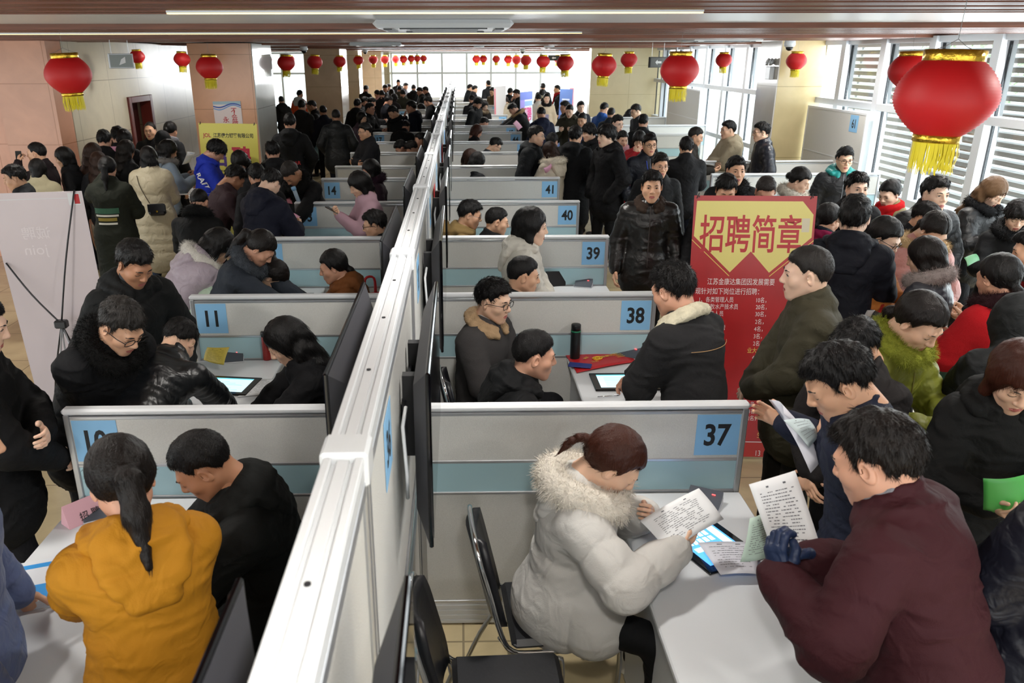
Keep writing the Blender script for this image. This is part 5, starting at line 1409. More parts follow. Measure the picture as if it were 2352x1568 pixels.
for x, y, fa, c, lb, fem in far_left:
    sit_ = 'top of a' in lb
    person(lb, x, y, fa, H=1.62 if fem else 1.7, female=bool(fem), nod=24, hair='lowbun' if 'bun' in lb else 'bob' if fem else 'short', coat=c, th=.03, arms='hold', skin=1, sit=sit_, collar='hood' if 'hood' in lb else 'stand')
# --- people along the left wall
G['parka'] = person('woman in long olive green parka with ponytail and white patch on the back', 248, 388, 98, H=1.66, female=True, nod=14, hair='pony', coat='#343a2c', th=.035, style='long', arms='hold', arml='up', skin=1)
G['cream'] = person('woman in long cream padded coat with black shoulder bag seen from behind', 342, 362, 102, H=1.66, female=True, nod=12, hair='long', coat='#d2c6a8', ck='nylon', quilt=.11, th=.045, collar='high', style='long', arms='belly', skin=2, legs='#41536e')
G['denim'] = person('woman in pale blue denim jacket with grey fur hood beside the cream coat woman', 388, 345, 38, H=1.66, female=True, nod=30, hair='long', coat='#93a4b4', ck='denim', th=.03, collar='hood', fur='#8b8886', arms='read', legs='#131317', skin=1)
person('balding man in black jacket facing the viewer before the doorway', 345, 300, -88, H=1.74, nod=4, hair='bald', coat=BK, style='thigh', collar='lapel', skin=0)
person('woman in dark coat with grey scarf behind the denim jacket woman', 393, 300, 70, H=1.72, female=True, nod=16, hair='lowbun', coat=CH, scarf='#77777c', skin=1)
person('person with black hood up behind the cream coat woman', 378, 322, 60, H=1.64, nod=10, hair='long', female=True, coat='#17181d', collar='hoodup', skin=1)
G['w145'] = person('short haired woman in black jacket facing left before the orange marble', 146, 362, 190, H=1.6, female=True, nod=16, hair='bobf', coat='#1d1f24', arms='down', skin=0)
G['m85'] = person('man in dark maroon jacket raising a phone at the far left', 84, 352, 184, H=1.7, nod=4, hair='crop', coat='#2d1f26', armr='phone', arml='up', skin=0)
person('person with black bob and beige coat behind the leaning banner', 88, 390, 100, H=1.56, female=True, nod=10, hair='bob', coat='#b7ad8e', th=.035, collar='high', skin=1)
person('man with messy black hair mostly hidden by the leaning banner', 34, 408, 200, H=1.66, nod=14, hair='short', coat=CH, skin=0)
person('woman with long wavy dark hair left of the olive parka woman', 216, 352, 60, H=1.62, female=True, nod=20, hair='long', hc='b', coat=BK, skin=1)
person('woman with long brown black hair right behind the olive parka ponytail', 228, 372, 80, H=1.56, female=True, nod=20, hair='long', hc='b', coat=CH, skin=1)
G['stripes'] = person('woman with long dark hair and black top with white chest stripes', 292, 345, 60, H=1.64, female=True, nod=24, hair='long', hc='k2', coat='#15161a', skin=1)
person('dark head by the cream wall, left of the two near the doorway', 240, 322, 100, H=1.76, nod=14, hair='short', coat=BK, skin=1)
person('dark head by the cream wall, right of the two near the doorway', 272, 314, 110, H=1.78, nod=14, hair='short', coat=CH, skin=1)
G['pinkpaper'] = person('woman with brown black hair reading pink paper by the cream wall', 262, 336, 96, H=1.6, female=True, nod=24, hair='long', hc='b', coat='#2a2224', arms='read', skin=1)
person('woman with pale face behind the pink paper, near the doorway', 286, 322, -60, H=1.74, female=True, nod=34, hair='bob', coat=BK, skin=2)

# --- booth 37 and 38
G['white37'] = person('girl in white quilted coat with cream fur hood reading at the desk of booth 37', 1410, 1062, -14, sit=True, lean=10, nod=42, female=True, H=1.66, hair='braid', hc='rb', coat='#dcdad6', ck='cotton', quilt=.12, th=.045, collar='hood', fur='#efe8da', furbig=.058, style='thigh', armr=(tuple(at_z(1545, 1268, .9)), 'w', dict(pose='grip', hint=(.9, -.2, -.5), pn=(-.7, .2, .6))), arml=(tuple(at_z(1478, 1182, .93)), 'w', dict(pose='grip', hint=(-.8, -.2, -.6), pn=(.7, 0, .5))), skin=2, hs=1.1, shirt='#e3a9ba', legs='#17181c', shoes='#d8d4cd', eyes='down')
G['glasses38'] = person('young man in thin black glasses and grey shearling jacket seated in booth 38', 1134, 690, -32, sit=True, lean=3, nod=10, H=1.74, hair='spiky', coat='#5c5a5a', ck='wool', th=.03, collar='fleece', cc='#b89a76', arms='belly', glasses='black', skin=2, hs=1.04, shirt='#d8d4d0', eyes='open')
G['hood38'] = person('man with short black hair and black hooded coat seated in front of booth 38 desk', 1228, 815, 4, sit=True, lean=12, nod=10, H=1.74, hair='crop', coat='#15161a', th=.035, collar='hood', arms='belly', skin=1, style='thigh', eyes='open')
G['shear'] = person('man in black denim jacket with cream fleece collar leaning on the desk of booth 38', 1545, 665, 130, H=1.72, lean=13, nod=22, hair='spiky', coat='#191a1e', ck='denim', th=.03, collar='fleece', cc='#e0d8bd', arms='desk', arml='belly', skin=1, hs=1.05, legs='#1c1e26')
G['olive'] = person('man in olive brown jacket with folded hands before the red banner', 1852, 628, 166, H=1.74, nod=6, hair='crop', hc='gr', coat='#57533f', th=.035, style='thigh', arms='belly', skin=4, hs=1.08, fat=1.12, legs='#3b3a32')
G['navy'] = person('man in navy jacket reading papers right of panel 37', 1925, 875, 172, H=1.72, lean=14, nod=34, hair='short', coat='#2b3048', th=.03, collar='lapel', style='thigh', armr=(tuple(at_z(1812, 975, 1.2)), 'w', dict(pose='relax', hint=(.6, -.3, -1), pn=(-.9, 0, .2))), arml=(tuple(at_z(1905, 1025, 1.18)), 'w', dict(pose='grip', hint=(-.6, -.3, -1), pn=(.9, 0, .2))), skin=0, hs=1.1, fat=1.1, legs='#1d1f29')
G['behindnavy'] = person('dark haired man in brown black jacket behind the navy jacket man', 1966, 795, -150, H=1.6, lean=4, nod=36, hair='part', coat='#35302f', arms='belly', skin=0, hs=1.04)
G['maroon'] = person('man in maroon jacket and dark blue gloves reading a sheet, nearest on the right', 2012, 1055, 134, H=1.7, lean=17, nod=24, hair='short', hc='k2', coat='#4c1d25', ck='cotton', th=.045, collar='lapel', style='thigh', armr=(tuple(at_z(1870, 1290, 1.15)), 'w', dict(pose='grip', hint=(.8, -.4, -1), pn=(-.9, 0, .2))), arml=(tuple(at_z(1795, 1330, 1.15)), 'w', dict(pose='grip', hint=(-.8, -.2, -1), pn=(.9, 0, .3), fd=(.1, .4, 1))), glove='#2c3e66', incol='#8a8b92', skin=1, hs=1.17, fat=1.12, legs='#1a1a1e')
G['lime'] = person('woman in lime green padded coat with fur collar looking down at a folder', 2112, 740, -62, H=1.64, lean=8, nod=36, female=True, hair='lowpony', hc='k2', coat='#7b7f2c', ck='nylon', quilt=.07, th=.03, collar='fur', fur='#9aa03a', arms='hold', skin=2, hs=1.1, zp='#6e6a30', shirt='#1b1b20')
G['rightedge'] = person('woman with auburn bob and black hooded coat at the right picture edge', 2338, 868, -105, H=1.62, lean=6, nod=30, female=True, hair='bobf', hc='rb', coat='#191b1c', th=.035, collar='hood', style='thigh', arms='hold', skin=2, hs=1.1)
G['navyright'] = person('person in dark navy coat cut by the lower right corner', 2470, 1010, 120, H=1.72, nod=20, hair='short', coat='#1d2033', ck='nylon', th=.045, style='thigh', arms='belly', skin=1, fat=1.1)
G['greyback'] = person('hunched person in charcoal coat behind the right edge woman', 2330, 745, 80, H=1.66, lean=24, nod=40, hair='short', coat='#2b2d2f', th=.04, collar='hoodup', style='thigh', arms='hold', skin=1)
G['red'] = person('woman in red coat with dark red fur collar and low ponytail seen from behind', 2290, 638, 108, H=1.62, nod=14, female=True, hair='lowpony', coat='#b3161d', ck='wool', th=.035, collar='fur', fur='#3a0f18', style='thigh', arms='hold', skin=1, hs=1.08)
G['tealback'] = person('young man in dark navy hooded jacket turning away before the red banner', 1962, 498, 62, H=1.8, nod=0, yaw=0, hair='short', coat='#1d2130', th=.03, collar='hood', style='thigh', arms='hold', skin=4, hs=1.06)
G['magenta'] = person('woman in magenta collar with ponytail right of the banner top', 1902, 505, 20, H=1.6, female=True, nod=20, hair='lowpony', coat='#1f2a44', collar='high', scarf='#8a1846', skin=2)
G['scarf'] = person('young woman in glasses with beige wool scarf and rust coat', 2032, 545, -50, H=1.64, female=True, nod=30, hair='lowbun', coat='#a8642a', scarf='#c7a98e', arms='hold', glasses='black', skin=4, hs=1.05, eyes='down')
G['pinkfur'] = person('woman in salmon pink coat with blond fur hood', 2146, 530, -80, H=1.62, female=True, nod=44, hair='lowpony', hc='k2', coat='#c58d86', ck='nylon', quilt=.09, th=.035, collar='hood', fur='#c2a67c', arms='belly', skin=2, hs=1.05)
G['greyfur'] = person('woman with black bob and grey fur collar on a leather jacket', 2122, 590, 132, H=1.58, female=True, nod=22, hair='bob', hc='k2', coat='#4a4c55', ck='leather', th=.03, collar='fur', fur='#a39793', arms='hold', skin=2)
G['smile'] = person('smiling young man in black padded jacket before the side windows', 2148, 445, -82, H=1.76, nod=4, hair='short', coat='#1a1c20', ck='nylon', quilt=.09, th=.04, collar='high', arms='pocket', skin=4, hs=1.04, eyes='open', zp='#4a4c50')
G['blond'] = person('woman with wavy blond brown hair and black fur collar coat by the windows', 2282, 442, -68, H=1.66, female=True, nod=36, hair='long', hc='bl', coat='#15171c', ck='nylon', th=.035, collar='fur', fur='#101216', arms='read', skin=4)
G['fringe'] = person('young woman with black fringe at the right edge below the windows', 2336, 495, -110, H=1.58, female=True, nod=26, hair='fringe', coat='#17181c', collar='fur', fur='#17181b', arms='hold', skin=4)
G['blackright'] = person('person in black hooded coat over red collar at the right edge', 2372, 572, 150, H=1.7, nod=20, lean=6, hair='short', coat='#1a1b1f', collar='hood', arms='hold', scarf='#8c1c1c', skin=0)
G['redscarf'] = person('woman with bright red scarf and khaki coat with high ponytail', 2042, 445, -150, H=1.6, female=True, nod=22, hair='bun', hc='k', coat='#8d8560', th=.03, scarf='#c9151b', arms='belly', skin=4)
G['browman'] = person('man with swept fringe behind the navy jacket youth', 1968, 432, -92, H=1.74, nod=4, hair='part', coat=BK, style='thigh', skin=4, eyes='open')
G['tealhood'] = person('man in glasses and charcoal padded jacket with teal hood lining', 1940, 365, -96, H=1.72, nod=12, hair='short', coat='#33363c', ck='nylon', quilt=.05, th=.03, collar='hood', cc='#1f9a96', shirt='#1d1b22', arms='down', glasses='black', skin=2, eyes='open', zp='#777a80')
G['whitefur'] = person('woman with hair bun and white fur collar behind the red banner', 1838, 415, -40, H=1.64, female=True, nod=26, hair='lowbun', coat='#3a5550', collar='fur', fur='#d9d5c8', arms='hold', skin=4)
G['banner1'] = person('man with serious face and black coat behind the red banner', 1690, 392, -90, H=1.76, nod=2, hair='short', coat='#17181c', collar='fur', fur='#17181b', skin=0, eyes='open')
person('top of a black haired head behind the red banner, left one', 1668, 436, -100, H=1.72, nod=28, hair='part', coat=BK, skin=0)
person('top of a cropped head behind the red banner, right one', 1758, 440, -100, H=1.7, nod=30, hair='crop', hc='g', coat=CH, skin=1)
person('dark head behind the blond fur hood woman', 2125, 500, -60, H=1.6, nod=24, hair='short', coat='#22242c', skin=0)
# --- right aisle
G['leather'] = person('man in shiny dark brown leather coat with fur collar walking in the aisle', 1497, 428, -98, H=1.72, nod=4, hair='part', coat='#221d1b', ck='leather', th=.03, collar='fleece', cc='#4a3a30', style='thigh', arms='down', shirt='#1a2038', skin=0, hs=1.04, legs='#17181d', eyes='open', zp='#3a3230')
G['glass2'] = person('man in rimless glasses and black coat just behind the leather coat man', 1516, 380, -84, H=1.7, nod=6, hair='short', hc='k2', coat='#15171b', th=.03, style='thigh', glasses='thin', skin=0, eyes='open')
G['lanyard'] = person('man in glasses and dark blue padded jacket with blue lanyard', 1492, 332, -84, H=1.74, nod=4, hair='short', coat='#232b3c', ck='nylon', quilt=.06, th=.03, shirt='#c7cbd4', glasses='black', arms='pocket', skin=0, eyes='open', zp='#606878')
person('man in black jacket and blue trousers seen from behind by the window booths', 1576, 338, 88, H=1.7, nod=8, hair='short', coat='#1b1c20', th=.03, arms='hold', legs='#20293f', skin=0)
person('grey haired man in profile talking to the black jacket man', 1598, 313, -20, H=1.7, nod=18, hair='crop', hc='gr', coat='#3a352d', arms='hold', skin=0)
G['beige'] = person('man in beige hooded parka with folded arms by the far side windows', 1672, 298, -172, H=1.76, nod=6, hair='short', coat='#b3a88f', th=.04, collar='hood', arms='cross', glasses='thin', skin=2, style='thigh')
G['navypuff'] = person('man in glasses and shiny navy padded jacket by the marble pillar', 1748, 303, 178, H=1.78, nod=6, hair='short', coat='#1f2538', ck='leather', quilt=.07, th=.03, shirt='#7d93b8', glasses='black', arms='pocket', skin=2)
G['tall'] = person('tall young man in long black coat turning left in the aisle', 1392, 312, 205, H=1.84, nod=4, hair='fringe', coat='#141519', th=.035, collar='hood', style='thigh', arms='pocket', skin=4, legs='#15161a', shirt='#2c2d31', shoes='#c9c7c4')
G['backhood'] = person('man in black hooded coat seen from behind beside panel 41', 1322, 312, 62, H=1.78, nod=6, hair='short', coat='#16191f', th=.04, collar='hood', style='knee', arms='pocket', skin=0, glasses='thin')
person('young man in black jacket half hidden between two taller men in black', 1352, 304, 200, H=1.7, nod=14, hair='fringe', coat='#15171b', style='thigh', skin=2, legs='#3a3e45', collar='hood')
G['glass42'] = person('man in glasses and black puffy hooded coat looking right beside panel 41', 1232, 312, -22, H=1.78, nod=4, hair='short', coat='#191e24', th=.045, collar='hood', style='thigh', arms='pocket', glasses='thin', skin=2, eyes='open', fat=1.08)
G['creamhood'] = person('woman in cream coat holding pink paper, hidden behind the glasses man', 1262, 348, 130, H=1.58, female=True, nod=24, hair='long', hc='b', coat='#ded4c0', th=.035, collar='hood', fur='#e8dfcc', arms='hold', skin=2)
person('dark hair blown sideways behind the cream coat woman', 1268, 326, 60, H=1.62, nod=20, hair='spiky', coat=BK, skin=1)
person('young man in glasses with pale jacket between the aisle crowd', 1418, 284, -60, H=1.78, nod=10, hair='short', coat='#a09a90', glasses='thin', skin=4)
G['laugh'] = person('laughing woman with pink scarf and red coat in the aisle', 1430, 320, -80, H=1.6, female=True, nod=14, hair='lowpony', coat='#b0222a', scarf='#cf9ba4', skin=2)
G['redlong'] = person('woman with long dark hair and red coat looking down in the aisle', 1468, 322, -110, H=1.64, female=True, nod=34, hair='long', coat='#a81f28', style='knee', arms='face', skin=2)
person('man in blue and grey jacket before the beige end wall', 1388, 250, 40, H=1.72, nod=20, hair='crop', coat='#3566b8', collar='stand', cc='#44505e', skin=0)
person('man in grey cap and dark jacket beside the blue jacket man', 1404, 262, 60, H=1.66, nod=14, hair='crop', hc='gr', coat='#39424f', skin=0)
person('older man in glasses and grey coat bending left before the end wall', 1460, 255, 200, H=1.76, lean=8, nod=22, hair='short', hc='gr', coat='#4a4e55', glasses='thin', skin=2)
person('black haired head in front of the grey coat man', 1478, 280, 60, H=1.7, nod=10, hair='short', coat=BK, skin=1)
person('woman bending at the desk before the end wall', 1447, 262, 20, H=1.6, female=True, nod=40, hair='long', coat='#8d9094', skin=2, sit=True)
person('youth in olive coat looking down in the middle of the aisle', 1308, 255, -110, H=1.72, nod=20, hair='crop', coat='#4a4838', collar='hood', arms='read', skin=4, th=.035)
person('man in camouflage jacket left of the olive coat youth', 1297, 246, -160, H=1.74, nod=14, hair='spiky', coat='#34332f', glasses='thin', skin=1)
person('young man in dark jacket with white shirt right of the olive coat youth', 1334, 246, -80, H=1.7, nod=8, hair='short', coat='#29303c', shirt='#d5d8dc', skin=4)
person('man with high forehead in front of the dark jacket man', 1337, 276, -120, H=1.68, nod=14, hair='crop', coat='#31446e', skin=0)
person('person in navy hooded coat behind the white standing sign', 1243, 262, 100, H=1.7, nod=30, hair='short', coat='#222a4a', collar='hood', skin=1)
person('woman in cream coat with black fur collar facing the viewer far down the aisle', 1256, 226, -88, H=1.7, female=True, nod=6, hair='lowbun', coat='#e2d0b4', collar='fur', fur='#17161a', style='knee', skin=4)
person('person in white coat beside the cream coat woman', 1236, 226, 100, H=1.66, female=True, nod=14, hair='short', coat='#e8e4dc', skin=2)
person('woman with beige scarf far down the aisle', 1245, 214, 60, H=1.64, female=True, nod=14, hair='bob', coat='#2a2c30', scarf='#b8b29c', skin=2)
person('dark head against the far windows above the scarf woman', 1247, 200, 90, H=1.76, nod=6, hair='short', coat='#2a3038', skin=1)
person('man with red scarf beside the blue standing sign', 1279, 205, 190, H=1.76, nod=6, hair='crop', coat='#24262c', scarf='#a51d22', skin=0)
person('man in black jacket with hand at his chin behind the white sign', 1186, 216, 190, H=1.74, nod=20, hair='short', coat='#1d2027', armr='face', skin=1)
person('dark hooded figure left of the chin holding man', 1172, 212, 60, H=1.72, nod=14, hair='short', coat='#1b1c22', collar='hood', skin=1)
G['furlean'] = person('person in black coat with tan fur hood bending over panel 46', 1178, 250, 190, H=1.72, lean=26, nod=45, hair='short', coat='#17181d', th=.035, collar='hood', fur='#a78a64', arms='reach', skin=1)
person('woman in cream coat with tied hair behind panel 47', 1158, 232, 170, H=1.62, female=True, nod=24, hair='lowpony', hc='b', coat='#e3d6bc', arms='hold', skin=2, collar='hood')
person('man in ochre brown coat looking down behind panel 50', 1131, 210, -130, H=1.72, nod=24, hair='short', coat='#6a5230', skin=0)
person('tall man in dark jacket with blue collar by the far windows', 1121, 193, 120, H=1.84, nod=2, hair='crop', coat='#343a40', skin=2)
person('man in black coat by the far windows, left of a pair', 1080, 202, 20, H=1.72, nod=14, hair='short', coat='#1d232b', skin=2)
person('man in black coat by the far windows, right of a pair', 1091, 205, 20, H=1.7, nod=14, hair='short', coat='#22262d', skin=2)
G['couple1'] = person('man in black hooded coat with fringe behind panel 47, left of a couple', 1098, 236, -30, H=1.74, nod=30, hair='fringe', coat='#1b1f24', th=.035, collar='hood', style='thigh', skin=1)
person('woman in glasses with long dark hair, right of the couple behind panel 47', 1113, 243, -60, H=1.62, female=True, nod=24, hair='long', coat='#2a241e', glasses='thin', collar='fur', fur='#7a6a55', skin=4)
person('dark head and shoulder behind the couple at panel 49', 1084, 229, 100, H=1.66, nod=20, hair='short', coat=BK, skin=1)
person('top of a dark head seated behind panel 46', 1112, 283, 20, sit=True, nod=30, hair='short', coat=CH, skin=1)
person('brown haired head seated behind panel 45', 1096, 302, 20, sit=True, nod=30, hair='bob', hc='rb', female=True, coat=BK, skin=1)
G['hood43'] = person('young man in glasses and grey hood writing, seated behind panel 43', 1138, 334, 5, sit=True, nod=36, hair='short', coat='#5c6068', collar='hood', glasses='black', skin=2, H=1.72)
person('woman with brown black hair seated behind the unnumbered right panel, left of two', 1082, 364, -30, sit=True, nod=30, hair='bob', hc='b', female=True, coat=BK, skin=1)
person('dark haired woman seated behind the unnumbered right panel, right of two', 1097, 372, 40, sit=True, nod=40, hair='bob', female=True, coat=CH, skin=1)
# --- booths 39, 40
G['white39'] = person('woman with black bob and white hooded jacket standing in booth 39', 1222, 520, -6, H=1.64, female=True, nod=8, hair='bob', coat='#ded9ce', ck='nylon', th=.035, collar='hood', style='thigh', arms='belly', skin=4, hs=1.06, scarf=None, shirt='#c7952a', eyes='open')
G['man39'] = person('short haired man in dark hooded jacket seated in booth 39', 1203, 632, 2, sit=True, nod=10, hair='crop', H=1.74, coat='#1c1f28', collar='hood', arms='belly', skin=0, eyes='open')
G['check40'] = person('man with ear glasses and tan checked jacket seated in booth 40', 1080, 492, -4, sit=True, nod=16, hair='short', H=1.76, coat='#8a7248', ck='wool', collar='hood', arms='belly', glasses='thin', skin=0)
G['dark40'] = person('man in black coat seated in booth 40 seen in profile', 1142, 508, 2, sit=True, nod=12, hair='crop', H=1.74, coat='#14151a', arms='belly', skin=0, z=1.2)
_bad = []
for i in range(len(RES)):
    for j in range(i):
        d_ = math.hypot(RES[i][1][0] - RES[j][1][0], RES[i][1][1] - RES[j][1][1])
        if d_ < .3: _bad.append((round(d_, 2), RES[i][0][:50], RES[i][1], RES[j][0][:50], RES[j][1]))

# ------------------------------------------------------------------ loose things
def sheet(name, label, cs, m, cat='paper', curve=.012, lines=0, lm=None, group=None, nx=8, red=False):
    """curved sheet through four world corners (bl, br, tr, tl)"""
    a, b, c, d = [Vector(p) for p in cs]; v = []; n = ((b - a).cross(d - a)).normalized(); f = []; ny = 8
    def P(u, w, off=0):
        p = a * (1 - u) * (1 - w) + b * u * (1 - w) + c * u * w + d * (1 - u) * w
        return p + n * (math.sin(math.pi * u) * curve + math.sin(math.pi * w) * curve * .5 + off)
    for s_ in (0, 1):
        for i in range(nx + 1):
            for j in range(ny + 1): v.append(P(i / nx, j / ny, .0008 if s_ else -.0002))
    I = lambda s_, i, j: (s_ * (nx + 1) + i) * (ny + 1) + j
    for i in range(nx):
        for j in range(ny): f += [(I(1, i, j), I(1, i + 1, j), I(1, i + 1, j + 1), I(1, i, j + 1)), (I(0, i, j), I(0, i, j + 1), I(0, i + 1, j + 1), I(0, i + 1, j))]
    for j in range(ny): f += [(I(0, 0, j), I(1, 0, j), I(1, 0, j + 1), I(0, 0, j + 1)), (I(0, nx, j), I(0, nx, j + 1), I(1, nx, j + 1), I(1, nx, j))]
    for i in range(nx): f += [(I(0, i, 0), I(0, i + 1, 0), I(1, i + 1, 0), I(1, i, 0)), (I(0, i, ny), I(1, i, ny), I(1, i + 1, ny), I(0, i + 1, ny))]
    o = link_mesh(name, v, f, m, smooth=True); tag(o, label, cat, group)
    if lines:
        r = random.Random(len(label)); q = MB()
        def dash(u0, u1, w, hgt=.006, off=.0016):
            for s_ in ((off,) if True else ()): q.quad(P(u0, w - hgt, s_), P(u1, w - hgt, s_), P(u1, w + hgt, s_), P(u0, w + hgt, s_)); q.quad(P(u0, w - hgt, -.001), P(u0, w + hgt, -.001), P(u1, w + hgt, -.001), P(u1, w - hgt, -.001))
        dash(.3, .72, .9, .012)
        for k in range(lines):
            w = .82 - k * .7 / lines; u = .14
            while u < .8:
                l = r.uniform(.02, .07); 
                if r.random() < .75: dash(u, u + l, w)
                u += l + .012
        q.build('printed_lines', lm or mat('grey_print', '#5c5f66', .7), o)
    return o


def zs(pts, z):
    z = z if isinstance(z, (list, tuple)) else [z] * len(pts)
    return [at_z(p[0], p[1], h) for p, h in zip(pts, z)]


P_print = mat('grey_print', '#5c5f66', .7)
sheet('paper', 'white printed sheet held by the girl in the white coat', zs([(1535, 1268), (1662, 1192), (1605, 1121), (1470, 1196)], [.93, .98, 1.08, .99]), M_paper, lines=14)
sheet('paper', 'white printed sheets lying below the girl in white hand, on the tablet', zs([(1655, 1320), (1742, 1318), (1735, 1246), (1602, 1246)], [.79, .79, .785, .785]), mat('shaded_white_paper', '#dcdde6', .7), lines=10, curve=.006)
sheet('paper', 'pale green printed sheet under the gloved hand of the maroon jacket man', zs([(1700, 1290), (1770, 1275), (1772, 1160), (1722, 1190)], [.98, 1.0, 1.15, 1.13]), mat('pale_green_paper', '#c9e0d2', .7), lines=14, curve=.02)
gh = G['maroon']['hands']
sheet('paper', 'large white printed sheet held up by the man in maroon with blue gloves', zs([(1772, 1262), (1890, 1272), (1826, 1080), (1720, 1112)], [1.16, 1.16, 1.36, 1.34]), M_paper, lines=16, curve=.01)
sheet('paper', 'white folded sheet held by the man in navy jacket', zs([(1862, 1086), (1885, 1050), (1800, 950), (1766, 918)], [1.1, 1.12, 1.3, 1.3]), mat('bluish_white_paper', '#dfe0ea', .7), curve=.03)
sheet('paper', 'pale leaflet behind the folded sheet of the navy jacket man', zs([(1858, 1028), (1880, 1000), (1858, 963), (1800, 965)], [1.2, 1.2, 1.26, 1.28]), mat('pale_leaflet', '#cfe0e2', .6), lines=6, curve=.01)
# pink, white and blue sheets in the queues
sheet('paper', 'pink sheet held up before the cream wall on the left', zs([(240, 345 + 42), (268, 390), (272, 336), (246, 336)], [1.25, 1.25, 1.55, 1.55]), M_pink)
sheet('paper', 'pink printed sheet in the hands of the navy hooded coat man', zs([(662, 520), (690, 498), (662, 484), (657, 500)], [1.12, 1.12, 1.16, 1.16]), M_pink, lines=6)
sheet('paper', 'pink sheet at the left side of the boy in black fur jacket', zs([(412, 513), (440, 500), (446, 487), (428, 496)], [1.1, 1.1, 1.12, 1.12]), M_pink)
sheet('paper', 'pink sheet under the card tube at panel 13', zs([(640, 468), (672, 468), (666, 452), (640, 453)], [1.16, 1.16, 1.22, 1.22]), mat('deep_pink_paper', '#c8808f', .7))
sheet('paper', 'white leaflet with blue print held by the denim jacket woman', zs([(418, 378), (436, 372), (448, 350), (430, 348)], [1.3, 1.3, 1.45, 1.45]), M_paper, lines=5, lm=mat('blue_print', '#2f8fd0', .6))
sheet('paper', 'light blue folder in the hand of the grey hooded man', [G['greyhood']['hands'][0] + Vector(o_) for o_ in ((-.1, -.03, -.3), (.12, -.03, -.3), (.12, -.02, .02), (-.1, -.02, .02))], mat('light_blue_folder', '#8fbfd0', .5))
sheet('paper', 'pink sheet in front of the cream hooded woman in the aisle', zs([(1256, 404), (1272, 400), (1266, 375), (1248, 386)], [1.1, 1.1, 1.35, 1.35]), M_pink)
sheet('paper', 'pink sheet at panel 45 by the fur hooded person', zs([(1190, 300), (1200, 292), (1186, 276), (1178, 284)], [1.25, 1.25, 1.35, 1.35]), M_pink)
sheet('paper', 'pink sheet in front of the far windows behind panel 50', zs([(1110, 218), (1125, 217), (1124, 212), (1108, 212)], [1.25, 1.25, 1.32, 1.32]), M_pink)
sheet('paper', 'white sheet held by the olive coat youth in the aisle', zs([(1268, 308), (1284, 302), (1284, 290), (1264, 292)], [1.2, 1.2, 1.3, 1.3]), M_paper)
M_green = mat('green_folder', '#2a7540', .5)
M_red = mat('red_paper', '#c3202c', .5)
sheet('folder', 'green folder with grey pages held by the woman in lime green coat', zs([(2130, 990), (2205, 1010), (2215, 930), (2165, 945)], [1.0, 1.0, 1.1, 1.1]), M_green, 'folder', lines=6, lm=mat('grey_page', '#a9b4ae', .6))
sheet('folder', 'bright green folder at the right edge below the auburn bob woman', zs([(2258, 1170), (2352, 1180), (2352, 1090), (2258, 1098)], [1.05, 1.05, 1.2, 1.2]), mat('bright_green_folder', '#4fae52', .4), 'folder')
sheet('folder', 'green folder beside the black coat at the right edge', zs([(2222, 612), (2250, 598), (2242, 583), (2214, 592)], [1.2, 1.2, 1.24, 1.24]), M_green, 'folder')
sheet('paper', 'red folder carried beside the navy jacket youth', zs([(2000, 745), (2018, 720), (2032, 698), (2020, 700)], [1.0, 1.05, 1.15, 1.1]), M_red)
sheet('paper', 'white papers carried beside the navy jacket youth', zs([(1982, 742), (1998, 735), (2010, 712), (1992, 712)], [1.0, 1.05, 1.15, 1.1]), M_paper)

# ---- green carrier bag of the lime coat woman
def box_bag(name, lab, loc, rz, w, d, h, m, cat='bag', handle=True, hm=None):
    t = empty(name, loc, lab, cat, rz=rz)
    MB().add([(-w / 2, -d / 2, 0), (w / 2, -d / 2, 0), (w / 2, d / 2, 0), (-w / 2, d / 2, 0), (-w * .52, -d * .2, h), (w * .52, -d * .2, h), (w * .52, d * .2, h), (-w * .52, d * .2, h)], [(3, 2, 1, 0), (0, 1, 5, 4), (1, 2, 6, 5), (2, 3, 7, 6), (3, 0, 4, 7), (4, 5, 6, 7)]).build('bag_body', m, t)
    if handle:
        for sy in (-1, 1): MB().tube(smooth_path([(-w * .22, sy * d * .2, h - .01), (-w * .18, sy * d * .1, h + .12), (w * .18, sy * d * .1, h + .12), (w * .22, sy * d * .2, h - .01)], 4), .008, 8).build('handle', hm or m, t, smooth=True)
    return t
p = at_z(2155, 1055, .8); box_bag('carrier_bag', 'green carrier bag hanging below the lime green coat', (p.x, p.y, .55), .6, .3, .1, .36, mat('green_bag', '#1f8a4a', .5))
p = at_z(2185, 850, .85); box_bag('carrier_bag', 'dark green bag between the red coat and the lime green coat', (p.x, p.y, .6), .2, .24, .1, .3, mat('dark_green_bag', '#0f6b44', .5))
p = at_z(850, 662, .95); box_bag('gift_bag', 'small bright red bag in booth 12 below the television', (p.x, p.y, .75), .4, .2, .08, .16, mat('red_bag', '#c8141c', .5))

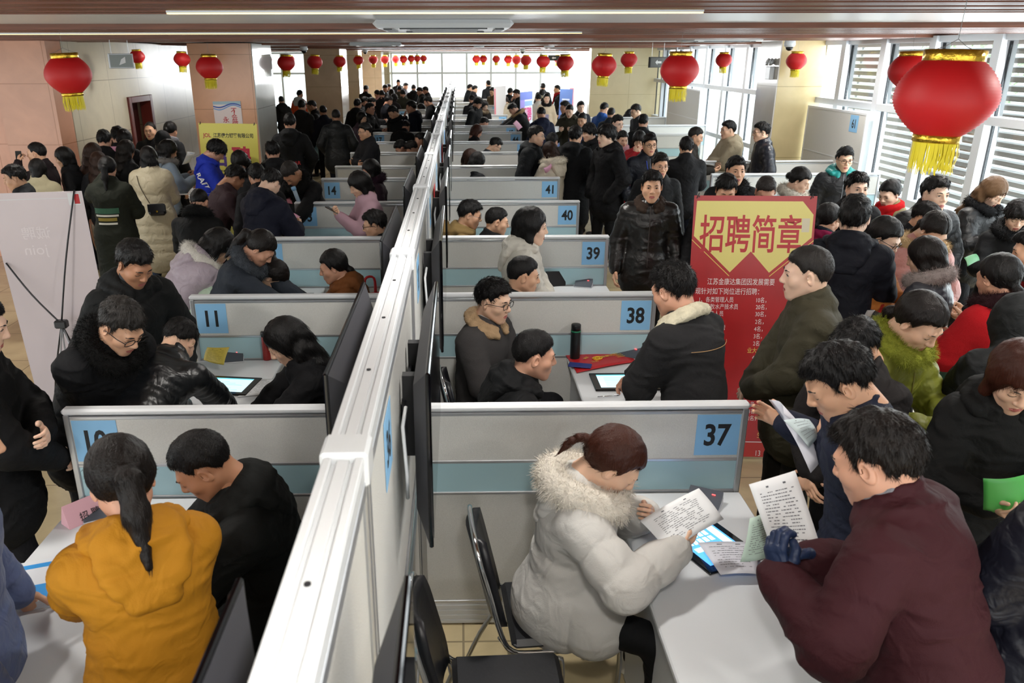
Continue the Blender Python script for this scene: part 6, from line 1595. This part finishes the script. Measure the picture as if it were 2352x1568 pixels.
# ---- banners on stands
def banner(name, lab, bl, xd, up_, w, h, col, cat='banner', rough=.35, stand=True, alpha=None):
    t = empty(name, bl, lab, cat)
    M = frame((0, 0, 0), xd, up_); M0 = M
    cl = MB().box((0, 0, -.0012), (w, h, .0), M=M).build('banner_cloth', col, t)
    if stand:
        c = M @ Vector((w / 2, h * .42, -.12)); hub = MB().box((-.035, -.03, -.02), (.035, .03, .02), .006, M=Matrix.Translation(c)); hub.build('hub', M_black, t)
        for (u, v_) in ((.02, h - .02), (w - .02, h - .02), (.02, .03), (w - .02, .03)):
            MB().tube([c, M @ Vector((u, v_, -.012))], .005, 8).build('rod', M_black, t, smooth=True)
        for q in ((w * .3, -.35), (w * .7, -.35), (w * .5, -.75)):
            g_ = M @ Vector((q[0], 0, q[1])); g_.z = -bl[2] + .006; MB().tube([c, g_], .0065, 8).build('stand_leg', M_black, t, smooth=True)
    for u in (.03, w - .03): 
        MB().tube([M @ Vector((u - .012, h - .02, .003)), M @ Vector((u, h + .018, .004)), M @ Vector((u + .004, h - .012, .005))], .0035, 6).build('clip', M_black, t)
    return t, M


def btext(t, M, txt, x, y, h, col, bold=0, ls=1.0, align='l', name='lettering', wfit=None):
    """x,y from the top-left is turned by the caller into plane metres; y = baseline centre"""
    v, f = text_arrays(txt, 1, bold); v = v.copy(); s_ = h * 1.12; v[:, :2] *= s_; v[:, 0] *= ls
    lo, hi = v.min(0), v.max(0)
    if wfit: v[:, 0] *= wfit / (hi[0] - lo[0]); lo, hi = v.min(0), v.max(0)
    v[:, 0] += x - (lo[0] if align == 'l' else (lo[0] + hi[0]) / 2 if align == 'c' else hi[0]); v[:, 1] += y - .0
    v[:, 2] = .0014
    o = link_mesh(name, [M @ Vector(p) for p in v], f, col, t); return o


# red recruitment banner
BL = Vector((1.535, 5.08, .03)); upv = Vector((0, .3, 1.77)); H_ = upv.length
M_bred = mat('red_banner_vinyl', '#a81d22', .33, var=.08, vscale=5); M_byel = mat('pale_yellow_print', '#dccf78', .4); M_tred = mat('red_print', '#b3232a', .45); M_tw = mat('white_print', '#e6dcdc', .5); M_ty = mat('yellow_print', '#e2c765', .5)
t, M = banner('recruitment_banner', 'tall red recruitment banner with yellow top panel standing in the right aisle', BL, (1, -.07, 0), upv, .8, H_, M_bred)
Y = lambda d: H_ - d
pts = [(.02, .035), (.71, .035), (.785, .12), (.785, .27), (.525, .505), (.395, .365), (.265, .505), (.012, .265)]
pl = [M @ Vector((x, Y(y), .0006)) for x, y in pts]
link_mesh('yellow_panel', pl, [tuple(range(8))[::-1]], M_byel, t)
m = MB()
for (a, b) in (((.0, .29), (.262, .53)), ((.8, .29), (.528, .53))):
    p, q = M @ Vector((a[0], Y(a[1]), .0012)), M @ Vector((b[0], Y(b[1]), .0012)); w_ = M.to_3x3() @ Vector((0, .003, 0)); m.quad(p - w_, q - w_, q + w_, p + w_)
m.build('gold_lines', M_ty, t)
MB().box((.715, Y(.235), .001), (.765, Y(.145), .0016), M=M).build('glued_patch', mat('pale_patch', '#cfc7ac', .5), t)
btext(t, M, '招聘简章', .05, Y(.175) - .095, .235, M_tred, .012, wfit=.67, name='title_lettering')
rows = [('江苏金康达集团因发展需要', .12, .55, .043, M_tw), ('现针对如下岗位进行招聘：', .045, .615, .043, M_tw), ('1、各类管理人员', .075, .675, .036, M_tw), ('10名，', .455, .675, .036, M_tw), ('2、畜牧水产技术员', .072, .722, .036, M_tw), ('20名，', .455, .722, .036, M_tw),
        ('3、销售人员', .072, .77, .036, M_tw), ('30名，', .455, .77, .036, M_tw), ('4、文员', .072, .817, .036, M_tw), ('2名，', .458, .822, .036, M_tw), ('保管', .2, .865, .036, M_tw), ('4名，', .455, .872, .036, M_tw), ('3名，', .455, .922, .036, M_tw), ('2名，', .455, .972, .036, M_tw),
        ('业大专以上学历', .42, 1.02, .038, M_ty), ('4名，', .455, 1.07, .036, M_tw), ('10名，', .455, 1.12, .036, M_tw), ('2名，', .47, 1.17, .036, M_tw), ('1名，', .455, 1.4, .036, M_tw), ('4名，', .455, 1.45, .036, M_tw), ('2名，', .455, 1.5, .036, M_tw), ('生产', .53, 1.62, .04, M_ty), ('13', .53, 1.745, .05, M_tw)]
for s_, x_, y_, h_, c_ in rows: btext(t, M, s_, x_, Y(y_) - h_ / 2, h_, c_, .0, ls=.78, name='text_row')
MB().box((0, Y(1.69), .0008), (.8, Y(1.684), .0014), M=M).build('rule', M_tw, t); MB().box((0, .0, .0004), (.8, Y(1.69), .0007), M=M).build('lower_band', mat('bright_red', '#b8302a', .4), t)

# yellow banner by the marble pillar
a_, b_ = at_z(446, 284, 1.85), at_z(581, 286, 1.85); w_ = (b_ - a_).length
t, M = banner('recruitment_banner', 'yellow recruitment banner hanging in front of the marble pillar', Vector((a_.x, a_.y - .02, .1)), b_ - a_, (0, .12, 1.75), w_, 1.755, mat('yellow_banner_vinyl', '#d9cd55', .4))
H2 = 1.755
btext(t, M, 'JOL', .05, H2 - .155, .062, M_tred, .025, name='company_letters'); btext(t, M, '江苏健力钢管有限公司', .2, H2 - .155, .055, M_ink, .022, wfit=w_ - .26, name='company_name')
btext(t, M, '招', .11, H2 - .44, .24, mat('purple_print', '#4c2a80', .5), .035, name='large_character'); btext(t, M, '聘', w_ * .54, H2 - .44, .24, mat('crimson_print', '#c01c38', .5), .035, name='large_character')
m = MB(); r = random.Random(4)
for k in range(3):
    u = .1
    while u < w_ - .1: l = r.uniform(.02, .04); m.box((u, H2 - .62 - k * .045, .001), (u + l, H2 - .595 - k * .045, .0016), M=M); u += l + .01
m.build('small_print', mat('olive_print', '#6b6526', .6), t)

# leaning white banner seen from behind, far left
a_, b_ = at_z(3, 423, 1.8), at_z(212, 417, 1.8); w_ = .74
t = empty('banner_back', (a_.x, a_.y, 0), 'pale translucent banner seen from its back on a black cross stand at the left edge', 'banner')
xd = (b_ - a_).normalized(); M = frame((0, 0, 0), xd, (0, .0, 1)); n_ = -(M.to_3x3() @ Vector((0, 0, 1)))
up2 = Vector((0, -.1, 1.0)).normalized(); M = frame((0, -.02, .0), xd, up2); L_ = 1.8
for v_ in (): pass
wb = (b_ - a_).length
mback = mat('white_banner_back', '#c9bfc4', .28, var=.07, vscale=1.2, spec=.6)
MB().box((0, 0, -.001), (wb, L_, 0), M=M @ Matrix.Translation((0, 0, .12))).build('banner_cloth', mback, t)
M2 = M @ Matrix.Translation((0, 0, .12))
MB().box((0, L_ - .05, .0003), (wb * .93, L_ - .046, .001), M=M2).build('hem', M_white, t)
pale = mat('faint_showthrough', '#d8d0d4', .35)
for s_, x_, y_, h_ in (('诚聘', wb * .42, L_ - .3, .09), ('join', wb * .38, L_ - .42, .1)):
    v, f = text_arrays(s_, 1, 0); v = v.copy() * h_ * 1.1; v[:, 0] = -v[:, 0]; v[:, 0] += x_; v[:, 1] += y_; v[:, 2] = .0012
    link_mesh('showthrough_lettering', [M2 @ Vector(p) for p in v], [q[::-1] for q in f], pale, t)
MB().box((wb - .1, L_ - .1, .001), (wb - .02, L_ - .012, .0018), M=M2).build('corner_pocket', M_white, t); MB().box((wb - .06, L_ - .09, .002), (wb - .025, L_ - .02, .0025), M=M2).build('red_mark', M_tred, t)
c = M2 @ Vector((wb * .55, .86, .16)); MB().box((-.045, -.03, -.03), (.045, .03, .03), .01, M=Matrix.Translation(c)).build('hub', M_black, t)
for (u, v_) in ((wb - .045, L_ + .01), (.02, L_ * .72), (.1, .06), (wb - .1, .06)): MB().tube(smooth_path([c, (c + (M2 @ Vector((u, v_, .01)))) / 2 + Vector((0, -.03, 0)), M2 @ Vector((u, v_, .01))], 4), .0065, 8).build('rod', M_black, t, smooth=True)
for dx, dy in ((-.06, -.25), (.1, -.3), (.22, -.1)):
    g_ = Vector((c.x + dx, c.y + dy, .012)); MB().tube([c, g_], .007, 8).build('stand_leg', M_alu, t, smooth=True)

# poster on the marble pillar
cs = [at_y(px, py, 14.985) for px, py in ((495, 284), (558, 283), (554, 231), (490, 233))]
t = empty('pillar_poster', (0, 0, 0), 'white and blue wave poster with red characters on the marble pillar', 'poster'); t.location = cs[0]
W_ = cs[1] - cs[0]; M = frame((0, 0, 0), W_, (0, 0, 1)); pw, ph = W_.length, (cs[3] - cs[0]).length
MB().box((0, -.25, 0), (pw, ph, .012), M=M).build('board', mat('poster_white', '#d9cfd0', .3), t)
def wave(y0, y1, amp, col, nm, z_):
    m = MB(); n = 16
    for i in range(n):
        x0, x1 = pw * i / n, pw * (i + 1) / n; g = lambda x: amp * math.sin(x / pw * 6.2 + 3.4) * ph
        m.quad(*[M @ Vector(q) for q in ((x0, y0 * ph + g(x0), z_), (x1, y0 * ph + g(x1), z_), (x1, y1 * ph + g(x1), z_), (x0, y1 * ph + g(x0), z_))])
    m.build(nm, mat('poster_' + col, col, .4), t)
wave(.78, .84, .08, '#2d56a8', 'blue_wave', .0135); wave(.7, .745, .1, '#5a93d0', 'light_wave', .0132)
MB().box((0, ph * .86, .0121), (pw, ph, .0127), M=M).build('sky_band', mat('poster_sky', '#9db8c6', .4), t)
for s_, x_, y_ in (('不', .62, .55), ('会', .62, .27), ('微', .62, .0), ('永', .3, .15)): btext(t, M @ Matrix.Translation((0, 0, .0125)), s_, pw * x_, ph * y_, .1, M_tred, .01, name='red_character')

# standing signs down the right aisle
def standee(lab, tl, tr_, bl_z, ztop, col, bands, w=None):
    a, b = at_z(tl[0], tl[1], ztop), at_z(tr_[0], tr_[1], ztop)
    t = empty('standing_sign', (a.x, a.y, 0), lab, 'sign'); d = b - a; M = frame((0, 0, 0), d, (0, .06, 1)); w = d.length
    MB().box((0, bl_z, -.01), (w, ztop, 0), M=M).build('sign_board', col, t); MB().box((-.01, 0, -.05), (w + .01, bl_z - .002, .05), M=M).build('base', M_alu, t)
    MB().tube([M @ Vector((w / 2, .03, -.03)), M @ Vector((w / 2, ztop, -.03))], .01, 8).build('pole', M_alu, t)
    for (x0, y0, x1, y1, c) in bands: MB().box((x0 * w, ztop * y0, .0005), (x1 * w, ztop * y1, .002), M=M).build('print_block', mat('sign_' + c, c, .4), t)
    return t, M, w
t, M, w = standee('white and blue standing recruitment sign in the right aisle', (1199, 212), (1227, 209), .06, 1.85, mat('sign_white', '#dfe3ee', .4), [(0, .9, 1, 1, '#6a7fd0'), (0, .8, .35, .9, '#9b8fe0'), (.35, .82, 1, .88, '#8fb6ea')])
btext(t, M, '招聘', w * .12, 1.3, w * .36, mat('magenta_print', '#d84a90', .5), .03); btext(t, M, '岗位', w * .12, 1.08, w * .3, mat('red_print2', '#d0402f', .5), .03)
standee('blue standing sign with red and white print near the far windows', (1282, 204), (1311, 205), .06, 1.9, mat('sign_blue', '#6d8ccc', .4), [(.2, .86, .8, .88, '#d7e2f5'), (.2, .78, .8, .83, '#c86a7c'), (.15, .3, .85, .7, '#7f9bd6')])
standee('tall white sign with a red stripe behind panel 47', (1139, 199), (1166, 197), .06, 1.9, mat('sign_white2', '#f0ecee', .4), [(0, .1, .12, .97, '#ef8b9a')])
standee('pink and red sign right of the blue standing sign', (1309, 202), (1319, 202), .06, 1.9, mat('sign_pink', '#e29aa6', .4), [(.3, .6, .7, .9, '#c8404f')])
standee('narrow lilac roll banner in front of the navy hooded person', (1251, 263), (1261, 263), .06, 1.55, mat('sign_lilac', '#c9c6ec', .4), [(.1, .5, .9, .95, '#a8a4e0')])

# ---- desk equipment
M_scr = mat('tablet_screen_pale', (.55, .78, .85, 1), emit=.55); M_scr2 = mat('tablet_screen_blue', (.08, .33, .85, 1), emit=.7)
def tablet(x, y, rz, lab, blue=False):
    t = empty('desk_tablet', (x, y, .7505), lab, 'tablet', 'tablets on the booth desks', rz)
    MB().box((-.2, -.14, 0), (.2, .14, .012), .004).build('body', M_gloss, t); s_ = MB().box((-.16, -.105, .0121), (.16, .105, .0128)).build('screen', M_scr2 if blue else M_scr, t)
    if blue:
        m = MB()
        for i in range(5):
            for j in range(4): m.box((-.14 + j * .042, -.09 + i * .028, .0129), (-.108 + j * .042, -.07 + i * .028, .0133))
        m.box((-.14, .06, .0129), (.13, .095, .0132)).box((.04, -.09, .0129), (.07, .05, .0132)); m.build('screen_icons', mat('screen_icon', (.6, .85, 1, 1), emit=.9), s_)
        btext(s_, Matrix.Translation((0, 0, .0125)), '就业创业机', .0, .068, .02, mat('screen_text', (1, 1, 1, 1), emit=1), align='c')
    else:
        m = MB()
        for i in range(6): m.box((-.12, -.08 + i * .026, .0129), (.12 - (i % 3) * .05, -.077 + i * .026, .0132))
        m.box((-.16, .09, .0129), (.16, .105, .0132)).build('screen_lines', mat('screen_teal', (.12, .55, .62, 1), emit=.5), s_)
tablet(1.02, 2.9, math.radians(-66), 'black tablet with bright blue icon screen on the desk of booth 37', True)
tablet(1.02, 4.68, math.radians(0), 'black tablet with pale screen beside the red paper bag')
tablet(1.0, 6.55, 0, 'black tablet beside the black handbag')
tablet(1.0, 8.4, 0, 'black tablet in front of the two seated men'); tablet(1.0, 10.2, 0, 'black tablet beyond the two seated men')
tablet(-1.48, 4.68, math.radians(-8), 'black tablet with pale screen before the long haired writing woman'); tablet(-1.46, 6.62, 0, 'black tablet in front of the woman in rust brown'); tablet(-1.45, 8.4, 0, 'black tablet below the hands of the pink coat woman')
def reader(x, y, rz, lab):
    t = empty('card_reader', (x, y, .7505), lab, 'card reader', 'card readers on the booth desks', rz)
    v = [(-.075, -.05, 0), (.075, -.05, 0), (.075, .05, 0), (-.075, .05, 0), (-.075, -.05, .012), (.075, -.05, .012), (.075, .05, .06), (-.075, .05, .06)]
    MB().add(v, [(3, 2, 1, 0), (4, 5, 6, 7), (0, 1, 5, 4), (1, 2, 6, 5), (2, 3, 7, 6), (3, 0, 4, 7)]).build('body', mat('grey_device', '#4a4f58', .35), t)
    MB().add([(-.078, -.052, .001), (.078, -.052, .001), (.078, .052, .001), (-.078, .052, .001), (-.078, -.052, .008), (.078, -.052, .008), (.078, .052, .03), (-.078, .052, .03)], [(3, 2, 1, 0), (4, 5, 6, 7), (0, 1, 5, 4), (1, 2, 6, 5), (2, 3, 7, 6), (3, 0, 4, 7)]).build('base_shell', mat('white_device', '#c9ccd2', .3), t)
    MB().box((.03, .02, .049), (.045, .024, .052)).build('indicator', mat('red_led', (1, .05, .05, 1), emit=3), t)
    MB().tube(smooth_path([(0, .05, .02), (.03, .09, .006), (-.03, .12, .004), (-.06, .1, .004)], 4), .003, 6).build('cable', M_black, t, smooth=True)
reader(1.1, 3.2, -.5, 'dark card reader with red light behind the sheet of the girl in white'); p = at_z(1445, 815, .76); reader(p.x, p.y, -.5, 'grey card reader behind the red bag in booth 38'); p = at_z(1340, 655, .76); reader(p.x, p.y, -.3, 'grey card reader in booth 39')
p = at_z(533, 825, .76); reader(p.x, p.y, .2, 'grey card reader beside the yellow leaflet'); p = at_z(655, 658, .76); reader(p.x, p.y, .3, 'grey card reader near the mint green coat'); p = at_z(232, 1178, .76); reader(p.x, p.y, .5, 'grey card reader partly behind the woman in yellow')


def bottle(name, lab, p, r, h, body, cap, band=None):
    t = empty(name, (p.x, p.y, .7505), lab, 'bottle')
    MB().lathe([(r * .96, 0), (r, .008), (r, h * .8), (r * .97, h * .82)], 28).build('body', body, t, smooth=True)
    MB().lathe([(r * .98, h * .821), (r * .98, h * .98), (r * .9, h), (0, h)], 28).build('cap', cap, t, smooth=True)
    if band: MB().lathe([(r * 1.01, h * .79), (r * 1.01, h * .83), (r * .9, h * .83), (r * .9, h * .79)], 28).build('band', band, t, smooth=True)
    return t
bottle('thermos_bottle', 'black thermos with green band on the desk of booth 38', at_z(1320, 822, .76), .033, .25, mat('matt_black', '#121315', .4), mat('matt_black', '#121315', .4), mat('green_ring', '#0f7a55', .4))
t = bottle('thermos_bottle', 'steel thermos with red strap against panel 38', at_z(1474, 806, .76), .031, .25, M_chrome, M_chrome); MB().box((-.006, -.036, .02), (.006, -.033, .19)).build('strap', mat('red_strap', '#b8322a', .5), t)
bottle('tea_bottle', 'red bottle behind the long haired woman of booth 11', at_z(614, 822, .76), .028, .2, mat('red_bottle', '#8f1f1c', .3), M_black)
# red paper bag, phone, pen, notes on booth 38
cs = zs([(1325, 856), (1463, 830), (1418, 795), (1296, 812)], .757)
rb = sheet('paper_bag', 'flat red paper bag with gold round emblem on the desk of booth 38', cs, mat('red_gift_paper', '#b8161e', .35), 'paper bag', curve=.006)
Mb = frame(at_z(1372, 822, .77), cs[1] - cs[0], cs[3] - cs[0]); M_gp = mat('gold_print', '#e0b82e', .4)
e = MB(); ring_ = [(math.cos(a) * .034, math.sin(a) * .024, 0) for a in np.linspace(0, 2 * math.pi, 28)[:-1]]; e.tube([Mb @ Vector(q) for q in ring_], .004, 6, closed=True); e.tube([Mb @ Vector((q[0] * .5, q[1] * .6, 0)) for q in ring_], .0035, 6, closed=True); e.build('round_emblem', M_gp, rb)
for s_, x_, y_, h_, rz in (('集团', -.07, .03, .022, .5), ('江苏', -.05, -.05, .026, 0), ('金康达', .08, .0, .03, 0)): btext(rb, Mb @ Matrix.Translation((x_, y_, .001)) @ Matrix.Rotation(rz, 4, 'Z'), s_, 0, 0, h_, M_gp, .01, align='c')
m = MB()
for k in range(4): m.box((.13, -.05 + k * .022, .001), (.19, -.045 + k * .022, .0018), M=Mb)
m.build('small_print', M_gp, rb)
def phone(lab, p, rz, col, M=None, z=.0):
    t = empty('mobile_phone', p, lab, 'phone', rz=rz)
    if M is not None: t.matrix_world = M
    MB().box((-.037, -.075, 0), (.037, .075, .008), .003).build('case', col, t); MB().box((-.034, -.071, .0081), (.034, .071, .0088)).build('screen', M_gloss if 'blue' not in lab else mat('blue_cloth_case', '#25347c', .6), t); return t
q = at_z(1332, 840, .768); phone('blue phone case lying on the red paper bag', (q.x, q.y, .768), 1.3, mat('navy_case', '#1f2f78', .6))
q = at_z(1398, 911, .755); pn = empty('ballpoint_pen', (q.x, q.y, .756), 'clear ballpoint pen on the desk of booth 38', 'pen', rz=.15); MB().tube([(-.07, 0, .004), (.05, 0, .004)], .004, 10).build('barrel', M_chrome, pn, smooth=True); MB().tube([(.05, 0, .004), (.07, 0, .004)], [.004, .001], 10).build('tip', M_ink, pn)
sheet('paper', 'handwritten white note at the edge of the booth 38 desk', zs([(1440, 922), (1462, 922), (1455, 893), (1428, 896)], .754), M_paper, lines=4, curve=.002, lm=M_blue)
q = at_z(1275, 655, .75); hb = box_bag('handbag', 'small black handbag on the desk of booth 39', (q.x, q.y, .7505), .3, .17, .08, .13, M_black, handle=False); MB().tube(smooth_path([(.08, 0, .12), (.16, 0, .06), (.2, .03, .01), (.14, .05, .01), (.1, .02, .1)], 5), .005, 8).build('strap', M_black, hb, smooth=True)
# booth 11 papers
sheet('leaflet', 'yellow and white printed leaflet beside the ribbed leather jacket', zs([(468, 826), (514, 838), (527, 797), (476, 797)], [.8, .8, .9, .9]), mat('yellow_leaflet', '#cdb64e', .5), lines=8, curve=.01, lm=mat('brown_print', '#5b4a20', .6))
sheet('paper', 'white form under the arms of the woman writing in booth 11', zs([(545, 912), (620, 905), (628, 870), (580, 872)], .754), M_paper, lines=8, curve=.002)
q = at_z(592, 820, .755); pn = empty('ballpoint_pen', (q.x, q.y, .756), 'black pen lying against panel 11', 'pen', rz=0); MB().tube([(-.07, 0, .004), (.05, 0, .004)], .004, 8).build('barrel', M_ink, pn, smooth=True); MB().tube([(.05, 0, .004), (.065, 0, .004)], [.004, .001], 8).build('tip', M_chrome, pn)
sheet('folder', 'crumpled blue cloth bag between the fur collar man and the ribbed jacket', zs([(250, 905), (285, 890), (292, 855), (262, 855)], [.9, .9, 1.0, 1.0]), mat('blue_cloth', '#1f44a0', .7), 'bag', curve=.05)
# booth 10
q = at_z(202, 1188, .75)
t = empty('name_card', (q.x, q.y, .7505), 'pink folded card with handwritten characters on the desk of booth 10', 'name card', rz=math.radians(50))
MB().add([(-.1, -.04, 0), (.1, -.04, 0), (.1, 0, .1), (-.1, 0, .1), (-.1, .04, 0), (.1, .04, 0)], [(0, 1, 2, 3), (3, 2, 5, 4), (0, 3, 4), (1, 5, 2)]).build('card', mat('pale_pink_card', '#d9a9b4', .6), t)
Mc = frame((0, -.02, .05), (1, 0, 0), (0, .04, .1)) @ Matrix.Translation((0, 0, .002)); btext(t, Mc, '招 聘', 0, -.022, .036, M_ink, 0, align='c'); 
q = at_z(118, 1345, .75)
for k in range(5):
    b = MB().box((-.105, -.148, 0), (.105, .148, .006), .001).build('booklet', mat('booklet_white', '#d4d8de', .5)); b.location = (q.x - .02, q.y, .7505 + k * .0064); b.rotation_euler = (0, 0, .25 + .02 * k)
    tag(b, 'white booklet stacked beside the woman in yellow, ' + ['lowest', 'second lowest', 'middle one', 'second from the top', 'topmost with blue print'][k], 'booklet', 'booklets stacked on the desk of booth 10')
    if k == 4:
        MB().box((-.09, .09, .0061), (.09, .12, .0064)).build('blue_band', mat('cyan_print', '#2b8fd6', .5), b); MB().box((-.05, -.13, .0061), (.05, -.03, .0064)).build('blue_print', mat('cyan_print', '#2b8fd6', .5), b); MB().box((.03, .03, .0065), (.06, .085, .0068)).build('red_print', M_tred, b)
# things worn or carried
I_ = G['shear']; pts_ = [surf(I_['cp'], V3(x_, 0, 1.33 - .02 * abs(x_)), (0, -1, 0)) for x_ in np.linspace(-.15, .15, 17)]
MB().tube([tuple(q_ + V3(0, -.011, 0)) for q_ in pts_], .0016, 5).build('back_seam', mat('tan_thread', '#b08a5c', .7), I_['jacket'])
def local_to(info, p): 
    a = info['a']; return Vector((info['loc'][0] + p[0] * math.cos(a) - p[1] * math.sin(a), info['loc'][1] + p[0] * math.sin(a) + p[1] * math.cos(a), p[2] + info['dz']))
I = G['cream']; q = surf(I['cp'], V3(.05, 0, .98), (0, -1, 0)); wq = local_to(I, (q[0], q[1] - .045, q[2] - .09))
t = empty('shoulder_bag', wq, 'small black quilted shoulder bag on the back of the cream coat woman', 'handbag', rz=I['a'])
MB().box((-.1, -.04, 0), (.1, .035, .14), .025).build('bag_body', mat('bag_leather', '#111216', .35), t); MB().box((-.1, -.046, .05), (.1, -.04, .142), .004).build('flap', mat('bag_leather', '#111216', .35), t); MB().lathe([(.012, 0), (.012, .004), (0, .004)], 12, M=Matrix.Translation((0, -.047, .055)) @ Matrix.Rotation(1.57, 4, 'X')).build('clasp', M_gold, t)
pts = []
for z_, x_ in ((.14, -.08), (.25, -.13), (.36, -.17), (.46, -.19)):
    s_ = surf(I['cp'], V3(q[0] + x_, 0, q[2] - .09 + z_), (0, -1, 0)); pts.append((s_[0] - q[0], s_[1] - q[1] + .045 - .012, s_[2] - q[2] + .09))
MB().tube(smooth_path(pts, 5), .005, 8).build('chain_strap', mat('chain', '#5d5245', .35, .8), t, smooth=True)
I = G['denim']; q = surf(I['cp'], V3(.02, 0, .98), (0, -1, 0)); q = local_to(I, (q[0], q[1] - .04, .86)); box_bag('shoulder_bag', 'black bag at the hip of the denim jacket woman', (q.x, q.y, .86), I['a'], .26, .1, .2, M_black, 'handbag')
q = G['pink14']['hands'][0]
if q: phone('silver phone in the hands of the pink coat woman', q, 0, M_chrome, M=Matrix.Translation(q + Vector((-.02, 0, .015))) @ Matrix.Rotation(.5, 4, 'Y') @ Matrix.Rotation(1.3, 4, 'Z'))
q = G['m85']['hands'][1]
if q: phone('dark phone raised by the man at the far left', q, 0, M_black, M=Matrix.Translation(q) @ Matrix.Rotation(1.4, 4, 'X'))
q = G['glassfur']['hands'][1]
if q: phone('dark phone in the hand of the man with the fur collar', q, 0, M_black, M=Matrix.Translation(q + Vector((0, 0, .02))) @ Matrix.Rotation(.5, 4, 'X'))
q = at_z(682, 452, 1.25); t = empty('card_tube', q, 'clear plastic card tube with light blue cap held at panel 14', 'tube'); t.rotation_euler = (.2, -.25, 0)
MB().lathe([(.022, -.16), (.022, .08), (.02, .081)], 16).build('tube_body', mat('clear_plastic', '#b7cfe2', .15, alpha=.7), t, smooth=True); MB().lathe([(.026, .0815), (.026, .115), (0, .116)], 16).build('cap', mat('light_blue_cap', '#86b4dd', .3), t, smooth=True)
# prints on clothing
decal_text(G['navyprint'], 'XISHIPHER', M_paper, (.02, 1.42), True, .1, (.13, .022))
decal_text(G['redletters'], 'THE  VAR', M_tred, (0, 1.12), True, .1, (.3, .055))
decal_text(G['omg'], 'OMG', M_paper, (0, 1.1), True, .1, (.22, .07))
decal_text(G['bluehood'], 'RARUI', M_paper, (.2, 1.2), True, .1, (.26, .07), rotz=-1.2)
I = G['parka']
for (w_, h_, z_, c_) in ((.26, .06, 1.12, '#2c5a44'), (.24, .02, 1.07, '#c9c7bd'), (.2, .035, 1.03, '#8a7a2e'), (.2, .02, .985, '#c9c7bd')):
    v = []; n = 8
    for i in range(n + 1):
        for zz in (z_ - h_ / 2, z_ + h_ / 2):
            s_ = surf(I['cp'], V3(-w_ / 2 + w_ * i / n - .03, 0, zz), (0, -1, 0)); v.append((s_[0], s_[1] - .009, s_[2]))
    link_mesh('back_patch', v, [(2 * i, 2 * i + 2, 2 * i + 3, 2 * i + 1) for i in range(n)], mat('patch' + c_, c_, .7), I['jacket'])
I = G['lanyard']
p0 = [surf(I['cp'], V3(s_ * .05 * (1 - k / 5), 0, 1.42 - k * .055), (0, 1, 0)) + V3(0, .006, 0) for s_ in (1,) for k in range(6)]; p1 = [V3(-p[0], p[1], p[2]) for p in p0]
o = MB().tube(p0, .005, 6).tube(p1, .005, 6).build('lanyard', mat('blue_lanyard', '#1e3fb0', .5), I['body'])
